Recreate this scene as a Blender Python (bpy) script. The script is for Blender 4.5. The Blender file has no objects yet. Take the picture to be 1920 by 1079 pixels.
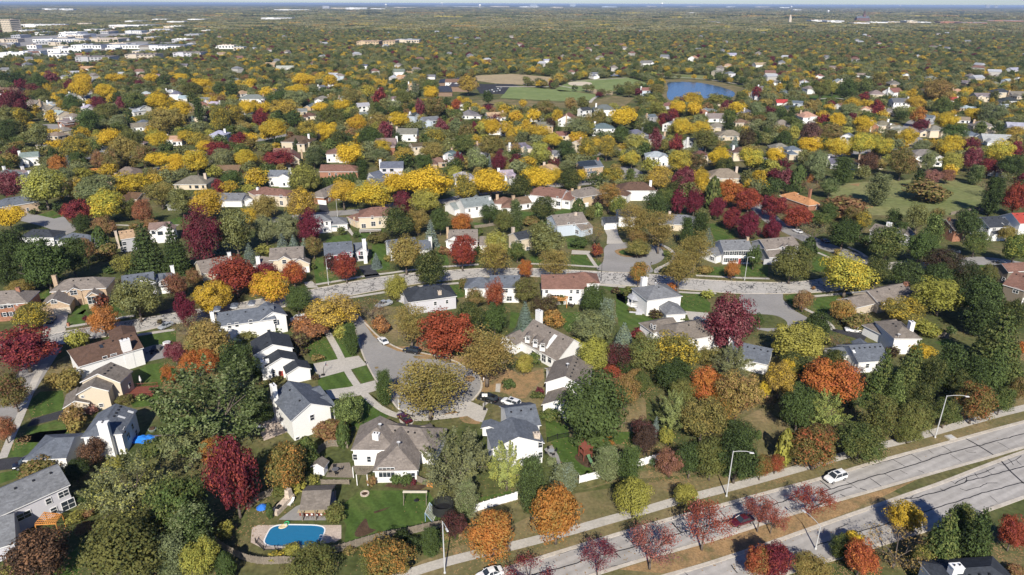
import bpy, bmesh, math, random
import numpy as np
from mathutils import Vector, Matrix
R = math.radians
SC = bpy.context.scene
COL = SC.collection
# ------------------------------------------------------------ camera
IW, IH, FPX = 1920.0, 1079.0, 1282.0
CAM_H, PITCH, ROLL = 90.0, R(22.55), math.atan2(7.0, 1920.0)
cd = bpy.data.cameras.new('camera'); cam = bpy.data.objects.new('camera', cd); COL.objects.link(cam)
cd.sensor_fit = 'HORIZONTAL'; cd.sensor_width = 36.0; cd.lens = 36.0 * FPX / IW
cd.clip_start = 1.0; cd.clip_end = 200000.0
cam.location = (0, 0, CAM_H)
cam.rotation_euler = (Matrix.Rotation(R(90) - PITCH, 4, 'X') @ Matrix.Rotation(ROLL, 4, 'Z')).to_euler()
SC.camera = cam
# ------------------------------------------------------------ light
SUN_EL, SUN_AZ = R(37), R(1.0)
W = bpy.data.worlds.new('World'); SC.world = W; W.use_nodes = True
nt = W.node_tree; bg = nt.nodes['Background']
sky = nt.nodes.new('ShaderNodeTexSky'); sky.sky_type = 'NISHITA'; sky.sun_disc = False
sky.sun_elevation = SUN_EL; sky.sun_rotation = R(180); sky.altitude = 100; sky.air_density = 1.0; sky.dust_density = 0.0; sky.ozone_density = 2.0
tint = nt.nodes.new('ShaderNodeVectorMath'); tint.operation = 'MULTIPLY'; tint.inputs[1].default_value = (0.52, 0.67, 1.06)
nt.links.new(sky.outputs[0], tint.inputs[0]); nt.links.new(tint.outputs[0], bg.inputs[0]); bg.inputs[1].default_value = 0.066
sl = bpy.data.lights.new('sun', 'SUN'); sl.energy = 4.6; sl.angle = R(0.5); sl.color = (1.0, 0.94, 0.84)
so = bpy.data.objects.new('sun', sl); COL.objects.link(so); so.rotation_euler = (R(90) - SUN_EL, 0, -SUN_AZ); so.location = (0, -200, 300)
SC.view_settings.view_transform = 'Standard'; SC.view_settings.look = 'None'
SC.view_settings.exposure = 0.5; SC.view_settings.gamma = 1.0
SC.render.engine = 'CYCLES'
SC.cycles.max_bounces = 5; SC.cycles.diffuse_bounces = 2; SC.cycles.glossy_bounces = 2; SC.cycles.transmission_bounces = 3
SC.cycles.volume_bounces = 0; SC.cycles.transparent_max_bounces = 6; SC.cycles.use_adaptive_sampling = True
SC.cycles.adaptive_threshold = 0.02
# ------------------------------------------------------------ pixel -> ground
_cr, _sr = math.cos(ROLL), math.sin(ROLL); _cp, _sp = math.cos(PITCH), math.sin(PITCH)
def ray(px, py):
    u, v = px - IW / 2, py - IH / 2
    u, v = u * _cr + v * _sr, -u * _sr + v * _cr
    u /= FPX; v /= FPX
    return Vector((u, _cp - _sp * v, -_sp - _cp * v))
def G(px, py, z=0.0):
    d = ray(px, py); t = (z - CAM_H) / min(d.z, -0.004)
    return Vector((d.x * t, d.y * t, z))
def depth(p):   # distance along the optical axis
    return p[1] * _cp + (CAM_H - p[2]) * _sp
def proj(p):
    x, y, z = p[0], p[1], p[2] - CAM_H
    zc = y * _cp - z * _sp; v = (-y * _sp - z * _cp) / zc * FPX; u = x / zc * FPX
    u, v = u * _cr - v * _sr, u * _sr + v * _cr
    return u + IW / 2, v + IH / 2
# ------------------------------------------------------------ object helpers
def tag(o, label=None, cat=None, group=None, kind=None, px=None):
    if label: o['label'] = label
    if cat: o['category'] = cat
    if group: o['group'] = group
    if kind: o['kind'] = kind
    return o
def empty(name, loc, rz=0.0, scale=None):
    o = bpy.data.objects.new(name, None); COL.objects.link(o); o.location = loc; o.rotation_euler = (0, 0, rz)
    if scale: o.scale = scale
    o.empty_display_size = 0.5
    return o
def link(name, mesh, parent=None, loc=(0, 0, 0), color=None, rz=0.0):
    o = bpy.data.objects.new(name, mesh); COL.objects.link(o)
    o.location = loc
    if rz: o.rotation_euler = (0, 0, rz)
    if parent: o.parent = parent
    if color: o.color = (*color, 1)
    return o
def copy_tree(o, parent=None):
    c = o.copy(); COL.objects.link(c); c.parent = parent
    for ch in list(o.children): copy_tree(ch, c)
    return c
class MB:
    """collects faces, then becomes ONE mesh"""
    def __init__(s): s.v = []; s.f = []; s.m = []
    def add(s, vs, fs, m=0):
        b = len(s.v); s.v += [tuple(x) for x in vs]; s.f += [tuple(b + i for i in f) for f in fs]; s.m += [m] * len(fs)
    def quad(s, a, b, c, d, m=0): s.add([a, b, c, d], [(0, 1, 2, 3)], m)
    def poly(s, pts, m=0): s.add(pts, [tuple(range(len(pts)))], m)
    def box(s, c, sz, rz=0.0, m=0, top=1.0):
        x, y, z = sz[0] / 2, sz[1] / 2, sz[2] / 2
        ca, sa = math.cos(rz), math.sin(rz); vs = []
        for dz, k in ((-z, 1.0), (z, top)):
            for dx, dy in ((-x, -y), (x, -y), (x, y), (-x, y)):
                dx *= k; dy *= k
                vs.append((c[0] + dx * ca - dy * sa, c[1] + dx * sa + dy * ca, c[2] + dz))
        s.add(vs, [(3, 2, 1, 0), (4, 5, 6, 7), (0, 1, 5, 4), (1, 2, 6, 5), (2, 3, 7, 6), (3, 0, 4, 7)], m)
    def tube(s, p, q, r0, r1=None, n=7, m=0, cap=True):
        p, q = Vector(p), Vector(q); r1 = r0 if r1 is None else r1
        d = (q - p); 
        if d.length < 1e-6: return
        d.normalize(); a = d.orthogonal().normalized(); b = d.cross(a)
        vs = [p + (a * math.cos(t) + b * math.sin(t)) * r0 for t in [2 * math.pi * i / n for i in range(n)]]
        vs += [q + (a * math.cos(t) + b * math.sin(t)) * r1 for t in [2 * math.pi * i / n for i in range(n)]]
        fs = [(i, (i + 1) % n, n + (i + 1) % n, n + i) for i in range(n)]
        if cap: fs += [tuple(range(n))[::-1], tuple(range(n, 2 * n))]
        s.add(vs, fs, m)
    def lathe(s, c, prof, n=16, m=0, sx=1.0, sy=1.0):
        vs = []; fs = []
        for r, z in prof:
            for i in range(n):
                t = 2 * math.pi * i / n; vs.append((c[0] + r * sx * math.cos(t), c[1] + r * sy * math.sin(t), c[2] + z))
        for j in range(len(prof) - 1):
            for i in range(n):
                k = (i + 1) % n; fs.append((j * n + i, j * n + k, (j + 1) * n + k, (j + 1) * n + i))
        fs.append(tuple(range(n))[::-1]); fs.append(tuple((len(prof) - 1) * n + i for i in range(n)))
        s.add(vs, fs, m)
    def mesh(s, name, mats, smooth=False):
        me = bpy.data.meshes.new(name); me.from_pydata(s.v, [], s.f)
        for x in (mats if isinstance(mats, (list, tuple)) else [mats]): me.materials.append(x)
        if any(s.m): me.polygons.foreach_set('material_index', s.m)
        if smooth: me.polygons.foreach_set('use_smooth', [True] * len(s.f))
        me.update(); return me
    def build(s, name, mats, parent=None, color=None, smooth=False, loc=(0, 0, 0)):
        return link(name, s.mesh(name, mats, smooth), parent, loc, color)
# ------------------------------------------------------------ materials
def nodes(m):
    m.use_nodes = True; t = m.node_tree; t.nodes.clear(); return t
def mat(name, col=(0.5, 0.5, 0.5), rough=0.85, var=0.15, scale=0.6, objcol=False, spec=0.3, metal=0.0, scale2=6.0, emit=None):
    """plain surface with two octaves of tone variation; objcol takes the object's own colour"""
    m = bpy.data.materials.new(name); t = nodes(m); N = t.nodes.new; L = t.links.new
    out = N('ShaderNodeOutputMaterial'); b = N('ShaderNodeBsdfPrincipled'); L(b.outputs[0], out.inputs[0])
    b.inputs['Roughness'].default_value = rough; b.inputs['Metallic'].default_value = metal; b.inputs['Specular IOR Level'].default_value = spec
    tc = N('ShaderNodeNewGeometry')
    n1 = N('ShaderNodeTexNoise'); n1.inputs['Scale'].default_value = scale; n1.inputs['Detail'].default_value = 4; L(tc.outputs['Position'], n1.inputs['Vector'])
    n2 = N('ShaderNodeTexNoise'); n2.inputs['Scale'].default_value = scale2; n2.inputs['Detail'].default_value = 2; L(tc.outputs['Position'], n2.inputs['Vector'])
    ad = N('ShaderNodeMath'); ad.operation = 'ADD'; L(n1.outputs[0], ad.inputs[0]); L(n2.outputs[0], ad.inputs[1])
    mr = N('ShaderNodeMapRange'); mr.inputs[1].default_value = 0.6; mr.inputs[2].default_value = 1.4; mr.inputs[3].default_value = 1 - var; mr.inputs[4].default_value = 1 + var
    L(ad.outputs[0], mr.inputs[0])
    mx = N('ShaderNodeVectorMath'); mx.operation = 'SCALE'; L(mr.outputs[0], mx.inputs['Scale'])
    if objcol:
        oi = N('ShaderNodeObjectInfo'); L(oi.outputs['Color'], mx.inputs[0])
    else: mx.inputs[0].default_value = col
    L(mx.outputs[0], b.inputs['Base Color'])
    return m
def mat_shingle():
    m = mat('roof_shingles', objcol=True, var=0.22, scale=0.45, scale2=3.0, rough=0.95, spec=0.15)
    t = m.node_tree; N = t.nodes.new; L = t.links.new
    b = [n for n in t.nodes if n.type == 'BSDF_PRINCIPLED'][0]
    src = b.inputs['Base Color'].links[0].from_socket
    g = N('ShaderNodeNewGeometry'); vr = N('ShaderNodeTexVoronoi'); vr.inputs['Scale'].default_value = 1.0
    mp = N('ShaderNodeMapping'); mp.inputs['Scale'].default_value = (1.6, 1.6, 5.0); L(g.outputs['Position'], mp.inputs[0]); L(mp.outputs[0], vr.inputs['Vector'])
    sep = N('ShaderNodeSeparateColor'); L(vr.outputs['Color'], sep.inputs[0])
    mr = N('ShaderNodeMapRange'); mr.inputs[3].default_value = 0.84; mr.inputs[4].default_value = 1.16; L(sep.outputs[0], mr.inputs[0])
    v = N('ShaderNodeVectorMath'); v.operation = 'SCALE'; L(src, v.inputs[0]); L(mr.outputs[0], v.inputs['Scale']); L(v.outputs[0], b.inputs['Base Color'])
    return m
def mat_siding(name, brick=False):
    m = mat(name, objcol=True, var=0.04, scale=0.3, scale2=3.0, rough=0.7, spec=0.25)
    t = m.node_tree; N = t.nodes.new; L = t.links.new
    b = [n for n in t.nodes if n.type == 'BSDF_PRINCIPLED'][0]; src = b.inputs['Base Color'].links[0].from_socket
    g = N('ShaderNodeNewGeometry'); s = N('ShaderNodeSeparateXYZ'); L(g.outputs['Position'], s.inputs[0])
    if brick:
        vr = N('ShaderNodeTexVoronoi'); vr.inputs['Scale'].default_value = 3.5
        mp = N('ShaderNodeMapping'); mp.inputs['Scale'].default_value = (1, 1, 2.4); L(g.outputs['Position'], mp.inputs[0]); L(mp.outputs[0], vr.inputs['Vector'])
        sep = N('ShaderNodeSeparateColor'); L(vr.outputs['Color'], sep.inputs[0]); f = sep.outputs[0]; lo, hi = 0.72, 1.22
    else:
        mu = N('ShaderNodeMath'); mu.operation = 'MULTIPLY'; mu.inputs[1].default_value = 5.0; L(s.outputs[2], mu.inputs[0])
        fr = N('ShaderNodeMath'); fr.operation = 'FRACT'; L(mu.outputs[0], fr.inputs[0]); gt = N('ShaderNodeMath'); gt.operation = 'GREATER_THAN'; gt.inputs[1].default_value = 0.15; L(fr.outputs[0], gt.inputs[0]); f = gt.outputs[0]; lo, hi = 0.86, 1.0
    mr = N('ShaderNodeMapRange'); mr.inputs[3].default_value = lo; mr.inputs[4].default_value = hi; L(f, mr.inputs[0])
    v = N('ShaderNodeVectorMath'); v.operation = 'SCALE'; L(src, v.inputs[0]); L(mr.outputs[0], v.inputs['Scale']); L(v.outputs[0], b.inputs['Base Color'])
    return m
def ramp_mat(name, stops, scale, detail=5, scale2=None, rough=0.95, dist=0.0, stripe=None, spec=0.1, amp=0.18):
    """ground-type material: several real colours of the ground cover mixed by noise"""
    m = bpy.data.materials.new(name); t = nodes(m); N = t.nodes.new; L = t.links.new
    out = N('ShaderNodeOutputMaterial'); b = N('ShaderNodeBsdfPrincipled'); L(b.outputs[0], out.inputs[0]); b.inputs['Roughness'].default_value = rough; b.inputs['Specular IOR Level'].default_value = spec
    g = N('ShaderNodeNewGeometry'); n = N('ShaderNodeTexNoise'); n.inputs['Scale'].default_value = scale; n.inputs['Detail'].default_value = detail; n.inputs['Roughness'].default_value = 0.62; n.inputs['Distortion'].default_value = dist
    L(g.outputs['Position'], n.inputs['Vector']); r = N('ShaderNodeValToRGB'); L(n.outputs[0], r.inputs[0])
    e = r.color_ramp.elements
    while len(e) < len(stops): e.new(0.5)
    for i, (p, c) in enumerate(stops): e[i].position = p; e[i].color = (*c, 1)
    col = r.outputs[0]
    if scale2:
        n2 = N('ShaderNodeTexNoise'); n2.inputs['Scale'].default_value = scale2; n2.inputs['Detail'].default_value = 3; L(g.outputs['Position'], n2.inputs['Vector'])
        mr = N('ShaderNodeMapRange'); mr.inputs[1].default_value = 0.3; mr.inputs[2].default_value = 0.7; mr.inputs[3].default_value = 1 - amp; mr.inputs[4].default_value = 1 + amp; L(n2.outputs[0], mr.inputs[0])
        v = N('ShaderNodeVectorMath'); v.operation = 'SCALE'; L(col, v.inputs[0]); L(mr.outputs[0], v.inputs['Scale']); col = v.outputs[0]
    if stripe:
        ang, wid, am = stripe; s = N('ShaderNodeVectorMath'); s.operation = 'DOT_PRODUCT'; s.inputs[1].default_value = (math.cos(ang) / wid, math.sin(ang) / wid, 0); L(g.outputs['Position'], s.inputs[0])
        sn = N('ShaderNodeMath'); sn.operation = 'SINE'; L(s.outputs['Value'], sn.inputs[0]); mr = N('ShaderNodeMapRange'); mr.inputs[1].default_value = -0.5; mr.inputs[2].default_value = 0.5; mr.inputs[3].default_value = 1 - am; mr.inputs[4].default_value = 1 + am; L(sn.outputs[0], mr.inputs[0])
        v = N('ShaderNodeVectorMath'); v.operation = 'SCALE'; L(col, v.inputs[0]); L(mr.outputs[0], v.inputs['Scale']); col = v.outputs[0]
    L(col, b.inputs['Base Color']); return m
def crack_mat(name, col, crack, scale, width, amt=1.0):
    m = ramp_mat(name, [(0.3, tuple(x * 0.93 for x in col)), (0.7, tuple(x * 1.05 for x in col))], 0.12, scale2=2.5, amp=0.1)
    t = m.node_tree; N = t.nodes.new; L = t.links.new
    b = [n for n in t.nodes if n.type == 'BSDF_PRINCIPLED'][0]; src = b.inputs['Base Color'].links[0].from_socket
    g = N('ShaderNodeNewGeometry'); n = N('ShaderNodeTexNoise'); n.inputs['Scale'].default_value = 0.5; n.inputs['Detail'].default_value = 3; L(g.outputs['Position'], n.inputs['Vector'])
    sc = N('ShaderNodeVectorMath'); sc.operation = 'SCALE'; sc.inputs['Scale'].default_value = 3.0; L(n.outputs['Color'], sc.inputs[0])
    ad = N('ShaderNodeVectorMath'); ad.operation = 'ADD'; L(g.outputs['Position'], ad.inputs[0]); L(sc.outputs[0], ad.inputs[1])
    fac = None
    for k, s in enumerate((scale, scale * 0.41)):
        v = N('ShaderNodeTexVoronoi'); v.feature = 'DISTANCE_TO_EDGE'; v.inputs['Scale'].default_value = s; L(ad.outputs[0], v.inputs['Vector'])
        lt = N('ShaderNodeMapRange'); lt.inputs[1].default_value = width * s * 0.6; lt.inputs[2].default_value = width * s; lt.inputs[3].default_value = 1; lt.inputs[4].default_value = 0; L(v.outputs['Distance'], lt.inputs[0])
        if fac is None: fac = lt.outputs[0]
        else:
            mxx = N('ShaderNodeMath'); mxx.operation = 'MAXIMUM'; L(fac, mxx.inputs[0]); L(lt.outputs[0], mxx.inputs[1]); fac = mxx.outputs[0]
    pn = N('ShaderNodeTexNoise'); pn.inputs['Scale'].default_value = 0.09; L(g.outputs['Position'], pn.inputs['Vector'])
    pm = N('ShaderNodeMapRange'); pm.inputs[1].default_value = 0.36; pm.inputs[2].default_value = 0.5; pm.inputs[3].default_value = 0.1; pm.inputs[4].default_value = amt; L(pn.outputs[0], pm.inputs[0])
    ml = N('ShaderNodeMath'); ml.operation = 'MULTIPLY'; L(fac, ml.inputs[0]); L(pm.outputs[0], ml.inputs[1])
    mx = N('ShaderNodeMix'); mx.data_type = 'RGBA'; L(ml.outputs[0], mx.inputs[0]); L(src, mx.inputs[6]); mx.inputs[7].default_value = (*crack, 1); L(mx.outputs[2], b.inputs['Base Color'])
    return m
def leaf_mat(name, atype):
    m = bpy.data.materials.new(name); t = nodes(m); N = t.nodes.new; L = t.links.new
    out = N('ShaderNodeOutputMaterial')
    a1 = N('ShaderNodeAttribute'); a1.attribute_type = atype; a1.attribute_name = 'c1'
    a2 = N('ShaderNodeAttribute'); a2.attribute_type = atype; a2.attribute_name = 'c2'
    al = N('ShaderNodeAttribute'); al.attribute_type = 'GEOMETRY'; al.attribute_name = 'lr'
    oi = N('ShaderNodeObjectInfo'); tc = N('ShaderNodeTexCoord')
    ad = N('ShaderNodeVectorMath'); ad.operation = 'ADD'; L(tc.outputs['Object'], ad.inputs[0])
    sc = N('ShaderNodeVectorMath'); sc.operation = 'SCALE'; sc.inputs[0].default_value = (37, 19, 53); L(oi.outputs['Random'], sc.inputs['Scale']); L(sc.outputs[0], ad.inputs[1])
    n = N('ShaderNodeTexNoise'); n.inputs['Scale'].default_value = 3.2; n.inputs['Detail'].default_value = 4; n.inputs['Roughness'].default_value = 0.65; L(ad.outputs[0], n.inputs['Vector'])
    s1 = N('ShaderNodeMath'); s1.operation = 'MULTIPLY_ADD'; s1.inputs[1].default_value = 0.34; L(al.outputs['Fac'], s1.inputs[0]); L(n.outputs[0], s1.inputs[2])
    mr = N('ShaderNodeMapRange'); mr.inputs[1].default_value = 0.60; mr.inputs[2].default_value = 0.98; L(s1.outputs[0], mr.inputs[0])
    mx = N('ShaderNodeMix'); mx.data_type = 'RGBA'; L(mr.outputs[0], mx.inputs[0]); L(a1.outputs['Color'], mx.inputs[6]); L(a2.outputs['Color'], mx.inputs[7])
    lv = N('ShaderNodeMapRange'); lv.inputs[3].default_value = 0.62; lv.inputs[4].default_value = 1.42; L(al.outputs['Fac'], lv.inputs[0])
    v = N('ShaderNodeVectorMath'); v.operation = 'SCALE'; L(mx.outputs[2], v.inputs[0]); L(lv.outputs[0], v.inputs['Scale'])
    d = N('ShaderNodeBsdfDiffuse'); L(v.outputs[0], d.inputs[0])
    tr = N('ShaderNodeBsdfTranslucent'); L(v.outputs[0], tr.inputs[0])
    ms = N('ShaderNodeMixShader'); ms.inputs[0].default_value = 0.28; L(d.outputs[0], ms.inputs[1]); L(tr.outputs[0], ms.inputs[2]); L(ms.outputs[0], out.inputs[0])
    return m
M = {}
M['leaf'] = leaf_mat('leaves', 'OBJECT'); M['leaf_far'] = leaf_mat('distant_leaves', 'INSTANCER')
M['bark'] = mat('bark', (0.13, 0.105, 0.085), 0.95, 0.3, 2.0)
M['shingle'] = mat_shingle(); M['siding'] = mat_siding('siding'); M['brick'] = mat_siding('brick', True)
M['trim'] = mat('white_trim', (0.78, 0.77, 0.75), 0.6, 0.04)
M['paint'] = mat('painted', objcol=True, rough=0.6, var=0.05)
M['glass'] = mat('window_glass', (0.03, 0.038, 0.048), 0.08, 0.2, 1.0, spec=0.7)
M['concrete'] = ramp_mat('concrete', [(0.3, (0.40, 0.37, 0.32)), (0.7, (0.50, 0.465, 0.41))], 0.25, scale2=2.0, amp=0.1)
M['curb'] = ramp_mat('curb_concrete', [(0.3, (0.42, 0.37, 0.30)), (0.7, (0.56, 0.51, 0.44))], 0.3, scale2=2.0, amp=0.12)
M['asphalt'] = ramp_mat('asphalt', [(0.3, (0.035, 0.035, 0.04)), (0.7, (0.06, 0.06, 0.065))], 0.2, scale2=3.0)
M['street'] = ramp_mat('street_surface', [(0.3, (0.245, 0.235, 0.22)), (0.7, (0.315, 0.30, 0.285))], 0.08, scale2=1.2, amp=0.07)
M['crackroad'] = crack_mat('cracked_concrete', (0.45, 0.425, 0.385), (0.06, 0.06, 0.062), 0.36, 0.10)
M['mainroad'] = ramp_mat('main_road_concrete', [(0.3, (0.32, 0.30, 0.275)), (0.7, (0.43, 0.405, 0.375))], 0.07, scale2=0.9, amp=0.09, stripe=(R(117), 0.30, 0.07))
M['seal'] = mat('crack_sealant', (0.022, 0.022, 0.025), 0.6, 0.2)
M['ground'] = ramp_mat('ground_grass', [(0.30, (0.05, 0.066, 0.02)), (0.46, (0.085, 0.098, 0.034)), (0.58, (0.14, 0.125, 0.055)), (0.72, (0.20, 0.16, 0.085))], 0.045, detail=8, scale2=0.9, amp=0.3)
M['lawn'] = ramp_mat('mown_lawn', [(0.3, (0.050, 0.090, 0.020)), (0.55, (0.075, 0.118, 0.027)), (0.75, (0.12, 0.13, 0.045))], 0.12, detail=6, scale2=1.5, amp=0.2, stripe=(0.6, 0.45, 0.09))
M['lawn2'] = ramp_mat('playing_field_grass', [(0.3, (0.15, 0.20, 0.07)), (0.7, (0.22, 0.26, 0.10))], 0.03, detail=6, scale2=0.2, amp=0.12, stripe=(1.2, 1.8, 0.08))
M['meadow'] = ramp_mat('meadow_grass', [(0.3, (0.13, 0.165, 0.055)), (0.5, (0.19, 0.20, 0.08)), (0.7, (0.26, 0.23, 0.115))], 0.02, detail=7, scale2=0.4, amp=0.2)
M['dry'] = ramp_mat('dry_grass', [(0.30, (0.10, 0.105, 0.04)), (0.48, (0.17, 0.145, 0.068)), (0.66, (0.25, 0.19, 0.10)), (0.8, (0.30, 0.20, 0.10))], 0.09, detail=8, scale2=1.4, amp=0.22)
M['litter'] = ramp_mat('fallen_leaves', [(0.3, (0.14, 0.125, 0.055)), (0.46, (0.27, 0.18, 0.09)), (0.7, (0.37, 0.23, 0.11))], 0.35, detail=6, scale2=3.0, amp=0.25)
M['soil'] = ramp_mat('mulch', [(0.3, (0.05, 0.032, 0.02)), (0.7, (0.12, 0.075, 0.05))], 0.8, scale2=4.0)
M['sand'] = ramp_mat('infield_sand', [(0.3, (0.52, 0.45, 0.34)), (0.7, (0.62, 0.54, 0.42))], 0.1)
M['tanfield'] = ramp_mat('bare_field', [(0.3, (0.32, 0.25, 0.15)), (0.7, (0.42, 0.33, 0.20))], 0.03, detail=6, scale2=0.3)
M['paver'] = ramp_mat('pool_deck_concrete', [(0.3, (0.42, 0.34, 0.28)), (0.7, (0.52, 0.43, 0.36))], 0.5, scale2=3)
M['wood'] = mat('weathered_wood', (0.22, 0.185, 0.145), 0.9, 0.3, 1.5)
M['redwood'] = mat('stained_deck', (0.20, 0.062, 0.04), 0.8, 0.25, 1.5)
M['cedar'] = mat('new_cedar', (0.62, 0.27, 0.07), 0.8, 0.2, 1.5)
M['metal'] = mat('galvanised_metal', (0.55, 0.55, 0.54), 0.5, 0.08, metal=0.1)
M['black'] = mat('black_metal', (0.018, 0.018, 0.02), 0.5, 0.1)
M['rubber'] = mat('rubber', (0.02, 0.02, 0.02), 0.9, 0.1)
M['rim'] = mat('wheel_rim', (0.42, 0.42, 0.44), 0.35, 0.05, metal=0.6)
M['lamp'] = mat('lamp_lens', (0.7, 0.7, 0.68), 0.2, 0.03)
M['redlens'] = mat('red_lens', (0.35, 0.02, 0.015), 0.25, 0.03)
M['mesh'] = mat('dark_netting', (0.03, 0.033, 0.03), 0.9, 0.2)
M['cloth'] = mat('cloth', objcol=True, rough=0.85, var=0.12, scale=1.5)
def carpaint():
    m = mat('car_paint', objcol=True, rough=0.22, var=0.02, spec=0.6)
    b = [n for n in m.node_tree.nodes if n.type == 'BSDF_PRINCIPLED'][0]; b.inputs['Coat Weight'].default_value = 0.6; return m
M['car'] = carpaint()
def watermat(name, col, rough, bump, bs):
    m = bpy.data.materials.new(name); t = nodes(m); N = t.nodes.new; L = t.links.new
    out = N('ShaderNodeOutputMaterial'); b = N('ShaderNodeBsdfPrincipled'); L(b.outputs[0], out.inputs[0])
    b.inputs['Base Color'].default_value = (*col, 1); b.inputs['Roughness'].default_value = rough; b.inputs['IOR'].default_value = 1.33
    g = N('ShaderNodeNewGeometry'); n = N('ShaderNodeTexNoise'); n.inputs['Scale'].default_value = bs; n.inputs['Detail'].default_value = 4; L(g.outputs['Position'], n.inputs['Vector'])
    bp = N('ShaderNodeBump'); bp.inputs['Strength'].default_value = bump; bp.inputs['Distance'].default_value = 0.3; L(n.outputs[0], bp.inputs['Height']); L(bp.outputs[0], b.inputs['Normal']); return m
M['pond'] = watermat('pond_water', (0.025, 0.06, 0.125), 0.12, 0.5, 0.35)
M['pool'] = watermat('pool_water', (0.022, 0.16, 0.31), 0.06, 0.25, 1.5)
USE_HAZE = True
# ============================================================ ground, roads, lawns (the setting)
MASKS = []          # polygons (world xy) where no scattered tree may stand
def crop(ox, oy, pts, k=4.0): return [(ox + x / k, oy + y / k) for x, y in pts]
def cr_smooth(P, n=6, closed=False):
    P = [Vector(p) for p in P]; m = len(P); out = []
    if m < 3: return P
    for i in range(m if closed else m - 1):
        a = P[(i - 1) % m] if closed or i > 0 else P[0]; b = P[i]; c = P[(i + 1) % m]; d = P[(i + 2) % m] if closed or i + 2 < m else P[-1]
        for k in range(n):
            t = k / n
            out.append(0.5 * ((2 * b) + (c - a) * t + (2 * a - 5 * b + 4 * c - d) * t * t + (3 * b - a - 3 * c + d) * t ** 3))
    if not closed: out.append(P[-1])
    return out
def sheet(name, pxs, z, m, kind='structure', smooth=0, mask=False, label=None, world=False):
    P = [Vector((p[0], p[1], 0)) for p in pxs] if world else [G(*p) for p in pxs]
    if smooth: P = cr_smooth(P, smooth, True)
    mb = MB(); mb.poly([(p.x, p.y, z) for p in P])
    o = mb.build(name, M[m]); o['kind'] = kind
    if o.data.polygons[0].normal.z < 0: o.data.flip_normals()
    if mask: MASKS.append([(p.x, p.y) for p in P])
    if label: o['label'] = label
    return o
def strip_pts(P, w, off=0.0):
    out = []
    for i, p in enumerate(P):
        d = (P[min(i + 1, len(P) - 1)] - P[max(i - 1, 0)]); d.z = 0; d.normalize(); n = Vector((-d.y, d.x, 0))
        out.append((p + n * (off + w / 2), p + n * (off - w / 2)))
    return out
def ribbon(name, pxs, w, z, m, smooth=5, h=0.0, mask=False, off=0.0, world=None, mb=None):
    P = world if world else [G(*p) for p in pxs]
    if smooth: P = cr_smooth(P, smooth)
    E = strip_pts(P, w, off); own = mb is None; mb = mb or MB()
    for (a, b), (c, d) in zip(E, E[1:]):
        mb.quad((b.x, b.y, z + h), (d.x, d.y, z + h), (c.x, c.y, z + h), (a.x, a.y, z + h))
        if h:
            mb.quad((a.x, a.y, z), (a.x, a.y, z + h), (c.x, c.y, z + h), (c.x, c.y, z)); mb.quad((b.x, b.y, z + h), (b.x, b.y, z), (d.x, d.y, z), (d.x, d.y, z + h))
    if mask: MASKS.append([(a.x, a.y) for a, b in E] + [(b.x, b.y) for a, b in E[::-1]])
    if own:
        o = mb.build(name, M[m]); o['kind'] = 'structure'; return o
# base ground to the horizon
mb = MB(); mb.quad((-90000, -300, 0), (90000, -300, 0), (90000, 90000, 0), (-90000, 90000, 0)); mb.build('ground', M['ground'])['kind'] = 'structure'
# --- main road, lower corner
K1N = [(560, 1190), (760, 1124), (880, 1089), (1025, 1043), (1110, 1017), (1220, 984), (1330, 954), (1440, 924), (1545, 896), (1645, 866), (1760, 835), (1850, 810), (1925, 790), (2060, 754), (2200, 716)]
K1S = [(800, 1178), (1030, 1105), (1145, 1069), (1230, 1043), (1320, 1018), (1395, 995), (1465, 971), (1565, 941), (1660, 914), (1760, 885), (1850, 860), (1925, 838), (2060, 799), (2200, 758)]
K2N = [(880, 1190), (1140, 1112), (1247, 1081), (1310, 1063), (1370, 1044), (1450, 1017), (1540, 985), (1620, 957), (1690, 932), (1765, 906), (1845, 875), (1925, 846), (2060, 805), (2200, 763)]
K2S = [(1050, 1212), (1330, 1120), (1440, 1086), (1545, 1054), (1640, 1025), (1745, 992), (1852, 957), (1925, 931), (2060, 884), (2200, 836)]
def road_between(name, A, B, z, m, n=14):
    A = cr_smooth([G(*p) for p in A], 6); B = cr_smooth([G(*p) for p in B], 6)
    def res(P, n=40):
        L = [0]
        for a, b in zip(P, P[1:]): L.append(L[-1] + (b - a).length)
        out = []
        for i in range(n + 1):
            t = L[-1] * i / n; j = max(k for k in range(len(L)) if L[k] <= t + 1e-9); j = min(j, len(P) - 2); out.append(P[j].lerp(P[j + 1], (t - L[j]) / max(L[j + 1] - L[j], 1e-6)))
        return out
    A, B = res(A), res(B); mb = MB()
    for i in range(len(A) - 1): mb.quad((B[i].x, B[i].y, z), (B[i + 1].x, B[i + 1].y, z), (A[i + 1].x, A[i + 1].y, z), (A[i].x, A[i].y, z))
    o = mb.build(name, M[m]); o['kind'] = 'structure'; MASKS.append([(p.x, p.y) for p in A] + [(p.x, p.y) for p in B[::-1]]); return o
sheet('verge', [(700, 1110), (790, 1052), (880, 1018), (960, 985), (1000, 965), (1080, 925), (1220, 905), (1300, 895), (1420, 860), (1460, 855), (1600, 815), (1925, 735), (2200, 670), (2200, 728), (1925, 800), (1440, 935), (1025, 1050), (880, 1100), (760, 1130)], 0.012, 'dry', mask=True)
sheet('grass_patch', [(1090, 920), (1170, 900), (1300, 890), (1430, 862), (1470, 850), (1480, 800), (1430, 765), (1380, 790), (1350, 830), (1250, 880), (1200, 885)], 0.016, 'dry')
road_between('road', K1N, K1S, 0.03, 'mainroad')
road_between('road', K2N, K2S, 0.03, 'mainroad')
road_between('median', K1S, K2N, 0.10, 'dry')
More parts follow.
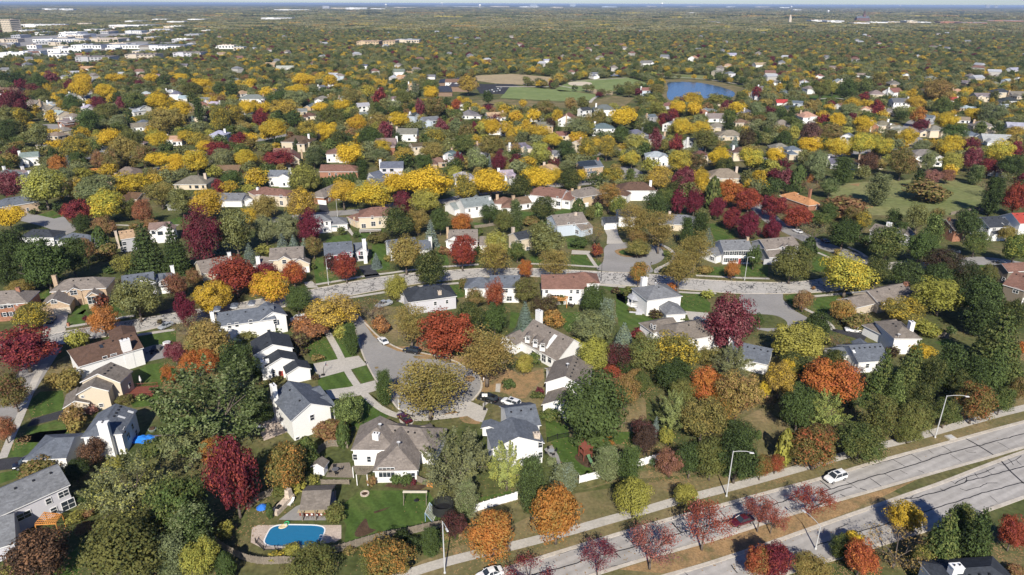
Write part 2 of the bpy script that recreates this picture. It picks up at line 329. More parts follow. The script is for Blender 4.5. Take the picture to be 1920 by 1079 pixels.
for nm, k, s in (('median_grass', [(1660, 915), (1760, 886), (1850, 861), (1925, 839), (1925, 845), (1845, 873), (1765, 904), (1690, 929)], 'ground'),
                 ('median_leaves', [(1160, 1069), (1320, 1021), (1465, 974), (1560, 946), (1640, 924), (1720, 900), (1660, 930), (1600, 958), (1530, 985), (1450, 1013), (1370, 1040), (1250, 1077)], 'litter')):
    sheet(nm, k, 0.112 if 'grass' in nm else 0.119, s, kind='structure' if 'grass' in nm else 'stuff')
for k in (K1N, K1S, K2N, K2S): ribbon('curb', k, 0.75, 0.0, 'curb', h=0.13)
ribbon('sidewalk', [(690, 1105), (790, 1068), (880, 1043), (975, 1021), (1070, 996), (1140, 976), (1210, 957), (1265, 941), (1340, 922), (1412, 903), (1455, 891), (1505, 877), (1575, 857), (1645, 838), (1715, 821), (1850, 783), (1925, 764), (2060, 730), (2200, 694)], 2.1, 0.05, 'concrete', mask=True)
# crack sealant on the main road
mb = MB()
def seal(ox, oy, pts, w=0.16, mid=True):
    rnd = random.Random(int(pts[0][0] * 7 + pts[0][1])); P = [G(ox + x / 4, oy + y / 4) for x, y in pts]; Q = []
    for a, b in zip(P, P[1:]):
        n = max(2, int((b - a).length / 1.2)); d = (b - a).normalized(); s = Vector((-d.y, d.x, 0))
        for i in range(n): Q.append(a.lerp(b, i / n) + s * rnd.uniform(-0.13, 0.13))
    Q.append(P[-1]); ribbon('', None, w, 0.04, '', smooth=0, world=Q, mb=mb)
for pts, w in (([(0, 1110), (250, 1050), (490, 985), (560, 955), (780, 900), (1180, 785), (1320, 745), (1500, 695), (1700, 640), (1900, 590)], .22), ([(280, 930), (500, 880), (640, 838), (760, 790), (850, 770)], .1),
               ([(715, 845), (770, 905), (815, 945)], .18), ([(1200, 680), (1265, 755)], .28), ([(1560, 590), (1605, 645)], .2), ([(1080, 715), (1150, 790)], .12), ([(860, 790), (910, 850)], .14), ([(1500, 590), (1700, 540), (1920, 470)], .1),
               ([(740, 1010), (860, 985), (990, 950)], .1), ([(1180, 895), (1300, 855), (1420, 830)], .12), ([(1290, 860), (1330, 850)], .2), ([(1640, 1000), (1690, 1060)], .2), ([(1180, 1079), (1300, 1055), (1320, 1079)], .14)):
    seal(960, 810, pts, w)
for pts, w in (([(0, 560), (180, 500), (420, 445), (600, 392), (760, 345), (1040, 265), (1300, 175), (1600, 100), (1920, 15)], .22), ([(590, 375), (670, 425)], .12), ([(390, 365), (470, 430)], .24), ([(770, 350), (850, 410)], .18), ([(875, 315), (945, 362)], .12),
               ([(930, 205), (1035, 265)], .14), ([(1070, 165), (1150, 220)], .2), ([(1305, 105), (1380, 155)], .16), ([(1200, 135), (1240, 165)], .1), ([(1480, 50), (1590, 110), (1720, 190), (1780, 260), (1920, 390)], .34), ([(1365, 170), (1450, 225)], .12),
               ([(1500, 45), (1300, 95), (1000, 190), (640, 285)], .12), ([(1720, 75), (1810, 130)], .12), ([(500, 520), (700, 465), (1000, 385), (1300, 300), (1600, 220), (1720, 185)], .14), ([(430, 490), (520, 450), (630, 415)], .18), ([(540, 470), (590, 490)], .2), ([(690, 425), (740, 440)], .2), ([(990, 290), (1050, 320)], .12), ([(1130, 290), (1170, 310)], .14), ([(1480, 140), (1520, 160), (1560, 155)], .1),
               ([(1000, 510), (1130, 490), (1320, 440), (1500, 370), (1700, 320), (1920, 260)], .22), ([(1160, 605), (1300, 560), (1440, 515), (1640, 450), (1920, 380)], .2), ([(680, 750), (860, 700), (1160, 605)], .2), ([(1440, 425), (1490, 445), (1620, 400), (1640, 385), (1720, 385)], .14), ([(1000, 490), (1060, 500), (1090, 480)], .14),
               ([(1370, 370), (1400, 390), (1490, 340), (1560, 320), (1660, 290), (1700, 270)], .16), ([(1490, 345), (1480, 375)], .14), ([(1550, 310), (1580, 350)], .14), ([(1640, 285), (1680, 320)], .12), ([(1700, 230), (1760, 250), (1830, 225), (1900, 180)], .14), ([(1800, 200), (1840, 250)], .16), ([(1860, 215), (1900, 250)], .14), ([(1290, 430), (1330, 445)], .16), ([(1660, 480), (1720, 530)], .1), ([(1665, 560), (1760, 540), (1920, 490)], .1), ([(0, 475), (60, 520), (80, 560)], .12), ([(520, 720), (600, 690)], .14), ([(350, 860), (520, 800), (700, 745)], .2)):
    seal(1440, 810, pts, w)
o = mb.build('road_crack_lines', M['seal']); o['kind'] = 'structure'
# --- street through the middle
R2N = crop(0, 560, [(-80, 360), (200, 300), (340, 272), (560, 236), (1010, 160), (1320, 108)]) + [(440, 570), (520, 555), (585, 543), (660, 529), (712, 520), (780, 512), (837, 508), (905, 504), (1000, 504), (1070, 507), (1150, 511), (1225, 515), (1305, 524), (1440, 530), (1515, 527), (1560, 518), (1600, 508)]
R2S = crop(0, 560, [(-80, 450), (200, 392), (380, 358), (700, 300), (1040, 250), (1320, 190)]) + [(440, 592), (520, 578), (590, 566), (650, 556), (725, 542), (787, 532), (837, 527), (905, 520), (1000, 519), (1070, 526), (1115, 532), (1185, 537), (1240, 540), (1305, 545), (1397, 551), (1525, 549), (1580, 543), (1625, 528)]
road_between('road', R2N, R2S, 0.034, 'crackroad')
for k in (R2N, R2S): ribbon('curb', k, 0.35, 0.0, 'curb', h=0.12)
# lower cul-de-sac
CUL = [(640, 590), (660, 602), (672, 640), (684, 674), (704, 712), (722, 735), (735, 752), (748, 768), (772, 780), (815, 782), (855, 770), (885, 752), (902, 730), (899, 708), (876, 691), (845, 675), (795, 663), (755, 656), (730, 645), (708, 630), (690, 612), (668, 588), (655, 553), (612, 560)]
sheet('road', CUL, 0.038, 'street', mask=True)
ribbon('curb', [(668, 588), (690, 612), (708, 630), (730, 645), (755, 656), (795, 663), (845, 675), (876, 691), (899, 708), (902, 730), (885, 752)], 0.5, 0.0, 'curb', h=0.11)
ribbon('curb', [(640, 590), (660, 602), (672, 640), (684, 674), (704, 712), (722, 735), (735, 752), (748, 768), (772, 780), (815, 782)], 0.4, 0.0, 'curb', h=0.06)
sheet('fallen_leaves', crop(480, 560, [(780, 140), (800, 130), (905, 280), (1000, 340), (1100, 380), (1250, 405), (1450, 445), (1560, 500), (1450, 480), (1250, 430), (1060, 395), (960, 350), (880, 285)]), 0.05, 'litter', kind='stuff')
sheet('fallen_leaves', crop(480, 560, [(1190, 430), (1300, 440), (1340, 455), (1200, 450)]), 0.052, 'litter', kind='stuff', smooth=3)
sheet('fallen_leaves', crop(480, 560, [(1570, 590), (1610, 580), (1645, 600), (1620, 625), (1575, 620)]), 0.052, 'litter', kind='stuff', smooth=3)
sheet('fallen_leaves', crop(480, 560, [(890, 515), (915, 512), (920, 524), (895, 530)]), 0.052, 'litter', kind='stuff')
sheet('fallen_leaves', crop(480, 560, [(1180, 860), (1440, 830), (1530, 860), (1300, 890), (1190, 895)]), 0.03, 'litter', kind='stuff')
sheet('fallen_leaves', crop(480, 560, [(1530, 880), (1650, 880), (1680, 940), (1560, 930)]), 0.032, 'litter', kind='stuff', smooth=3)
sheet('fallen_leaves', crop(480, 560, [(1540, 470), (1700, 620), (1690, 700), (1800, 700), (1900, 720), (1960, 690), (2000, 640), (1960, 560), (1800, 470), (1650, 450)]), 0.022, 'litter', kind='stuff')
sheet('fallen_leaves', crop(480, 560, [(1000, 355), (1250, 360), (1400, 410), (1640, 450), (1560, 500), (1300, 400), (1100, 380)]), 0.03, 'litter', kind='stuff')
ribbon('sidewalk', crop(480, 560, [(525, 240), (600, 370), (680, 530), (750, 640), (820, 725), (900, 800), (980, 850), (1060, 880), (1150, 900), (1250, 903), (1400, 890), (1560, 870), (1640, 850)]), 1.9, 0.075, 'concrete')
for p in ([(430, 490), (620, 455), (770, 430), (830, 500), (690, 540), (580, 570), (470, 600), (440, 540)], [(520, 690), (700, 665), (895, 615), (910, 690), (790, 725), (650, 752), (560, 755)], [(1060, 855), (1110, 825), (1205, 842), (1180, 930), (1160, 960), (1080, 930)],
          [(1430, 820), (1590, 765), (1740, 830), (1700, 930), (1650, 920), (1560, 870)], [(1700, 820), (1760, 770), (1740, 755), (1700, 790)]):
    sheet('driveway', crop(480, 560, p), 0.06, 'concrete', mask=True)
sheet('driveway', crop(480, 560, [(1650, 755), (1690, 700), (1830, 740), (2060, 790), (2040, 850), (1830, 810)]), 0.06, 'asphalt', mask=True)
sheet('path', crop(480, 560, [(1800, 640), (1835, 640), (1830, 705), (1795, 700)]), 0.05, 'concrete')
for p in ([(345, 375), (520, 285), (570, 380), (630, 462), (450, 475), (410, 440)], [(590, 300), (680, 290), (760, 425), (665, 452)], [(465, 600), (570, 565), (680, 535), (755, 655), (640, 685), (470, 690)], [(720, 520), (825, 505), (885, 595), (800, 645)],
          [(740, 740), (800, 735), (1000, 880), (930, 930), (700, 1000), (620, 1060), (640, 960)]):
    sheet('lawn', crop(480, 560, p), 0.014, 'lawn', mask=True)
sheet('grass_patch', crop(480, 560, [(790, 150), (900, 270), (1010, 340), (1250, 360), (1250, 250), (1080, 60), (900, 60)]), 0.013, 'dry')
sheet('grass_patch', crop(480, 560, [(850, 710), (900, 760), (1100, 830), (1050, 860), (950, 810)]), 0.02, 'dry')
sheet('grass_patch', crop(480, 560, [(1170, 920), (1540, 890), (1560, 940), (1300, 1000), (1180, 960)]), 0.02, 'ground')
sheet('grass_patch', [(960, 690), (1020, 690), (1022, 760), (985, 775), (950, 740)], 0.013, 'dry')
sheet('fallen_leaves', crop(960, 560, [(0, 600), (120, 560), (230, 530), (240, 600), (150, 680), (100, 750), (0, 745)]), 0.03, 'litter', kind='stuff')
# second (upper) cul-de-sac with its island
sheet('road', crop(960, 320, [(640, 745), (680, 690), (690, 640), (690, 590), (720, 556), (800, 543), (900, 540), (1020, 550), (1110, 580), (1142, 630), (1130, 670), (1080, 700), (1040, 715), (1050, 765), (850, 765)]), 0.038, 'street', smooth=4, mask=True)
sheet('traffic_island', crop(960, 320, [(770, 605), (830, 588), (920, 585), (990, 600), (1020, 625), (970, 648), (890, 652), (810, 640)]), 0.12, 'litter', smooth=4)
sheet('island_grass', crop(960, 320, [(800, 612), (850, 595), (950, 600), (985, 622), (900, 640), (830, 632)]), 0.13, 'lawn', smooth=4)
sheet('driveway', crop(960, 320, [(690, 438), (790, 440), (800, 490), (838, 548), (710, 552), (715, 490)]), 0.05, 'concrete', mask=True)
sheet('driveway', crop(960, 320, [(450, 598), (590, 605), (575, 632), (445, 628)]), 0.05, 'concrete', mask=True)
ribbon('sidewalk', crop(960, 320, [(140, 700), (300, 705), (450, 712), (600, 722), (640, 722)]), 1.5, 0.05, 'concrete')
ribbon('sidewalk', crop(960, 320, [(555, 605), (590, 660), (635, 725)]), 1.4, 0.052, 'concrete')
ribbon('sidewalk', crop(960, 320, [(1110, 552), (1180, 590), (1220, 640), (1190, 690), (1090, 740), (1085, 770)]), 1.6, 0.05, 'concrete')
ribbon('sidewalk', crop(960, 320, [(1380, 788), (1600, 800), (1760, 808), (1930, 812)]), 1.5, 0.05, 'concrete')
ribbon('sidewalk', crop(960, 320, [(620, 855), (760, 868), (900, 880), (1060, 895), (1250, 912), (1400, 920), (1530, 922)]), 1.5, 0.05, 'concrete')
sheet('fallen_leaves', crop(960, 320, [(1050, 560), (1110, 560), (1170, 600), (1150, 600), (1100, 580)]), 0.03, 'litter', kind='stuff')
for p in ([(440, 635), (560, 632), (615, 715), (440, 705)], [(590, 650), (640, 665), (672, 700), (640, 720)], [(140, 640), (260, 640), (260, 700), (130, 690)], [(400, 505), (560, 510), (540, 590), (420, 590)], [(630, 860), (760, 880), (950, 895), (950, 960), (800, 1080), (780, 930), (690, 880)],
          [(1235, 920), (1420, 925), (1490, 1000), (1480, 1060), (1330, 1065), (1230, 990)], [(1400, 730), (1920, 700), (1920, 795), (1600, 790), (1380, 775)], [(1480, 400), (1640, 390), (1690, 500), (1530, 530), (1500, 470)], [(780, 920), (850, 930), (860, 1100), (780, 1100)]):
    sheet('lawn', crop(960, 320, p), 0.014, 'lawn', mask=True)
for p in ([(-20, 300), (140, 310), (300, 310), (480, 280), (480, 330), (250, 400), (100, 420), (0, 380)], ):
    sheet('lawn', crop(960, 320, p), 0.013, 'lawn')
for p in ([(330, 110), (520, 100), (500, 210), (420, 260), (380, 210)], [(780, 0), (1000, 130), (1100, 150), (1020, 200), (930, 240), (800, 210)], [(1230, -10), (1490, 30), (1480, 110), (1300, 90), (1230, 40)], [(250, 890), (420, 960), (430, 1050), (260, 1079)], [(-10, 100), (60, 110), (20, 220), (-20, 230)]):
    sheet('lawn', crop(960, 560, p), 0.0145, 'lawn', mask=True)
sheet('grass_patch', crop(960, 560, [(820, 740), (1000, 750), (1010, 900), (900, 950), (870, 1079), (740, 1079), (740, 950)]), 0.013, 'dry', mask=True)
# third cul-de-sac
sheet('road', [(1390, 550), (1440, 552), (1468, 549), (1468, 562), (1478, 573), (1492, 584), (1516, 597), (1518, 606), (1490, 612), (1470, 620), (1440, 622), (1405, 615), (1395, 590), (1385, 560)], 0.038, 'street', mask=True)
sheet('traffic_island', [(1402, 592), (1425, 590), (1455, 593), (1473, 602), (1474, 612), (1450, 616), (1415, 613)], 0.12, 'ground', smooth=4)
sheet('driveway', crop(1440, 560, [(485, 230), (590, 240), (760, 255), (720, 320), (480, 245)]), 0.05, 'asphalt', mask=True)
sheet('driveway', crop(960, 560, [(1300, 95), (1480, 110), (1470, 165), (1330, 160)]), 0.05, 'concrete')
ribbon('sidewalk', crop(1440, 560, [(235, 55), (300, 90), (380, 130), (470, 200), (490, 240)]), 1.4, 0.05, 'concrete')
ribbon('sidewalk', crop(1440, 320, [(340, 945), (500, 930), (660, 915)]), 1.5, 0.05, 'concrete')
for p in ([(340, 960), (520, 945), (670, 935), (600, 965), (480, 1010), (440, 1079), (330, 1079)], [(330, 630), (460, 670), (440, 760), (330, 760)], [(120, 940), (230, 920), (330, 930), (330, 1060), (200, 1040)], [(360, 600), (440, 620), (500, 660), (480, 680), (360, 620)]):
    sheet('lawn', crop(1440, 320, p), 0.014, 'lawn')
sheet('lawn', crop(1440, 560, [(1250, 330), (1340, 300), (1480, 380), (1600, 440), (1650, 480), (1500, 470), (1400, 400)]), 0.014, 'lawn')
sheet('lawn', crop(1440, 560, [(600, 140), (760, 135), (800, 180), (620, 190)]), 0.014, 'lawn')
# street on the right, upper
ribbon('road', [(1400, 372), (1425, 392), (1450, 415), (1480, 432), (1530, 455), (1570, 470), (1625, 488), (1680, 500), (1740, 500), (1800, 494), (1850, 489), (1930, 500)], 8.5, 0.034, 'street', mask=True)
ribbon('sidewalk', crop(1440, 320, [(370, 615), (430, 640), (490, 670)]), 1.4, 0.05, 'concrete')
ribbon('sidewalk', crop(1440, 320, [(600, 575), (680, 610), (740, 650)]), 1.4, 0.05, 'concrete')
sheet('driveway', crop(1440, 320, [(900, 690), (1040, 680), (1060, 690), (940, 720), (960, 750), (905, 745)]), 0.05, 'concrete')
sheet('driveway', crop(1440, 320, [(1345, 600), (1440, 640), (1430, 660), (1350, 630)]), 0.05, 'concrete')
sheet('lawn', crop(1440, 320, [(1530, 720), (1600, 708), (1740, 740), (1700, 760), (1560, 745)]), 0.05, 'lawn')
# streets upper middle and left
ribbon('road', [(480, 418), (545, 409), (610, 402), (660, 398), (700, 394), (770, 380), (840, 378)], 8.5, 0.034, 'street', mask=True)
ribbon('road', [(840, 378), (900, 362), (980, 352), (1080, 345), (1150, 338), (1190, 325), (1165, 313)], 8.5, 0.036, 'street', mask=True)
sheet('road', [(1168, 315), (1190, 315), (1206, 325), (1195, 334), (1172, 328)], 0.04, 'street', mask=True)
sheet('driveway', crop(480, 320, [(640, 400), (680, 395), (735, 480), (720, 490)]), 0.05, 'concrete')
sheet('driveway', crop(480, 320, [(470, 245), (530, 250), (550, 310), (480, 310)]), 0.05, 'asphalt')
sheet('driveway', crop(480, 320, [(1400, 215), (1480, 210), (1500, 240), (1430, 270)]), 0.05, 'concrete')
sheet('driveway', crop(480, 320, [(770, 720), (865, 705), (938, 800), (830, 820)]), 0.05, 'asphalt', mask=True)
sheet('driveway', crop(480, 320, [(360, 840), (420, 830), (470, 880), (380, 880)]), 0.05, 'concrete', mask=True)
ribbon('sidewalk', crop(480, 320, [(440, 858), (640, 825), (830, 790), (1000, 770), (1200, 742), (1420, 722), (1670, 705)]), 1.6, 0.05, 'concrete')
ribbon('sidewalk', crop(480, 320, [(700, 955), (860, 930), (1000, 908), (1240, 868), (1390, 855), (1520, 845)]), 1.6, 0.05, 'concrete')
for p in ([(450, 650), (500, 660), (620, 820), (450, 850), (430, 720)], [(870, 550), (960, 545), (1010, 740), (900, 760), (860, 710)], [(540, 500), (700, 480), (720, 540), (520, 540)], [(640, 365), (690, 360), (720, 440), (660, 400)], [(770, 470), (950, 430), (960, 500), (770, 520)], [(1370, 560), (1440, 660), (1450, 710), (1400, 715), (1350, 620)], [(1400, 865), (1580, 855), (1560, 950), (1480, 960)], [(1630, 390), (1800, 400), (1750, 420), (1640, 430)]):
    sheet('lawn', crop(480, 320, p), 0.014, 'lawn', mask=True)
ribbon('road', crop(0, 320, [(90, 330), (260, 365), (400, 400), (490, 440), (420, 480), (330, 500)]), 9.0, 0.034, 'street', mask=True)
sheet('road', crop(0, 320, [(370, 370), (480, 345), (540, 420), (470, 470), (400, 450)]), 0.037, 'street', mask=True)
ribbon('sidewalk', crop(0, 320, [(860, 408), (1040, 415), (1200, 412), (1340, 410)]), 1.5, 0.05, 'concrete')
for p in ([(240, 345), (400, 300), (430, 325), (340, 365)], [(340, 370), (450, 330), (470, 345), (390, 372)], [(1190, 400), (1370, 340), (1380, 400), (1250, 412)], [(1680, 110), (1860, 100), (1900, 150), (1690, 165)], [(760, 840), (900, 850), (960, 1060), (800, 1079), (740, 1040), (850, 960)], [(520, 1010), (600, 1000), (700, 990), (620, 1079), (500, 1079)], [(160, 900), (370, 880), (370, 950), (190, 1000)], [(1360, 740), (1430, 735), (1450, 780), (1370, 775)]):
    sheet('lawn', crop(0, 320, p), 0.014, 'lawn', mask=True)
# left side, lower
sheet('driveway', crop(0, 560, [(330, 130), (420, 100), (515, 80), (490, 250), (320, 270)]), 0.05, 'concrete', mask=True)
sheet('driveway', crop(0, 560, [(240, 905), (490, 832), (500, 890), (200, 965)]), 0.05, 'asphalt', mask=True)
sheet('driveway', crop(0, 810, [(-60, 215), (120, 190), (330, 190), (290, 245), (120, 275), (-60, 300)]), 0.05, 'asphalt', mask=True)
ribbon('road', [(-90, 900), (-40, 830), (20, 760), (60, 700), (90, 655)], 7.0, 0.034, 'street', mask=True)
ribbon('sidewalk', crop(0, 560, [(490, 215), (660, 190), (880, 150), (1010, 130)]), 1.6, 0.05, 'concrete')
ribbon('sidewalk', crop(0, 560, [(1030, 275), (1200, 250), (1310, 235)]), 1.6, 0.05, 'concrete')
ribbon('sidewalk', crop(0, 560, [(340, 490), (270, 600), (200, 770), (150, 890), (80, 1050), (20, 1200)]), 1.7, 0.05, 'concrete')
sheet('driveway', crop(0, 560, [(1190, 100), (1330, 60), (1320, 110), (1210, 125)]), 0.05, 'asphalt')
for p in ([(200, 790), (300, 700), (470, 690), (490, 830), (240, 895)], [(110, 1079), (230, 970), (420, 920), (540, 960), (600, 1079)], [(1000, 560), (1100, 500), (1230, 480), (1220, 640), (1180, 800), (1000, 820), (940, 700)], [(500, 160), (640, 80), (700, 180), (500, 205)], [(1040, 290), (1200, 260), (1320, 240), (1320, 330), (1080, 420)]):
    sheet('lawn', crop(0, 560, p), 0.014, 'lawn', mask=True)
sheet('grass_patch', crop(0, 560, [(330, 560), (420, 470), (560, 400), (580, 500), (450, 560), (300, 660)]), 0.013, 'dry')
for p in ([(50, 190), (110, 50), (300, 0), (520, -20), (350, 150), (210, 190)], [(0, 310), (120, 285), (250, 230), (330, 260), (120, 350), (0, 390)], [(560, 880), (740, 740), (760, 800), (560, 1090), (350, 1090)]):
    sheet('lawn', crop(0, 810, p), 0.014, 'lawn')
# big yard with the pool, and yards next to it
for p in ([(640, 640), (660, 540), (770, 440), (960, 440), (1290, 440), (1340, 520), (1390, 650), (1240, 720), (850, 800), (660, 845), (680, 700)], [(500, 50), (640, 0), (620, 90), (510, 130)], [(1660, 500), (1920, 440), (1920, 480), (1690, 530)], [(1240, 820), (1400, 720), (1600, 620), (1600, 700), (1400, 850), (1260, 930)]):
    sheet('lawn', crop(480, 810, p), 0.015, 'lawn', mask=True)
for p in ([(290, 80), (430, 40), (640, 100), (530, 170), (600, 290), (520, 330), (330, 190)], [(560, 290), (640, 300), (520, 345)], [(720, 0), (920, 0), (900, 110), (780, 90)], [(250, 0), (420, 10), (270, 40)]):
    sheet('lawn', crop(960, 810, p), 0.0155, 'lawn', mask=True)
sheet('soil_patch', crop(480, 810, [(740, 760), (820, 650), (850, 720), (900, 740), (780, 790)]), 0.03, 'soil', smooth=3)
sheet('soil_patch', crop(480, 810, [(880, 600), (1020, 560), (960, 590), (890, 615)]), 0.03, 'soil')
sheet('playground_mulch', crop(960, 810, [(470, 185), (520, 160), (620, 200), (580, 270), (500, 230)]), 0.03, 'soil', smooth=3)
sheet('pool_deck', crop(480, 810, [(-30, 720), (20, 700), (640, 700), (640, 800), (560, 850), (420, 890), (60, 880), (-40, 830)]), 0.02, 'paver', mask=True)
sheet('terrace', crop(480, 810, [(170, 660), (300, 560), (600, 440), (600, 560), (530, 665), (290, 665)]), 0.03, 'street', mask=True)
sheet('garden_bed', crop(480, 810, [(960, 410), (990, 385), (1290, 400), (1230, 440), (1100, 430)]), 0.03, 'soil')
sheet('patio', crop(480, 810, [(520, 340), (570, 240), (700, 230), (740, 340), (700, 345)]), 0.03, 'wood', mask=True)
sheet('patio', crop(480, 560, [(10, 950), (140, 890), (240, 1000), (60, 1068)]), 0.03, 'paver', mask=True)
sheet('patio', crop(0, 560, [(1050, 380), (1150, 350), (1270, 340), (1260, 440), (1080, 480)]), 0.03, 'street', mask=True)
sheet('patio', crop(960, 810, [(240, 130), (300, 100), (350, 180), (370, 250), (330, 240)]), 0.03, 'street', mask=True)
sheet('path', [(868, 978), (880, 960), (960, 935), (962, 941), (885, 968)], 0.03, 'dry')
for k in ([(100, 300), (190, 296), (330, 290), (400, 276), (480, 264), (560, 250), (650, 240)], [(260, 322), (330, 312), (420, 300), (480, 296)], [(560, 160), (640, 172), (700, 166), (760, 150)], [(640, 238), (700, 250), (800, 262), (900, 258)], [(1060, 296), (1150, 285), (1240, 268), (1370, 252)], [(1240, 315), (1330, 304), (1420, 298), (1520, 296), (1610, 286), (1700, 276), (1790, 268)], [(1690, 276), (1720, 262), (1700, 250), (1720, 225), (1800, 210)], [(20, 232), (60, 236), (100, 236), (80, 262), (30, 270)], [(1480, 240), (1560, 232), (1600, 215), (1700, 200)], [(420, 140), (500, 150), (560, 160)], [(860, 300), (930, 296), (1000, 288), (1060, 296)], [(700, 200), (760, 196), (830, 200)]):
    ribbon('road', k, 8.0, 0.036, 'street', mask=True)
    MASKS.append([(a.x, a.y) for a, b in strip_pts(cr_smooth([G(*p) for p in k], 4), 15)] + [(b.x, b.y) for a, b in strip_pts(cr_smooth([G(*p) for p in k], 4), 15)][::-1])
for k in ([(880, 184), (1195, 184), (1195, 212), (880, 212)], [(812, 148), (985, 148), (985, 194), (812, 190)], [(1235, 186), (1385, 186), (1385, 196), (1235, 196)]): MASKS.append([(G(*p).x, G(*p).y) for p in k])
# park, school grounds and pond
sheet('sports_field', [(1050, 172), (1040, 168), (1065, 155), (1100, 150), (1180, 146), (1200, 152), (1222, 160), (1215, 168), (1150, 171), (1108, 172)], 0.03, 'lawn2', mask=True)
sheet('sports_field', [(938, 184), (955, 163), (1000, 165), (1060, 170), (1118, 178), (1112, 188), (1050, 190)], 0.03, 'lawn2', mask=True)
sheet('bare_field', [(890, 142), (960, 139), (1035, 145), (1035, 158), (1000, 160), (930, 157), (896, 152)], 0.03, 'tanfield', mask=True)
sheet('bare_field', [(1095, 169), (1110, 167), (1150, 172), (1148, 179), (1120, 178)], 0.05, 'tanfield', mask=True)
sheet('scrub_ground', [(880, 190), (940, 186), (1050, 192), (1110, 190), (1150, 180), (1190, 184), (1170, 200), (1100, 202), (1000, 204), (900, 204)], 0.02, 'dry', mask=True)
sheet('infield', [(1065, 157), (1072, 154), (1095, 153.5), (1109, 156), (1107, 159), (1090, 161), (1072, 160.5)], 0.06, 'sand', smooth=4)
ribbon('path', [(1035, 159), (1060, 163), (1080, 167)], 3.0, 0.06, 'concrete'); ribbon('path', [(1070, 152), (1120, 150), (1174, 146)], 3.0, 0.06, 'concrete'); ribbon('path', [(1106, 193), (1112, 186), (1120, 181)], 3.5, 0.06, 'concrete')
ribbon('path', [(1240, 143), (1320, 149), (1385, 158), (1430, 163), (1470, 169), (1500, 176)], 3.0, 0.06, 'concrete'); ribbon('path', [(1505, 190), (1560, 184), (1590, 188)], 3.0, 0.06, 'concrete')
sheet('parking_lot', [(884, 158), (960, 158), (975, 160), (955, 164), (945, 177), (900, 176), (895, 168)], 0.04, 'asphalt', mask=True)
ribbon('path', [(930, 163), (980, 163), (1030, 163)], 6.0, 0.05, 'concrete')
POND = [(1251, 156), (1262, 154.5), (1290, 154), (1318, 156.5), (1345, 162), (1366, 168), (1377, 174), (1374, 182), (1350, 187), (1320, 189), (1280, 190), (1256, 188), (1250, 178), (1253, 166)]
sheet('pond', POND, 0.05, 'pond', smooth=3, mask=True)
sheet('pond_bank', [(1240, 150), (1290, 148.5), (1350, 155), (1400, 166), (1395, 182), (1360, 194), (1250, 194), (1240, 175)], 0.02, 'dry', mask=True)
sheet('pond', [(1143, 139), (1160, 137.5), (1172, 140), (1160, 142.5), (1145, 142)], 0.05, 'pond', smooth=3, mask=True)
sheet('park_lawn', [(1500, 182), (1560, 176), (1595, 188), (1545, 204), (1520, 200)], 0.025, 'lawn', mask=True)
sheet('park_lawn', [(1170, 132), (1280, 140), (1400, 146), (1440, 152), (1440, 158), (1350, 150), (1250, 146), (1190, 142)], 0.02, 'meadow', mask=True)
sheet('meadow', [(1545, 360), (1580, 345), (1660, 338), (1780, 335), (1850, 345), (1840, 380), (1800, 404), (1700, 404), (1620, 404), (1590, 390), (1560, 378)], 0.02, 'meadow', mask=True)
sheet('fallen_leaves', crop(1440, 320, [(610, 105), (690, 95), (680, 120)]), 0.04, 'litter', kind='stuff')
# ============================================================ houses
C = dict(white=(0.80, 0.79, 0.76), cream=(0.62, 0.53, 0.40), lilac=(0.55, 0.54, 0.57), blue=(0.50, 0.56, 0.62), tanb=(0.46, 0.34, 0.23), brick=(0.33, 0.16, 0.10), greyw=(0.42, 0.42, 0.43), brownw=(0.20, 0.165, 0.125), beige=(0.55, 0.47, 0.37), sand=(0.55, 0.42, 0.26),
         taupe=(0.20, 0.172, 0.148), grey=(0.165, 0.17, 0.178), bgrey=(0.115, 0.128, 0.15), dark=(0.042, 0.047, 0.056), brown=(0.115, 0.07, 0.05), tan=(0.38, 0.26, 0.16), orange=(0.45, 0.22, 0.10), pale=(0.34, 0.35, 0.37), green=(0.20, 0.225, 0.22), red=(0.34, 0.06, 0.045), rbrown=(0.19, 0.105, 0.08), gbrown=(0.18, 0.155, 0.13), black=(0.025, 0.027, 0.03), stone=(0.55, 0.46, 0.37))
CN = dict(white='white', cream='cream', lilac='pale lilac', blue='pale blue', tanb='tan brick', brick='red brick', greyw='grey', brownw='brown', beige='beige', sand='sandy', taupe='taupe', grey='grey', bgrey='blue-grey', dark='charcoal', brown='brown', tan='tan', orange='orange', pale='pale grey', green='green-grey', red='red', rbrown='reddish brown', gbrown='grey-brown', black='black')
THINGS = []        # (object, px, py, description class, ready label or None)
LAND = []          # landmarks: (text, px, py)
HOUSES = []        # (x, y, radius) for the tree scatter
CAMP = Vector((0, 0, CAM_H))
WCACHE = {}
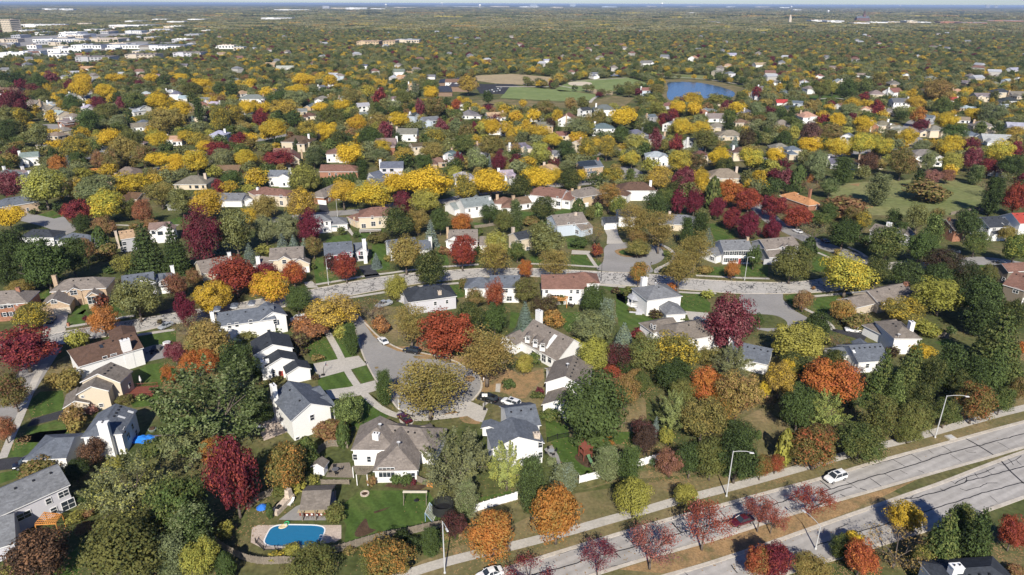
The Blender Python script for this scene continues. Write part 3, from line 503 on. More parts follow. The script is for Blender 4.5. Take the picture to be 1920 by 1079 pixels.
class Block:
    def __init__(s, P0, d, L, hw, he, hr, ends, z0=0.0, oh=0.35):
        s.P = P0; s.d = d; s.n = Vector((-d.y, d.x, 0)); s.L = L; s.hw = hw; s.he = he; s.hr = hr; s.z0 = z0
        s.S0 = -hw if ends[0] == 'h' else 0.0; s.S1 = L + (hw if ends[1] == 'h' else 0.0); s.ends = ends
        s.oh = oh; s.k = (hr - he) / hw; s.wt = he + s.k * oh - 0.12
    def w(s, a, t, z): p = s.P + s.d * a + s.n * t; return Vector((p.x, p.y, z))
    def inside(s, p, m=0.0):
        q = Vector((p[0], p[1], 0)) - s.P; a = q.dot(s.d); t = q.dot(s.n)
        return s.S0 + s.oh - m < a < s.S1 - s.oh + m and abs(t) < s.hw - s.oh + m and s.z0 <= p[2] < s.wt
    def top(s, x, y):     # roof height over a point, or None
        q = Vector((x, y, 0)) - s.P; a = q.dot(s.d); t = abs(q.dot(s.n))
        if t > s.hw or a < s.S0 or a > s.S1: return None
        h = s.hr - s.k * t
        if s.ends[0] == 'h': h = min(h, s.he + s.k * (a - s.S0))
        if s.ends[1] == 'h': h = min(h, s.he + s.k * (s.S1 - a))
        return h
    def walls(s):  # (a, b) ground ends, outward normal, gable?
        a0, a1, t = s.S0 + s.oh, s.S1 - s.oh, s.hw - s.oh
        return [(s.w(a0, -t, 0), s.w(a1, -t, 0), -s.n, False), (s.w(a1, t, 0), s.w(a0, t, 0), s.n, False), (s.w(a1, -t, 0), s.w(a1, t, 0), s.d, s.ends[1] == 'g'), (s.w(a0, t, 0), s.w(a0, -t, 0), -s.d, s.ends[0] == 'g')]
    def mesh_walls(s, mb, o):
        for a, b, n, g in s.walls():
            pts = [Vector((a.x, a.y, s.z0)), Vector((b.x, b.y, s.z0)), Vector((b.x, b.y, s.wt)), Vector((a.x, a.y, s.wt))]
            if g: m = (a + b) / 2; pts.insert(3, Vector((m.x, m.y, s.wt + s.k * (s.hw - s.oh))))
            mb.poly([p - o for p in pts])
    def mesh_roof(s, mb, o, th=0.2):
        e = [s.w(s.S0, -s.hw, s.he), s.w(s.S1, -s.hw, s.he), s.w(s.S1, s.hw, s.he), s.w(s.S0, s.hw, s.he)]; r = [s.w(0, 0, s.hr), s.w(s.L, 0, s.hr)]
        up = [p - o for p in e + r]; dn = [p - Vector((0, 0, th)) for p in up]
        mb.add(up, [(0, 1, 5, 4), (2, 3, 4, 5)] + ([(3, 0, 4)] if s.ends[0] == 'h' else []) + ([(1, 2, 5)] if s.ends[1] == 'h' else []), 0)
        mb.add(dn, [(4, 5, 1, 0), (5, 4, 3, 2)] + ([(4, 0, 3)] if s.ends[0] == 'h' else []) + ([(5, 2, 1)] if s.ends[1] == 'h' else []), 1)
        rim = [(0, 1), (2, 3)]
        rim += [(1, 2)] if s.ends[1] == 'h' else [(1, 5), (5, 2)]; rim += [(3, 0)] if s.ends[0] == 'h' else [(3, 4), (4, 0)]
        for i, j in rim: mb.add([up[i], dn[i], dn[j], up[j]], [(0, 1, 2, 3)], 1)
        # ridge cap
        q = Vector((0, 0, 0.03)); c = s.n * 0.16; dz = Vector((0, 0, s.k * 0.16)); mb.add([r[0] - o + q, r[1] - o + q, r[1] - o + c - dz + q, r[0] - o + c - dz + q, r[1] - o - c - dz + q, r[0] - o - c - dz + q], [(0, 3, 2, 1), (0, 1, 4, 5)], 0)
def block_px(b, jit=0.0, main=False):
    Ax, Ay, Bx, By, Cx, Cy, he, ends = b[:8]; pitch = b[8] if len(b) > 8 and b[8] else 0.55; z0 = b[9] if len(b) > 9 else 0.0
    hr = he + 2.5
    for _ in range(8):
        A, B, Cc = G(Ax, Ay, hr), G(Bx, By, hr), G(Cx, Cy, he); A.z = B.z = Cc.z = 0
        d = (B - A); L = d.length; d.normalize(); n = Vector((-d.y, d.x, 0)); hw = abs((Cc - A).dot(n)); lo, hi = (3.9, 7.0 if Ay > 560 else 6.0) if main else (1.0, 3.2) if z0 else (1.5, 6.0 if Ay > 560 else 4.6); hw = min(max(hw, lo), hi); hr = he + pitch * hw
    return Block(A, d, max(L, 0.4), hw, he + jit, hr + jit, ends, z0)
def wmesh(w, h, kind):
    k = (round(w, 2), round(h, 2), kind)
    if k in WCACHE: return WCACHE[k]
    mb = MB()
    if kind == 'pane': mb.box((0, -0.025, 0), (w, 0.05, h))
    elif kind == 'frame':
        t = 0.09
        for x in (-w / 2 - t / 2 + .02, w / 2 + t / 2 - .02): mb.box((x, -0.05, 0), (t, 0.1, h + 2 * t - .04))
        for z in (-h / 2 - t / 2 + .02, h / 2 + t / 2 - .02): mb.box((0, -0.047, z), (w - .04, 0.094, t))
        mb.box((0, -0.045, 0), (w - .04, 0.09, 0.06))
        if w > 1.3:
            for i in range(1, int(w / 0.75)): mb.box((-w / 2 + w * i / int(w / 0.75), -0.046, 0), (0.07, 0.092, h - .04))
    elif kind == 'shutter': mb.box((0, -0.03, 0), (w, 0.06, h))
    elif kind == 'panel':
        mb.box((0, -0.03, 0), (w, 0.06, h))
        for i in range(4):
            for j in range(max(2, int(w / 1.1))):
                ww = w / max(2, int(w / 1.1)); mb.box((-w / 2 + ww * (j + .5), -0.075, -h / 2 + h / 4 * (i + .5)), (ww - .12, 0.03, h / 4 - .1))
    elif kind == 'door': mb.box((0, -0.03, 0), (w, 0.06, h)); mb.box((0, -0.07, h * .22), (w * .6, 0.02, h * .3)); mb.box((0, -0.07, -h * .22), (w * .6, 0.02, h * .3))
    me = mb.mesh(kind, M['glass'] if kind == 'pane' else M['trim'] if kind == 'frame' else M['paint']); WCACHE[k] = me; return me
def put_window(root, base, p, n, w=0.95, h=1.35, frame=True, shutter=None):
    rz = math.atan2(n.x, -n.y)
    o = link('window', wmesh(w, h, 'pane'), root, p - base, rz=rz)
    if frame: link('frame', wmesh(w, h, 'frame'), o)
    if shutter:
        for sx in (-1, 1): link('shutter', wmesh(0.42, h, 'shutter'), o, (sx * (w / 2 + .33), 0, 0), C[shutter] if isinstance(shutter, str) else shutter)
    return o
def wall_hit(blocks, px, py):
    d = ray(px, py); best = None
    for b in blocks:
        for a, c, n, g in b.walls():
            den = d.dot(n)
            if den > -1e-3: continue
            t = (a - CAMP).dot(n) / den; p = CAMP + d * t; e = c - a; u = (p - Vector((a.x, a.y, p.z))).dot(e) / e.length_squared
            if -0.03 < u < 1.03 and b.z0 - .3 < p.z < b.hr and (best is None or t < best[0]): best = (t, p, n)
    return best
def chimney(root, base, p, z0, z1, w, d, col, rz, brick=False):
    mb = MB(); mb.box((p.x - base.x, p.y - base.y, (z0 + z1) / 2), (w, d, z1 - z0), rz); mb.box((p.x - base.x, p.y - base.y, z1 + .06), (w + .14, d + .14, .12), rz)
    c = mb.build('chimney', M['brick' if brick else 'siding'], root, col)
    for k in (-.25, .25):
        f = MB(); f.lathe((p.x - base.x + k * w * math.cos(rz), p.y - base.y + k * w * math.sin(rz), z1 + .12), [(.11, 0), (.11, .2), (.15, .21), (.15, .26)], 8); f.build('flue', M['black'], c)
def auto_windows(root, base, blocks, rnd, dens, frame, shutter=None, used=None, size=1.0):
    used = used if used is not None else []
    n_win = 0
    for b in blocks:
        for a, c, n, g in b.walls():
            m = (a + c) / 2
            if n.dot((CAMP - m).normalized()) < 0.12: continue
            ln = (c - a).length; k = max(1, int(ln / 3.1)); zs = ([1.55, 4.15] if b.he > 4.2 else [1.5]) if b.z0 < .5 else [b.z0 + 1.0]
            for z in zs:
                if z + .75 > b.wt + (0.5 if g else 0): continue
                for i in range(k):
                    if rnd.random() > dens or n_win > 40: continue
                    p = a.lerp(c, (i + .5) / k); p.z = z; q = p + n * 0.25
                    if any(o is not b and (o.inside(q, .4) or o.inside(q + (c - a).normalized() * .6) or o.inside(q - (c - a).normalized() * .6) or (o.top(q.x, q.y) and o.z0 < z < o.top(q.x, q.y) + .9 and o.inside((q.x, q.y, o.z0 + .1), .3))) for o in blocks): continue
                    if any((p - u).length < 1.5 for u in used): continue
                    used.append(p); w = rnd.choice((.9, .9, .95, 1.7)) * size; put_window(root, base, p + n * .02, n, w, 1.35 * size if b.z0 < .5 else 1.2, frame, shutter); n_win += 1
HN = 0; DBG = False
def house(short, label, wall, roof, blocks, feats=(), dens=0.35, shutter=None, brick=False, vents=3, frame=True, catg='house', name='house', group=None):
    global HN
    HN += 1; rnd = random.Random(HN * 91)
    B = [block_px(b, 0.017 * i, i == 0 and name == 'house') for i, b in enumerate(blocks)]
    if DBG: print(HN, short, [(round(b.L,1), round(b.hw*2,1), round(b.he,1), round(b.hr,1)) for b in B])
    m0 = B[0]; base = m0.w((m0.S0 + m0.S1) / 2, 0, 0); root = empty(name, base)
    wallc = C[wall] if isinstance(wall, str) else wall; roofc = C[roof] if isinstance(roof, str) else roof
    mb = MB(); rb = MB()
    for b in B:
        if b.z0 < .5: b.mesh_walls(mb, base); b.mesh_roof(rb, base)
    mb.build('wall', M['brick' if brick else 'siding'], root, wallc); rf = rb.build('roof', [M['shingle'], M['trim']], root, roofc)
    for b in B:
        if b.z0 >= .5:
            m2 = MB(); b.mesh_walls(m2, base); dm = m2.build('dormer', M['siding'], root, wallc)
            m3 = MB(); b.mesh_roof(m3, base, .12); m3.build('dormer_roof', [M['shingle'], M['trim']], dm, roofc)
    used = []
    for f in feats:
        k = f[0]
        if k == 'c':   # chimney: top pixel, top height, width, depth, colour, from height
            _, x, y, z, w, d, col = f[:7]; rz = math.atan2(m0.d.y, m0.d.x); best = None
            for zz in np.arange(11.5, 3.0, -.08):      # the stack stands where its top shows about a metre above the roof
                p = G(x, y, float(zz)); t = max([b.top(p.x, p.y) or 0 for b in B if b.z0 < .5])
                if t and zz - t < 1.1: best = (p, float(zz)); break
            if best is None:
                for zz in np.arange(m0.hr + 1.2, m0.he, -.1):
                    p = G(x, y, float(zz)); q = p - (m0.P + m0.d * m0.L / 2); q.z = 0; e = max(abs(q.dot(m0.d)) - (m0.S1 - m0.S0) / 2, 0) + max(abs(q.dot(m0.n)) - m0.hw, 0)
                    if best is None or e < best[2] - .05: best = (p, float(zz), e)
            p, z = best[0], best[1]
            chimney(root, base, Vector((p.x, p.y, 0)), 0, z, w, d, C[col] if isinstance(col, str) else col, rz, col in ('brick', 'tanb', 'stone')); used.append(Vector((p.x, p.y, 4.1))); used.append(Vector((p.x, p.y, 1.5))); continue
        if k == 'C':   # stack outside a wall: foot pixel, top pixel row
            _, x, y, yt, w, d, col = f; p = G(x, y); z = 8.0
            for _ in range(8): z += (proj((p.x, p.y, z))[1] - yt) * depth((p.x, p.y, z)) / FPX / .85
            chimney(root, base, p, 0, z, w, d, C[col], math.atan2(m0.d.y, m0.d.x)); used += [Vector((p.x, p.y, 4.1)), Vector((p.x, p.y, 1.5))]; continue
        if k == 'sky' or k == 'dish' or k == 'solar':
            x, y = f[1], f[2]; best = None
            for z in np.arange(9.5, 2.4, -.1):
                p = G(x, y, float(z)); t = max([b.top(p.x, p.y) or 0 for b in B])
                if t >= z: best = p; break
            if best is None: continue
            bb = max(B, key=lambda b: b.top(best.x, best.y) or 0); q = best - bb.P; q.z = 0; sgn = 1 if q.dot(bb.n) > 0 else -1; n = (bb.n * sgn * bb.k + Vector((0, 0, 1))).normalized()
            w, h = (f[3], f[4]) if len(f) > 4 else (.8, 1.2)
            mb = MB(); u = bb.d; v = n.cross(u); pts = [best - base + u * a * w / 2 + v * c * h / 2 for a, c in ((-1, -1), (1, -1), (1, 1), (-1, 1))]; mb.add([p + n * .12 for p in pts] + pts, [(0, 1, 2, 3), (0, 4, 5, 1), (1, 5, 6, 2), (2, 6, 7, 3), (3, 7, 4, 0)]); 
            if k == 'sky': mb.build(f[6] if len(f) > 6 else 'skylight', M['lamp'] if len(f) > 5 else M['glass'], root)
            elif k == 'solar': mb.build('solar_panel', M['glass'], root)
            else:
                mb = MB(); mb.tube(best - base, best - base + Vector((0, 0, .9)), .04); c0 = best - base + Vector((0, -.1, 1.0)); mb.lathe(c0, [(.05, 0), (.25, .06), (.42, .2), (.4, .22), (.2, .12), (.05, .06)], 12); mb.build('satellite_dish', M['metal'], root)
            continue
        h = wall_hit(B, f[1], f[2])
        if h is None: continue
        p, n = h[1], h[2]; rz = math.atan2(n.x, -n.y)
        w, hh = (f[3], f[4]) if len(f) > 4 else (.95, 1.35)
        if k == 'w': put_window(root, base, p + n * .02, n, w, hh, True, shutter if len(f) > 5 else None)
        elif k == 'g':
            p.z = hh / 2 + .02; link('garage_door', wmesh(w, hh, 'panel'), root, p + n * .02 - base, C[f[5]] if len(f) > 5 else (.82, .81, .79), rz)
        elif k == 'd': p.z = 1.1; link('door', wmesh(w, 2.1, 'door'), root, p + n * .02 - base, C[f[5]] if len(f) > 5 else (.8, .8, .78), rz)
        used.append(p.copy())
    if dens: auto_windows(root, base, [b for b in B], rnd, dens, frame, shutter, used)
    # vents along the back of the main ridge
    for i in range(vents):
        a = m0.L * (i + .6) / (vents + .2); t = -1.1 if (m0.n.dot(CAMP - base) < 0) else 1.1
        v = MB(); q = m0.w(a, t, m0.hr - m0.k * abs(t) + .1) - base
        v.box(q, (.42, .42, .24), math.atan2(m0.d.y, m0.d.x), top=.8); v.build('roof_vent', M['black'], root)
    x, y = proj(base + Vector((0, 0, 4))); root['label'] = label; root['category'] = catg
    if group: root['group'] = group
    if label: THINGS.append((root, x, y, None, label))
    if short: LAND.append((short, x, y))
    for b in B: 
        for a in np.linspace(b.S0, b.S1, max(2, int((b.S1 - b.S0) / 6) + 1)): p = b.w(float(a), 0, 0); HOUSES.append((p.x, p.y, b.hw + 1.0))
    return root, B
H = house
# ---- lower left
H('the grey house with orange pergola', 'grey-roofed lilac-grey house at the frame edge, orange pergola against its back wall', 'lilac', 'grey',
  [(-70, 946, 109, 870, 141, 905, 5.3, 'gg'), (-60, 985, 26, 961, 20, 1022, 3.0, 'gg')], [('w', 119, 926, 1.7, 1.3), ('w', 128, 946, 2.2, 2.0), ('w', 91, 940, .9, 1.2), ('w', 45, 967, 2.2, 1.4), ('w', 101, 957, 1.0, 1.2), ('sky', 17, 1000, .8, 1.3, 1)], 0, vents=5)
H('the white house beside the blue tarp', 'white house with slate-grey roof and tall white chimney beside the blue tarp', 'white', 'bgrey',
  [(217, 757, 200, 782, 227, 818, 5.3, 'gh', .5), (103, 822, 140, 820, 137, 859, 2.9, 'hg', .45)],
  [('C', 210, 858, 793, 1.1, 2.0, 'white'), ('w', 233, 808), ('w', 248, 800), ('w', 255, 812), ('w', 240, 818, 1.6, 1.5), ('w', 170, 826, 1.4, .8), ('sky', 228, 783, .6, 1.5, 1), ('sky', 245, 773, .6, 1.2, 1)], 0, vents=4)
H('the cream house with red deck', 'cream house with two stepped front gables and a red deck behind', 'cream', 'gbrown',
  [(208, 679, 183, 701, 232, 712, 5.3, 'gg', .5), (181, 706, 170, 725, 205, 732, 5.0, 'gg', .5), (146, 726, 140, 752, 118, 763, 2.8, 'gg', .5)], [('w', 155, 744, .6, .6), ('w', 190, 760, .9, .9), ('w', 243, 722, .9, 1.2)], 0, vents=4)
H('the brown-roofed white house', 'white house under a wide chocolate brown roof with broad white chimney', 'white', 'brown',
  [(180, 640, 252, 620, 257, 656, 5.0, 'hg', .42), (226, 610, 232, 632, 258, 630, 5.6, 'gg', .35)], [('C', 246, 690, 638, 2.2, 1.2, 'white'), ('w', 213, 666, 1.4, .7), ('w', 197, 672, 1.0, 1.2), ('sky', 190, 650)], 0, vents=4)
H('the brick and white house', 'two-storey brick and white house with shuttered windows and brick chimney', 'brick', 'taupe',
  [(-40, 552, 27, 547, 26, 570, 5.6, 'gh')], [('c', 33, 540, 9.6, 1.1, .9, 'brick'), ('w', 3, 575, .9, 1.3, 1), ('w', 17, 573, .9, 1.3, 1), ('w', 9, 590, .9, 1.3, 1), ('w', 21, 589, .9, 1.3, 1)], 0, shutter='dark', brick=True)
H('the tan brick arched-window house', 'tan brick house with arched front windows and a gabled garage', 'tanb', 'taupe',
  [(130, 519, 174, 516, 188, 541, 5.2, 'hh', .5), (112, 541, 98, 561, 131, 572, 3.0, 'gg', .6), (140, 527, 137, 540, 153, 549, 5.0, 'gg', .6), (179, 536, 172, 549, 188, 557, 3.9, 'gg', .7)],
  [('c', 101, 517, 9.5, 1.2, .9, 'tanb'), ('w', 138, 549, 1.8, 1.5), ('w', 172, 563, 2.2, 2.4), ('w', 101, 566, 1.6, 1.2), ('g', 116, 580, 4.6, 2.2, 'beige'), ('d', 152, 572, 1.0, 2.1, 'brown')], 0.1, brick=True)
H('the blue-grey twin-gable house', 'blue-grey house with white-trimmed twin gables above a white garage', 'lilac', 'bgrey',
  [(226, 513, 287, 505, 291, 531, 5.2, 'gg'), (275, 514, 270, 522, 291, 533, 5.2, 'gg', .6), (291, 512, 322, 509, 323, 531, 3.6, 'gg', .6), (307, 513, 305, 524, 318, 531, 4.4, 'gg', .7, 3.2)],
  [('c', 322, 499, 7.6, 1.1, .9, 'white'), ('w', 306, 531, 1.6, 1.6), ('w', 276, 537), ('w', 283, 535), ('g', 303, 551, 4.6, 2.2)], 0.2)
H('the tan-roofed ranch', 'low ranch house with broad pale taupe roof and white gable', 'cream', 'taupe',
  [(368, 490, 428, 479, 392, 529, 2.9, 'gg', .5), (412, 485, 400, 505, 390, 513, 3.0, 'gg', .6)], [('c', 429, 474, 6.2, 1.1, .9, 'white'), ('w', 402, 512, 1.6, 1.3), ('w', 415, 522)], 0.2)
H('the long white house with roof bumps', 'long white house with slate-blue roof and three hipped bumps along its ridge', 'white', 'bgrey',
  [(404, 580, 512, 566, 424, 611, 5.4, 'gg', .5), (498, 566, 511, 585, 540, 593, 5.4, 'gg', .5), (407, 574, 406, 577, 411, 581, 6.5, 'hh', .6, 6.0), (439, 568, 438, 571, 443, 575, 6.5, 'hh', .6, 6.0), (472, 563, 471, 566, 476, 570, 6.5, 'hh', .6, 6.0)],
  [('c', 397, 586, 8.4, 1.0, 1.2, 'white'), ('w', 430, 611, .9, 1.3), ('w', 444, 609, .9, 1.3), ('w', 516, 603, 1.0, 1.4), ('w', 470, 604, .9, 1.3), ('sky', 413, 591, .7, 1.0), ('sky', 445, 587, .7, 1.0)], 0.15)
H('the white house with charcoal gables', 'white house with charcoal roof, stepped gables and a tall windowless chimney', 'white', 'dark',
  [(504, 621, 511, 646, 551, 654, 5.4, 'gg', .42), (521, 655, 527, 671, 560, 676, 4.2, 'gg', .45), (552, 673, 559, 688, 586, 696, 3.2, 'gg', .45)],
  [('C', 501, 710, 677, 1.3, 2.1, 'white'), ('d', 528, 708, 1.0, 2.1, 'red'), ('w', 513, 705, .7, 1.2), ('w', 513, 697, .7, 1.0)], 0, vents=2)
H('the white cul-de-sac house', 'white house with steep slate roof and big blank gable by the cul-de-sac', 'white', 'bgrey',
  [(541, 714, 582, 757, 546, 791, 5.5, 'gg', .55), (566, 740, 600, 725, 606, 745, 4.6, 'gg', .5), (590, 752, 614, 741, 624, 762, 4.4, 'gg', .5)],
  [('c', 512, 723, 9.0, 1.8, 1.0, 'white'), ('w', 585, 783, .95, 1.4), ('w', 527, 790, .9, 1.5), ('w', 519, 786, .9, 1.5), ('w', 558, 824, .8, 1.2), ('sky', 519, 746, .6, 1.0, 1)], 0, vents=2)
H('the big taupe-roofed house', 'sprawling white house under a big many-hipped taupe roof beside the pool yard', 'white', 'taupe',
  [(724, 796, 788, 803, 780, 846, 3.3, 'hh', .55), (752, 800, 745, 836, 784, 885, 3.1, 'gh', .62), (713, 780, 706, 801, 656, 849, 4.2, 'gh', .55), (795, 801, 775, 806, 813, 817, 3.2, 'hh', .6)],
  [('c', 705, 814, 9.4, 1.3, 1.1, 'white'), ('w', 666, 857, .9, 1.4), ('w', 692, 861, .8, 1.4), ('w', 725, 886, 3.2, 2.3), ('w', 771, 893, 1.6, 1.7), ('dish', 713, 804), ('dish', 748, 838)], 0, vents=5)
H('the slate-roofed stone-chimney house', 'white house with slate roof, square dormer and rough stone chimney', 'white', 'bgrey',
  [(945, 766, 1004, 758, 1026, 796, 5.3, 'gg', .5), (958, 782, 972, 820, 920, 838, 5.2, 'gg', .4), (921, 786, 917, 800, 934, 803, 5.6, 'gg', .35, 3.5)],
  [('c', 1006, 813, 8.2, 1.3, 1.0, 'stone'), ('w', 1013, 834, .9, 1.4), ('w', 1013, 853, .9, 1.4), ('w', 1019, 806, .9, 1.4)], 0.1, vents=3)
H('the grey-roofed white house pair', 'white house with taupe roof stepping down to a lower front gable', 'white', 'gbrown',
  [(1076, 666, 1060, 706, 1021, 717, 5.4, 'gg', .5), (1060, 684, 1026, 691, 1024, 700, 4.6, 'gg', .45), (1057, 726, 1046, 751, 1016, 757, 2.9, 'gg', .5)], [('dish', 1064, 690)], 0.06, vents=6)
H('the white house with three dormers', 'white house with long taupe roof, three little dormers and a white roof band', 'white', 'taupe',
  [(1000, 594, 1077, 632, 1018, 663, 3.2, 'gg', .75), (975, 620, 950, 633, 982, 640, 3.0, 'gg', .6), (994, 620, 988, 630, 993, 637, 5.4, 'gg', .8, 3.8), (1008, 628, 1003, 638, 1009, 645, 5.4, 'gg', .8, 3.8), (1022, 635, 1016, 645, 1023, 652, 5.4, 'gg', .8, 3.8)],
  [('c', 1011, 583, 8.8, 1.9, 1.2, 'white'), ('dish', 1028, 600), ('sky', 1033, 641, 1.3, 4.6, 1, 'roof_band'), ('w', 990, 634, 1.0, 1.2), ('w', 1004, 641, 1.0, 1.2), ('w', 1018, 648, 1.0, 1.2), ('w', 1020, 672, 1.6, 2.0), ('w', 1031, 674, 1.4, 2.0), ('g', 950, 648, 4.6, 2.2), ('w', 1000, 663, 1.2, 1.6)], 0.15)
H('the white house with gazebo porch', 'white hip-roofed house with round gazebo porch and detached-looking garage', 'white', 'grey',
  [(1228, 536, 1236, 535, 1269, 557, 5.4, 'hh', .45), (1253, 563, 1262, 573, 1285, 585, 2.8, 'hh', .45)], [('c', 1208, 521, 9.0, 1.8, 1.3, 'white'), ('dish', 1229, 537)], 0.04, vents=1)
H('the white house with cedar pergola', 'white two-storey house with long pinkish brown roof and cedar pergola', 'white', 'rbrown',
  [(1014, 520, 1098, 520, 1015, 543, 5.4, 'gg', .5), (1090, 514, 1097, 514, 1114, 533, 5.0, 'hh', .5)], [('w', 1025, 546), ('w', 1083, 547), ('w', 1071, 547, .8, 1.0), ('w', 1070, 560, 1.0, 1.5), ('w', 1041, 558, 2.4, 2.0)], 0.1, vents=2)
H('the slate-blue house', 'slate-blue roofed white house tucked behind a tall crimson tree', 'white', 'bgrey',
  [(918, 514, 975, 514, 945, 541, 5.2, 'gg', .5), (897, 521, 905, 521, 884, 542, 3.4, 'hh', .5)], [('w', 947, 545, 1.8, 1.4), ('w', 968, 546, 1.8, 1.4), ('w', 955, 560, 1.6, 1.6)], 0.2)
H('the lilac house with tan chimney', 'pale lilac house under a charcoal hip roof with tan brick chimney', 'lilac', 'dark',
  [(788, 536, 820, 532, 846, 557, 4.4, 'hh', .5), (770, 544, 778, 541, 763, 562, 3.0, 'hh', .5)], [('c', 824, 546, 8.2, 1.1, .9, 'stone'), ('w', 816, 569, .9, 1.2), ('w', 838, 566, .8, 1.2)], 0.05, vents=2)
# ---- north side of the street
H('the house with red shutters', 'pale lilac house with red-shuttered windows and white double garage', 'lilac', 'bgrey',
  [(606, 456, 660, 452, 613, 480, 5.3, 'gg', .5), (627, 461, 626, 466, 638, 476, 5.3, 'gg', .7), (662, 456, 688, 454, 697, 485, 3.2, 'gg', .6), (679, 461, 678, 466, 690, 478, 4.6, 'gg', .7, 3.2)],
  [('c', 682, 449, 7.8, 1.3, .9, 'white'), ('w', 623, 483, 1.0, 1.4, 1), ('w', 634, 481, 1.0, 1.4, 1), ('w', 653, 477, 1.0, 1.4, 1), ('w', 678, 475, 1.0, 1.4, 1), ('g', 683, 494, 4.8, 2.3), ('w', 620, 500, 1.0, 1.4, 1)], 0.1, shutter=(0.30, 0.03, 0.05))
H('the white house behind the olive tree', 'grey-roofed white house with lower wing behind an olive street tree', 'white', 'bgrey',
  [(724, 446, 778, 440, 726, 466, 5.2, 'gg', .5), (784, 451, 807, 450, 812, 473, 3.0, 'gg', .55)], [('c', 806, 445, 7.0, 1.2, .9, 'white')], 0.2)
H('the taupe saltbox house', 'small white house with taupe roof and one front gable behind a crimson maple', 'white', 'taupe',
  [(840, 431, 896, 430, 897, 453, 5.2, 'gg', .5), (853, 440, 851, 444, 868, 455, 5.1, 'gg', .6), (899, 446, 914, 446, 905, 462, 3.0, 'gg', .5)], [('c', 839, 427, 8.4, .9, .9, 'tanb'), ('w', 887, 456, 1.8, 1.4)], 0.2)
H('the cream twin-gable house', 'cream house with taupe roof, two white gables and long driveway', 'cream', 'taupe',
  [(506, 470, 570, 466, 578, 484, 5.0, 'gg', .45), (535, 474, 532, 481, 545, 492, 5.0, 'gg', .6), (562, 478, 561, 486, 581, 498, 3.4, 'gg', .6), (490, 483, 516, 487, 488, 502, 3.0, 'gg', .5)], [('c', 483, 482, 6.6, 1.3, 1, 'white'), ('w', 533, 491, 1.4, 1.4), ('g', 567, 504, 4.6, 2.2)], 0.15)
H('the brown-roofed house with white deck', 'cream house with red-brown hip roof and white-railed deck', 'cream', 'rbrown',
  [(696, 388, 722, 387, 730, 406, 5.2, 'hh', .5), (676, 398, 691, 395, 668, 422, 3.2, 'hh', .5)], [('c', 664, 407, 6.4, .9, .9, 'tanb'), ('w', 698, 408), ('w', 712, 418), ('w', 700, 420, 1.8, 2.0), ('w', 682, 424, 1.8, 1.8)], 0.15)
H('the grey-roofed house with teal awning', 'white house with grey hip roof and a teal awning over its patio', 'white', 'grey',
  [(588, 399, 600, 398, 613, 415, 5.2, 'hh', .5), (616, 407, 630, 406, 643, 424, 3.1, 'hh', .5)], [('w', 604, 418), ('w', 609, 432, .9, 1.2)], 0.15)
H('the green-roofed white house', 'long white house with pale green-grey roof and small ridge gable', 'white', 'green',
  [(862, 377, 918, 370, 869, 391, 5.2, 'gg', .5), (893, 365, 897, 376, 903, 378, 5.6, 'gh', .7), (842, 386, 858, 383, 848, 397, 2.8, 'gg', .5)], [('c', 918, 370, 8.4, .9, 1, 'white'), ('w', 894, 391, 1.0, 1.3), ('w', 880, 395, .9, 1.3)], 0.15)
H('the cream house with charcoal roof', 'cream house with charcoal roof and brick chimney beside a spreading olive tree', 'cream', 'dark', [(962, 437, 992, 431, 966, 452, 5.2, 'gg', .5), (990, 446, 1000, 445, 985, 458, 3.2, 'gg', .5)], [('c', 962, 427, 8, 1, 1, 'stone'), ('w', 975, 455), ('w', 990, 468, 1.8, 2)], 0.3)
H('the pale blue house with gables', 'pale blue-white house with taupe roof, porch gables and cream chimney', 'blue', 'taupe',
  [(1034, 408, 1092, 402, 1046, 424, 5.0, 'gg', .5), (1076, 418, 1100, 412, 1105, 430, 3.0, 'gg', .5)], [('c', 1079, 399, 8.3, 1.2, 1, 'stone'), ('w', 1076, 421, .8, 1.2), ('w', 1066, 420, .8, 1.2), ('w', 1082, 435, 2.0, 1.6)], 0.3)
H('the garage at the cul-de-sac head', 'charcoal-roofed house with a white garage at the head of the cul-de-sac', 'white', 'dark',
  [(1131, 407, 1155, 406, 1131, 419, 2.9, 'gg', .45), (1157, 393, 1190, 393, 1157, 408, 4.6, 'gg', .45)], [('g', 1143, 425, 4.8, 2.2)], 0.1)
H('the grey hip-roofed cream house', 'cream house with broad grey hip roof beyond the cul-de-sac', 'cream', 'grey', [(1262, 405, 1288, 406, 1260, 422, 3.0, 'hh', .45)], [('c', 1256, 397, 6.6, 1, 1, 'stone')], 0.3)
H('the white colonial', 'white colonial house with two rows of dark-shuttered windows', 'white', 'grey',
  [(1349, 451, 1404, 450, 1357, 471, 5.4, 'gg', .5), (1328, 468, 1350, 462, 1330, 485, 3.0, 'gg', .4)],
  [('c', 1402, 445, 8.8, .9, 1, 'tanb')] + [('w', 1362 + i * 8.4, 475, .95, 1.5, 1) for i in range(6)] + [('w', 1362 + i * 8.4, 488, .95, 1.6, 1) for i in range(6) if i != 3] + [('d', 1387, 490, 1.1, 2.2, 'red')], 0.2, shutter='dark')
H('the taupe house with white dormers', 'grey-brown house with taupe roofs and two little white dormers', 'greyw', 'taupe',
  [(1424, 447, 1488, 441, 1446, 468, 4.8, 'gg', .5), (1432, 466, 1468, 464, 1434, 487, 2.9, 'gg', .45), (1470, 455, 1467, 462, 1474, 467, 5.0, 'gg', .7, 3.6), (1479, 453, 1476, 460, 1483, 465, 5.0, 'gg', .7, 3.6)], [('w', 1468, 466, .9, 1.1), ('w', 1477, 464, .9, 1.1), ('g', 1442, 493, 4.6, 2.2, 'greyw')], 0.15)
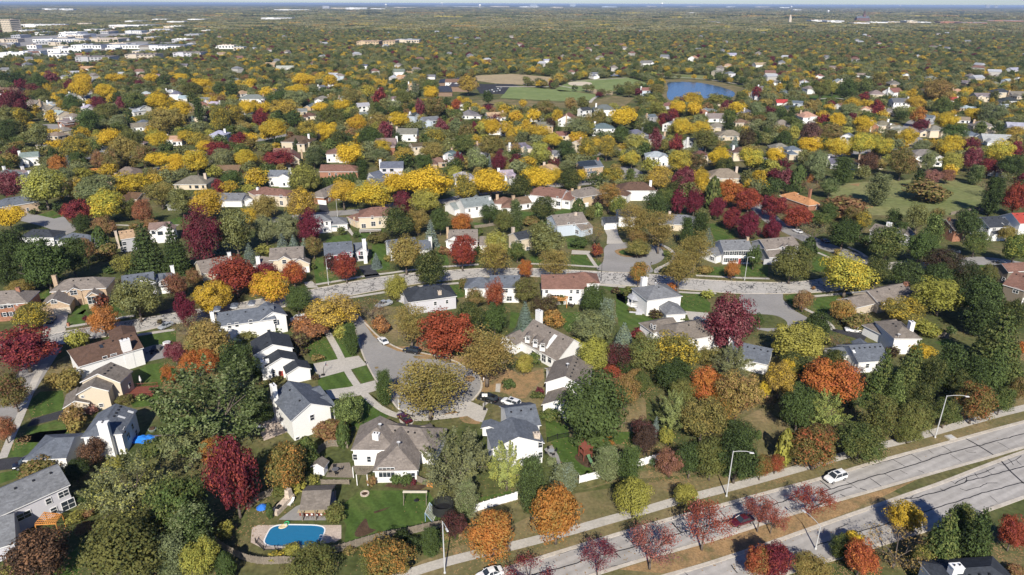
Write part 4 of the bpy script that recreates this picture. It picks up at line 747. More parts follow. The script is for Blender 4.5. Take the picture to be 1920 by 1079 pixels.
H('the brown-grey house with white gable', 'grey house with mauve-brown roof, white front gable and white chimney', 'greyw', 'gbrown',
  [(1641, 419, 1674, 427, 1652, 437, 5.0, 'gg', .55), (1682, 434, 1702, 431, 1709, 441, 3.4, 'gg', .55), (1700, 432, 1697, 439, 1708, 446, 3.4, 'gg', .6)], [('c', 1668, 418, 8.6, 1.8, 1.2, 'white'), ('w', 1698, 445, 1.8, 1.3)], 0.25)
H('the brick-chimney brown house', 'brown-roofed brick and cream house half hidden by evergreens', 'brick', 'gbrown', [(1772, 416, 1792, 415, 1800, 432, 5.0, 'gg', .5)], [('c', 1780, 409, 9, 1, 1, 'brick')], 0.5, brick=True)
H('the white porch house', 'white house with charcoal roof, front gable and columned porch', 'white', 'dark',
  [(1838, 407, 1876, 405, 1843, 429, 5.3, 'gg', .5), (1884, 409, 1879, 418, 1889, 424, 5.2, 'gg', .7), (1850, 432, 1876, 431, 1848, 441, 2.9, 'gg', .4)], [('w', 1850, 431, 1.6, 1.3), ('w', 1864, 430, 1.6, 1.3), ('w', 1879, 430, 1.8, 1.4), ('d', 1862, 446, 1.1, 2.1, 'white')], 0.3)
H('the red-roofed house', 'bright red-roofed white house at the frame edge', 'white', 'red', [(1895, 404, 1935, 403, 1903, 421, 5.0, 'gg', .5)], (), 0.3)
H('the long taupe ranch', 'long beige house with taupe roof stepping down and brick chimney', 'beige', 'taupe',
  [(1626, 545, 1698, 530, 1711, 557, 3.4, 'gg', .5), (1588, 561, 1636, 550, 1606, 578, 2.9, 'gg', .5)], [('c', 1700, 530, 7.0, 1.4, 1, 'brick'), ('g', 1622, 584, 4.6, 2.2, 'beige')], 0.15)
H('the brown house by dark trees', 'brown clapboard house with brown roof and twin front gables beside dark evergreens', 'brownw', 'rbrown',
  [(1902, 508, 1945, 520, 1899, 541, 5.0, 'gg', .6), (1876, 500, 1926, 497, 1872, 512, 5.4, 'gg', .5)], [('w', 1882, 524, 1.2, 1.2), ('w', 1905, 545, 1.6, 1.8), ('d', 1920, 556, 1.0, 2.1, 'white')], 0.15)
H('the taupe pyramid-roofed house', 'white house with large taupe pyramid roof and white chimney', 'white', 'gbrown',
  [(1680, 602, 1692, 612, 1727, 652, 5.0, 'hh', .5), (1652, 606, 1680, 600, 1650, 628, 3.0, 'hg', .5)], [('c', 1710, 604, 8.2, 1.5, 1.2, 'white'), ('dish', 1684, 634)], 0.08, vents=2)
H('the slate-roofed ranch', 'white ranch house with slate-blue roof beside a pyramid-roofed house', 'white', 'bgrey',
  [(1592, 647, 1652, 643, 1601, 681, 3.4, 'gg', .5), (1557, 655, 1588, 650, 1560, 672, 2.9, 'gg', .5), (1612, 634, 1620, 646, 1626, 644, 3.2, 'gg', .6)], [('w', 1626, 686, 1.0, 1.2), ('sky', 1601, 660, .6, 1.0, 1)], 0.15, vents=6)
H('the slate-blue ranch', 'low house with slate-blue roof and white chimney beneath a burgundy tree', 'white', 'bgrey',
  [(1373, 632, 1450, 648, 1436, 684, 3.2, 'gg', .5)], [('c', 1374, 631, 6.6, 1.6, 1.2, 'white'), ('sky', 1434, 664, .7, 1.3, 1)], 0.1, vents=6)
H('the L-shaped white house', 'white L-shaped house with warm taupe roof behind yellow crowns', 'white', 'gbrown',
  [(1272, 606, 1303, 601, 1333, 631, 5.2, 'hh', .48), (1232, 603, 1262, 597, 1240, 622, 5.0, 'hg', .45)], [('w', 1304, 641, .9, 1.6), ('w', 1222, 612, .8, 1.2), ('w', 1227, 614, .8, 1.2), ('dish', 1221, 598)], 0.04, vents=1)
H('the charcoal roof at the frame corner', 'charcoal-roofed house with pale chimney at the bottom frame edge', 'white', 'dark', [(1800, 1066, 1858, 1062, 1885, 1108, 5.2, 'hh', .5)], [('c', 1794, 1062, 8.6, 1.8, 1.2, 'white')], 0)
H('the orange-roofed brick house', 'orange-shingled brick house beside the open lawn', 'brick', 'orange',
  [(1488, 357, 1519, 367, 1533, 391, 3.2, 'hh', .6), (1470, 364, 1490, 360, 1453, 371, 3.0, 'hh', .5)], [('c', 1520, 355, 8, 1.2, 1, 'brick')], 0.3, brick=True)
H('the brown-roofed two-storey house', 'white two-storey house with red-brown cross roof and patio', 'white', 'rbrown',
  [(1012, 350, 1062, 356, 1001, 368, 5.2, 'hg', .5), (1028, 351, 1036, 351, 1020, 366, 5.6, 'hh', .5), (1060, 362, 1068, 357, 1075, 377, 4.2, 'hh', .5)], [('w', 1047, 382, 2, 2), ('w', 1063, 381, 1.8, 1.2), ('w', 1045, 371, .9, 1.2)], 0.15)
H('the sand-coloured hip house', 'sand-coloured brick house with grey-taupe hip roof', 'sand', 'taupe', [(1090, 353, 1108, 350, 1121, 366, 5.2, 'hh', .45)], [('c', 1086, 350, 8.8, 1, 1, 'sand'), ('c', 1073, 354, 8.4, .9, .9, 'sand'), ('d', 1100, 376, 2.4, 2.1)], 0.3)
H('the brown cross-roofed house', 'brown-roofed white house with white chimney behind a half-bare tree', 'white', 'brown', [(1180, 345, 1205, 345, 1223, 358, 5.2, 'hh', .5), (1166, 356, 1172, 352, 1182, 364, 4, 'hh', .5)], [('c', 1220, 339, 8.8, 1.2, 1, 'white')], 0.2)
H('the solar panel house', 'brick house with black solar panels on a blue-grey roof', 'tanb', 'bgrey',
  [(1088, 302, 1124, 299, 1095, 316, 5.4, 'gg', .5), (1098, 320, 1118, 318, 1100, 325, 2.9, 'gg', .4)], [('c', 1121, 296, 9, 1, 1, 'brick'), ('solar', 1101, 307, 11, 4.6), ('w', 1108, 319), ('w', 1104, 329)], 0.4, brick=True)
H('the stone house with blue roof', 'large stone house with complex blue-grey hip roof', 'tanb', 'bgrey', [(8, 371, 42, 366, 50, 382, 4.4, 'hh', .5), (50, 368, 58, 372, 68, 384, 5.0, 'hh', .5)], (), 0.2)
H('the charcoal hip-roofed house', 'white house with charcoal hip roof by the side street', 'white', 'dark', [(62, 431, 90, 431, 98, 446, 3.6, 'hh', .5)], (), 0.2)
H('the slate hip-roofed house', 'white house with pale slate hip roof by the side street', 'white', 'bgrey', [(135, 433, 165, 437, 112, 452, 3.4, 'hh', .5)], (), 0.2)
H('the narrow tan-roofed house', 'narrow grey house with tan roof, dormer windows and tall chimney', 'greyw', 'tan', [(222, 435, 250, 431, 217, 451, 5.4, 'gg', .5)], [('c', 216, 434, 8.6, .9, 1, 'stone'), ('w', 233, 457, 1.4, 1.4), ('w', 232, 467, 2.0, 1.8)], 0.1)
H('the pale grey-roofed ranch', 'white ranch house with pale grey roof and two round vents', 'white', 'grey', [(402, 362, 460, 362, 400, 384, 3.0, 'gg', .4), (455, 362, 466, 372, 468, 386, 3, 'gg', .4)], (), 0.15)
H('the bay-windowed brown house', 'cream house with brown hip roof and tall bay windows', 'cream', 'rbrown', [(503, 350, 530, 352, 546, 370, 5.2, 'hh', .5), (488, 358, 500, 356, 486, 367, 4.8, 'hh', .5)], [('c', 483, 352, 8.8, 1.1, 1, 'white'), ('w', 527, 369, 1.6, 1.4), ('w', 528, 381, 1.6, 2)], 0.2)
H('the taupe brick-gable house', 'taupe-roofed brick house next to a gold street tree', 'brick', 'taupe', [(600, 355, 632, 341, 606, 372, 3.6, 'hh', .5)], [('w', 619, 362, 2.6, 1.3), ('g', 604, 379, 4.6, 2.2)], 0.1, brick=True)
H('the row-hedge brick house', 'red-brown roofed brick house behind a clipped evergreen screen', 'brick', 'rbrown', [(602, 312, 655, 312, 604, 324, 3.4, 'gh', .45)], [('w', 630, 327, 1, 1.2), ('w', 618, 327)], 0.3, brick=True)
H('the steep-gabled cream house', 'cream house with steep brown twin gables and triple garage', 'cream', 'rbrown', [(512, 277, 545, 276, 512, 288, 5.0, 'gg', .7), (549, 280, 546, 289, 562, 298, 4.8, 'gg', .8), (525, 282, 521, 288, 530, 293, 4.8, 'gg', .8)], [('c', 565, 282, 8, 1, 1, 'tanb'), ('g', 552, 305, 4.6, 2.2, 'brown')], 0.2)
# ---- smaller houses farther off: roof centre, width in pixels, roof, wall, turn of the ridge, storeys, hip or gable
FAR = '''55 289 36 green white 25 2 g|52 326 32 bgrey white -30 2 h|205 332 40 brown tanb 10 1 h|240 320 52 gbrown cream 5 1 h|365 336 62 gbrown cream 0 1 h|130 346 34 gbrown beige 10 1 h|255 365 30 brown tanb -20 1 g|430 314 46 rbrown brick 0 1 g|262 200 36 pale white -30 2 g
262 234 38 taupe white 30 1 g|412 248 32 pale blue 0 2 h|475 182 50 grey white 10 2 h|160 181 32 bgrey white 10 1 g|139 178 30 green white -20 2 g|330 257 32 tan white 10 1 g|186 286 24 greyw greyw 60 1 g|378 196 36 rbrown cream 20 1 h|345 181 20 pale white 0 1 g|300 420 34 taupe white 10 2 g|345 372 34 gbrown greyw 0 1 h
66 192 34 taupe cream -25 2 g|92 202 36 taupe cream -25 2 g|112 210 34 pale cream -25 2 g|136 216 34 taupe cream -25 2 h|127 224 34 taupe brick -20 2 h|120 240 30 taupe cream -20 2 h|106 250 36 taupe cream -20 2 h|92 266 40 taupe cream 10 1 h|20 168 44 rbrown cream 0 1 g|18 182 30 rbrown cream 0 1 g
560 260 58 brown cream 0 2 h|525 324 40 grey white 0 2 g|735 308 46 bgrey lilac 5 2 g|702 326 24 bgrey greyw 60 1 g|632 282 44 rbrown white 10 2 h|868 326 36 pale white 10 2 h|948 322 28 pale white 10 2 g|844 286 22 bgrey lilac 75 2 g|822 299 34 rbrown tanb 0 1 h|782 270 30 brown cream 30 2 g|764 246 40 taupe white 0 2 g|722 266 46 taupe brick 0 2 g
806 222 38 grey blue 30 2 g|685 213 28 grey cream 0 1 g|680 196 28 pale white 20 2 g|735 183 24 taupe white 30 1 g|605 184 34 taupe white 20 1 h|580 214 28 brown cream 10 1 h|775 213 14 dark blue 60 2 g|927 214 36 tan white 10 1 g|602 162 16 grey lilac 60 1 g|566 206 22 grey cream 20 1 g|700 170 22 bgrey cream 0 1 g|715 338 40 bgrey greyw 0 1 g
600 238 24 brown tanb 0 2 g|945 374 40 rbrown white 0 1 h|976 374 32 rbrown white 30 1 g|1096 204 26 dark white 30 2 g|1132 202 42 bgrey white 0 2 h|1020 232 34 gbrown tanb 10 2 g|1130 236 44 bgrey white 0 2 h|1192 248 44 bgrey cream 5 1 h|1232 256 44 grey cream 0 1 h|1220 216 24 bgrey greyw 40 2 g|1322 205 20 grey brick 60 2 g|1340 218 36 taupe white 0 1 g
1258 230 30 grey white 60 2 g|1296 262 26 black white 40 2 g|1345 234 36 taupe cream -20 1 h|1368 250 50 taupe cream -10 1 h|1230 288 44 pale white 0 2 h|1030 310 34 tan cream 10 2 h|1386 280 40 brown cream 10 2 h|1312 286 30 brown cream 0 2 h|1388 226 32 rbrown cream 10 1 h|1056 250 30 rbrown cream 0 1 g|1357 325 66 taupe cream 0 1 h|975 270 26 grey cream 20 1 g|1040 284 24 grey cream 0 1 g
1084 266 24 tan cream 60 2 g|1000 212 22 taupe white 20 2 g|965 272 26 bgrey cream 30 1 g|1340 190 20 tan cream 0 1 g|1512 214 36 tan white 0 2 h|1465 230 36 taupe beige 10 1 h|1480 202 30 dark tanb 10 1 g|1508 152 18 pale blue 70 2 g|1675 170 34 rbrown white 30 2 g|1686 189 32 bgrey white 0 2 g|1642 174 30 taupe cream 0 1 h|1624 202 26 tan cream 0 1 h|1666 206 24 taupe cream 0 1 h
1654 231 34 gbrown cream 0 2 h|1682 240 40 taupe cream -10 1 h|1712 243 34 taupe cream 0 1 h|1752 240 34 taupe cream 0 2 h|1781 185 28 red white -20 1 g|1742 218 22 bgrey greyw -50 2 g|1805 222 28 taupe white -20 2 g|1840 232 44 taupe cream -10 2 h|1818 250 32 bgrey greyw -10 1 h|1866 258 56 pale white -10 1 g|1905 235 40 pale white -10 1 g|1890 186 34 dark white 0 1 h|1884 198 22 pale white 0 1 g
1732 286 62 taupe white -5 2 h|1702 298 44 brown cream 0 1 h|1625 300 44 brown cream -5 1 h|1572 301 40 bgrey greyw 0 1 g|1462 273 38 taupe cream 0 1 h|1486 276 22 bgrey cream 0 2 h|1870 316 26 rbrown white 50 1 g|1590 252 20 bgrey white 60 2 g|1795 170 26 tan tan 0 1 h|1840 178 30 taupe cream 0 2 g|1875 170 34 dark cream 0 2 h|1905 176 30 taupe beige 0 1 g|1465 190 24 red white 0 1 g|1575 196 18 rbrown white 40 1 g
850 152 30 rbrown white 0 2 g|862 156 22 dark white 60 2 g|535 126 34 pale white 0 1 g|748 133 22 grey white 0 2 g|506 120 24 tan tan 0 1 g|683 122 14 bgrey white 0 2 g|1025 112 14 pale white 20 2 g|1300 108 24 tan white 60 2 g|1212 117 26 grey white 20 2 g|1365 122 22 tan beige 0 1 h|1425 120 26 tan white 10 2 g|1372 102 18 pale white 0 2 g|1345 134 20 taupe cream 30 2 g|1480 135 14 rbrown white 20 1 g
1700 140 18 pale white 60 2 g|1612 140 22 taupe white 0 1 g|1632 146 24 pale white 0 1 g|1745 145 24 taupe cream 0 1 h|1900 130 30 pale white 20 1 g|1560 126 18 taupe cream 0 1 g|1720 192 22 taupe beige 20 1 h|138 136 24 pale white 20 1 g|225 138 20 pale white 0 1 g|412 86 14 pale white 0 1 h|415 100 18 tan white 40 2 g|165 127 26 tan white 0 1 g|345 122 16 grey cream 0 1 g'''
def far_house(x, y, w, roof, wall, yaw, st, kind, rnd):
    he = 5.2 if st == 2 else 2.9; c = G(x, y, he + 1.2); Zc = depth(c); wm = w * Zc / FPX; a = R(yaw + rnd.uniform(-6, 6)); ca, sa = abs(math.cos(a)), abs(math.sin(a))
    L = max(8.0, min(26.0, wm / (ca + .62 * sa))); hw = max(4.3, min(7.0, L * .42)); d = Vector((math.cos(a), math.sin(a), 0)); c.z = 0; pitch = rnd.choice((.45, .5, .55))
    rl = L - 2 * hw if kind == 'h' else L; rl = max(rl, 1.5)
    B = [Block(c - d * rl / 2, d, rl, hw, he, he + pitch * hw, kind * 2)]
    n = Vector((-d.y, d.x, 0)); n = -n if n.y > 0 else n
    if rnd.random() < .75:   # a lower wing or a cross gable
        s = rnd.choice((-1, 1)); off = c + d * s * L * .3; L2 = hw + rnd.uniform(1.5, 3.5); h2 = he - (0.02 if rnd.random() < .5 else 1.6 if st == 2 else .3); w2 = rnd.uniform(2.6, 3.8)
        B.append(Block(off, n, L2, w2, h2, h2 + .55 * w2, 'g' + rnd.choice('gh')))
    root = empty('house', c); mb = MB(); rb = MB()
    for b in B: b.mesh_walls(mb, c); b.mesh_roof(rb, c)
    jit = [rnd.uniform(.9, 1.1)] * 3
    mb.build('wall', M['brick' if wall in ('brick', 'tanb') else 'siding'], root, tuple(x * j for x, j in zip(C[wall], jit))); rb.build('roof', [M['shingle'], M['trim']], root, tuple(v * rnd.uniform(.88, 1.12) for v in C[roof]))
    if rnd.random() < .6 and y > 150:
        p = c + d * rnd.choice((-1, 1)) * (L / 2 - (hw if kind == 'h' else .2) * .4); chimney(root, c, p, 0, he + pitch * hw + 1.0, 1.3, 1.0, C[rnd.choice(('white', 'stone', 'tanb', 'white'))], a)
    if y > 150: auto_windows(root, c, B, rnd, .5, False, size=1.15)
    px, py = proj(c + Vector((0, 0, 4))); root['category'] = 'house'; root['group'] = 'houses among the trees'
    ds = f"{CN[wall]} house with {CN[roof]} {'hip' if kind == 'h' else 'gable'} roof"
    THINGS.append((root, px, py, ds, None)); HOUSES.append((c.x, c.y, max(hw + 1, L * .5)))
rf = random.Random(5)
for it in FAR.replace('\n', '|').split('|'):
    f = it.split(); far_house(float(f[0]), float(f[1]), float(f[2]), f[3], f[4], float(f[5]), int(f[6]), f[7], rf)
# ============================================================ trees
TC = dict(BU=(0.17, 0.034, 0.050), RD=(0.34, 0.085, 0.045), OR=(0.46, 0.19, 0.05), GD=(0.62, 0.43, 0.045), YG=(0.38, 0.36, 0.075), OL=(0.185, 0.18, 0.058), OB=(0.33, 0.245, 0.08), GR=(0.10, 0.14, 0.045),
          DG=(0.060, 0.082, 0.032), GG=(0.225, 0.25, 0.125), LG=(0.31, 0.37, 0.12), BS=(0.19, 0.24, 0.215), DB=(0.085, 0.056, 0.042), BR=(0.30, 0.16, 0.085), PK=(0.27, 0.135, 0.125))
TN = dict(BU='burgundy', RD='red', OR='orange', GD='golden', YG='yellow-green', OL='olive', OB='olive-gold', GR='green', DG='dark green', GG='grey-green', LG='light green', BS='bluish', DB='dark brown', BR='rusty', PK='dusty pink')
# species: name, category, shape word, clear trunk fraction, min and max height/width
SP = dict(m=('maple_tree', 'maple', 'rounded', .14, .62, 1.15), o=('maple_tree', 'maple', 'egg-shaped', .10, 1.0, 1.9), l=('locust_tree', 'locust', 'feathery', .2, .65, 1.1), y=('ash_tree', 'ash', 'billowing', .2, .55, 1.0), s=('spruce_tree', 'spruce', 'conical', .02, 1.2, 2.3),
          p=('pine_tree', 'pine', 'shaggy', .05, .85, 1.7), v=('silver_maple_tree', 'silver maple', 'plumed', .1, .75, 1.35), c=('crabapple_tree', 'crabapple', 'open-branched', .22, .75, 1.15), b=('bare_tree', 'tree', 'nearly leafless', .15, .75, 1.2), a=('arborvitae', 'arborvitae', 'columnar', .01, 1.2, 3.2), h=('shrub', 'shrub', 'low', .02, .45, .95))
rng = np.random.default_rng(3)
def unit(v): return v / np.maximum(np.linalg.norm(v, axis=-1, keepdims=True), 1e-9)
def crown_mesh(sp, seed, nleaf, size):
    """one crown in a unit box (1 wide, 1 tall incl. clear trunk): leaf-sized faces gathered in clumps through the crown's volume"""
    g = np.random.default_rng(seed); z0 = SP[sp][3]; P = []; Nn = []; S = []
    def blob(c, r, n, up=0.35, ins=0.55):
        d = unit(g.normal(size=(n, 3)) + np.array([0, 0, up])); rr = ins + (1 - ins) * g.random((n, 1)) ** 0.5
        p = c + d * rr * r; P.append(p); Nn.append(unit(d + unit(c - np.array([0, 0, .35])) * .35 + g.normal(size=(n, 3)) * 0.42)); S.append(size * (0.5 + 1.0 * g.random(n)))
    H1 = 1 - z0
    if sp in 'moyvlh':
        nc = dict(m=46, o=46, y=34, v=60, l=70, h=26)[sp]; cr = dict(m=.15, o=.14, y=.18, v=.11, l=.12, h=.2)[sp]
        cs = []; tries = 0
        while len(cs) < nc and tries < 9000:
            tries += 1; q = g.uniform(-1, 1, 3); e = np.linalg.norm(q)
            lim = 0.35 if len(cs) < nc * .75 else 0.0
            if e > 1 or e < lim: continue
            if sp == 'o': q[:2] *= (1.0 - .38 * max(q[2], -.2) ** 1.0)
            if sp == 'y': q[2] = q[2] * .8 + .15
            if sp == 'l': q[:2] *= .8 + .25 * q[2]
            if q[2] < -.55 and sp in 'yml' and g.random() < .6: continue
            c = np.array([q[0] * (.5 - cr * .75), q[1] * (.5 - cr * .75), z0 + H1 * (.5 + q[2] * (.5 - cr * .6))])
            if all(np.linalg.norm((c - o) * np.array([1, 1, 1.1])) > cr * (.62 if sp != 'l' else .5) for o in cs): cs.append(c)
        ws = g.uniform(.6, 1.3, len(cs)); ws = ws / ws.sum()
        asy = g.uniform(.84, 1.14, 2)
        for c, w in zip(cs, ws):
            c = c * np.array([asy[0], asy[1], 1]); n = max(6, int(nleaf * w)); r = cr * g.uniform(.62, 1.35); c = c + unit(c - np.array([0, 0, z0 + H1 * .45])) * g.uniform(-.03, .055)
            if sp == 'v':     # upswept plumes
                d = unit(np.array([c[0], c[1], .16 + max(0, c[2] - .5)])); t = g.random((n, 1)); p = c - d * r * .9 + d * t * r * 2.1 + g.normal(size=(n, 3)) * r * (.42 * (1.05 - t)); P.append(p); Nn.append(unit(unit(p - np.array([0, 0, .35])) + g.normal(size=(n, 3)) * .6)); S.append(size * (.6 + .6 * g.random(n)))
            elif sp == 'l':   # flat feathery sprays
                d = g.normal(size=(n, 3)) * np.array([1.0, 1.0, .42]); p = c + d * r * .62; P.append(p); Nn.append(unit(g.normal(size=(n, 3)) * .8 + np.array([0, 0, .7]))); S.append(size * (.5 + .6 * g.random(n)))
            else: blob(c, r * np.array([1, 1, .8 if sp == 'y' else .9]), n, .4, .5)
        if sp in 'moyh':      # inner leaves that close the heart of the crown
            n = nleaf // 10; q = unit(g.normal(size=(n, 3))) * (g.random((n, 1)) ** .4) * np.array([.33, .33, .34 * H1]) + np.array([0, 0, z0 + H1 * .48]); P.append(q); Nn.append(unit(g.normal(size=(n, 3)))); S.append(np.full(n, size * 1.3))
    elif sp == 's':
        n = nleaf; tiers = 15
        for t in range(tiers):
            f = t / tiers; R0 = .5 * (1 - f) ** .85 * g.uniform(.88, 1.08) + .015; zz = z0 + H1 * f * .97; k = int(n * (1 - f) ** 1.2 * 2.05 / tiers) + 14
            nb = max(5, int(15 * (1 - f) + 4)); br = g.integers(0, nb, k); a = br * 2 * np.pi / nb + t * 1.3 + g.normal(size=k) * .10 * (1 + f); r = R0 * g.random(k) ** .5; z = zz - r * .30 + g.normal(size=k) * .012 + .045 * (r / max(R0, .01)) ** 2
            P.append(np.stack([r * np.cos(a), r * np.sin(a), z], 1)); Nn.append(unit(np.stack([np.cos(a) * .55, np.sin(a) * .55, np.ones(k) * .8], 1) + g.normal(size=(k, 3)) * .4)); S.append(size * (.7 + .6 * g.random(k)))
    elif sp == 'p':
        for t in range(11):
            f = (t + .5) / 11; R0 = .5 * (math.sin(math.pi * (.22 + .75 * (1 - f))) ** .8) * (1 - f * .45); nb = max(3, int(9 * (1 - f * .6))); zz = z0 + H1 * (f * .93 + .02)
            for b in range(nb):
                a = 2 * math.pi * (b + g.uniform(-.3, .3)) / nb + t; rr = R0 * g.uniform(.55, 1.0)
                for s in (.35, .62, .9):
                    c = np.array([math.cos(a) * rr * s, math.sin(a) * rr * s, zz + .05 * s + g.normal() * .015]); n = int(nleaf / 11 / nb / 3) + 3; q = g.normal(size=(n, 3)) * np.array([.055, .055, .026]); P.append(c + q); Nn.append(unit(q * np.array([4, 4, 14]) + g.normal(size=(n, 3)) * .5 + np.array([0, 0, .7]))); S.append(size * (.6 + .6 * g.random(n)))
            n = nleaf // 40; q = g.normal(size=(n, 3)) * np.array([R0 * .3, R0 * .3, .03]) + np.array([0, 0, zz]); P.append(q); Nn.append(unit(g.normal(size=(n, 3)))); S.append(np.full(n, size))
    elif sp == 'a':
        n = nleaf; f = g.random(n); prof = np.sin(np.pi * np.clip(.16 + .84 * f, 0, 1)) ** .6; a = g.random(n) * 2 * np.pi; lob = 1 + .12 * np.sin(a * 5 + f * 9); r = .5 * prof * lob * (.7 + .3 * g.random(n) ** .4)
        P.append(np.stack([r * np.cos(a), r * np.sin(a), z0 + H1 * f], 1)); Nn.append(unit(np.stack([np.cos(a), np.sin(a), .4 + 0 * a], 1) + g.normal(size=(n, 3)) * .5)); S.append(size * (.7 + .6 * g.random(n)))
    elif sp in 'cb':
        tips = LIMBS[(sp, seed)]; n = max(3, int(nleaf / len(tips)))
        for c in tips:
            q = g.normal(size=(n, 3)) * np.array([.055, .055, .045]); P.append(np.array(c) + q); Nn.append(unit(g.normal(size=(n, 3)) + np.array([0, 0, .6]))); S.append(size * (.5 + .6 * g.random(n)))
    P = np.concatenate(P); Nn = np.concatenate(Nn); S = np.concatenate(S); n = len(P)
    P[:, 2] = np.maximum(P[:, 2], .012)
    a = unit(np.cross(Nn, g.normal(size=(n, 3)))); b = np.cross(Nn, a); asp = .55 + .35 * g.random((n, 1))
    sz = S[:, None]; hz = np.array([1, 1, 1.0])
    V = np.stack([P - a * sz * .5, P - b * sz * .5 * asp, P + a * sz * .5, P + b * sz * .5 * asp], 1) * hz
    me = bpy.data.meshes.new('crown'); me.vertices.add(n * 4); me.vertices.foreach_set('co', V.reshape(-1).astype(np.float32)); me.loops.add(n * 4); me.loops.foreach_set('vertex_index', np.arange(n * 4, dtype=np.int32)); me.polygons.add(n); me.polygons.foreach_set('loop_start', np.arange(0, n * 4, 4, dtype=np.int32)); me.polygons.foreach_set('loop_total', np.full(n, 4, dtype=np.int32))
    at = me.attributes.new('lr', 'FLOAT', 'POINT'); at.data.foreach_set('value', np.repeat(g.random(n), 4).astype(np.float32)); me.update(); me.validate(); return me
LIMBS = {}
def trunk_mesh(sp, seed):
    """tapered trunk with limbs, in the same unit box"""
    r = random.Random(seed); mb = MB(); z0 = SP[sp][3]; tips = []
    thick = dict(s=.012, p=.016, a=.01, h=.012, c=.018, b=.02).get(sp, .022)
    if sp in 'spa':
        mb.tube((0, 0, 0), (0, 0, .9), thick * 1.5, thick * .25, 6)
    else:
        top = z0 + .12 if sp != 'h' else .08; mb.tube((0, 0, 0), (0, 0, top * .5), thick * 1.35, thick, 8); mb.tube((0, 0, top * .5), (r.uniform(-.01, .01), 0, top), thick, thick * .85, 8)
        n = 7 if sp in 'cb' else 5
        for i in range(n):
            a = 2 * math.pi * (i + r.uniform(-.3, .3)) / n; el = r.uniform(.5, 1.15); L = r.uniform(.24, .36); p = Vector((0, 0, top - r.uniform(0, .05)))
            q = p + Vector((math.cos(a) * math.cos(el), math.sin(a) * math.cos(el), math.sin(el))) * L; mb.tube(p, q, thick * .6, thick * .33, 5)
            for j in range(4 if sp in 'cb' else 3):
                a2 = a + r.uniform(-.8, .8); e2 = el * r.uniform(.4, 1.1); s = q if j else p.lerp(q, .6); t = s + Vector((math.cos(a2) * math.cos(e2), math.sin(a2) * math.cos(e2), math.sin(e2))) * r.uniform(.14, .24)
                t.z = min(t.z, .95); mb.tube(s, t, thick * .3, thick * .12, 4); tips.append(t)
                if sp in 'cb':
                    for k in range(3):
                        u = t + Vector((r.uniform(-.1, .1), r.uniform(-.1, .1), r.uniform(0, .12))); u.z = min(u.z, .97); mb.tube(t, u, thick * .12, thick * .05, 3); tips.append(u)
                        if sp == 'b':
                            for kk in range(3): w = u + Vector((r.uniform(-.07, .07), r.uniform(-.07, .07), r.uniform(.0, .07))); mb.tube(u, w, thick * .07, thick * .03, 3); tips.append(w)
    LIMBS[(sp, seed)] = [tuple(t) for t in tips]
    return mb.mesh('trunk', M['bark'], True)
# nearby kind: many small leaves; middle distance: fewer, larger ones
NL = dict(m=(10500, .030), o=(10500, .030), y=(10500, .029), v=(12500, .027), l=(8800, .029), s=(9500, .036), p=(8500, .036), a=(2600, .075), h=(2200, .075), c=(3300, .034), b=(600, .03))
PROTO = {}
for sp_ in SP:
    for lod in (0, 1):
        for k in range(3 if sp_ in 'movy' else 2):
            sd = 100 * ord(sp_) + k; tm = PROTO[(sp_, 0, k)][0] if lod else trunk_mesh(sp_, sd); n, s = NL[sp_]
            cm = crown_mesh(sp_, sd, n if not lod else n // 4, s if not lod else s * 1.75); cm.materials.append(M['leaf']); PROTO[(sp_, lod, k)] = (tm, cm)
TREES = []   # (x, y, radius)
TR = random.Random(8)
def tree_at(sp, loc, D, Ht, c1, c2, px, py, rnd, lod=0, label=None, name=None, cat=None):
    nk = 3 if sp in 'movy' else 2; tm, cm = PROTO[(sp, lod, rnd.randrange(nk))]
    root = empty(name or SP[sp][0], loc, rnd.uniform(0, 6.28), (D, D, Ht))
    link('trunk', tm, root); c = link('crown', cm, root)
    j = rnd.uniform(.9, 1.12); j2 = rnd.uniform(.95, 1.05)
    c['c1'] = [TC[c1][0] * j, TC[c1][1] * j * j2, TC[c1][2] * j]; c['c2'] = [TC[c2][0] * j, TC[c2][1] * j, TC[c2][2] * j]
    maple = sp != 'm' or c1 in ('BU', 'RD', 'OR', 'BR', 'PK')
    if not maple: root.name = 'shade_tree'
    root['category'] = cat or (SP[sp][1] if maple else 'shade tree'); root['group'] = {'h': 'garden shrubs', 's': 'spruces in the yards', 'p': 'pines in the yards', 'a': 'columnar evergreens'}.get(sp, 'trees of the neighbourhood')
    col = TN[c1] if c1 == c2 or TN[c1] == TN[c2] else f'{TN[c1]} and {TN[c2]}'
    THINGS.append((root, px, py, f"{SP[sp][2]} {col} {SP[sp][1] if maple else 'shade tree'}", label)); TREES.append((loc[0], loc[1], D / 2)); return root
def tree_px(sp, cx, cy, w, h, c1, c2):
    mn, mx = SP[sp][4:6]; z = 4.0; w *= (1.32 if sp == 'l' else 1.2) if cy > 330 else 1.06; h *= 1.13
    for _ in range(4):
        p = G(cx, cy, z); Z = depth(p); D = w * Z / FPX; dep = math.atan2(CAM_H - z, math.hypot(p.x, p.y)); hm = h * Z / FPX
        q = hm * hm - (D * math.sin(dep)) ** 2; Hc = math.sqrt(max(q, 0.0)) / math.cos(dep)
        z0 = SP[sp][3]; Ht = max(mn * D, min(mx * D, Hc / (1 - z0))); z = Ht * (z0 + (1 - z0) / 2)
    if p.y > 900: Ht = min(Ht, 15); D = min(D, 20)
    tree_at(sp, Vector((p.x, p.y, 0)), D, Ht, c1, c2, cx, cy, TR, 0 if w > 34 else 1)
TD = {}
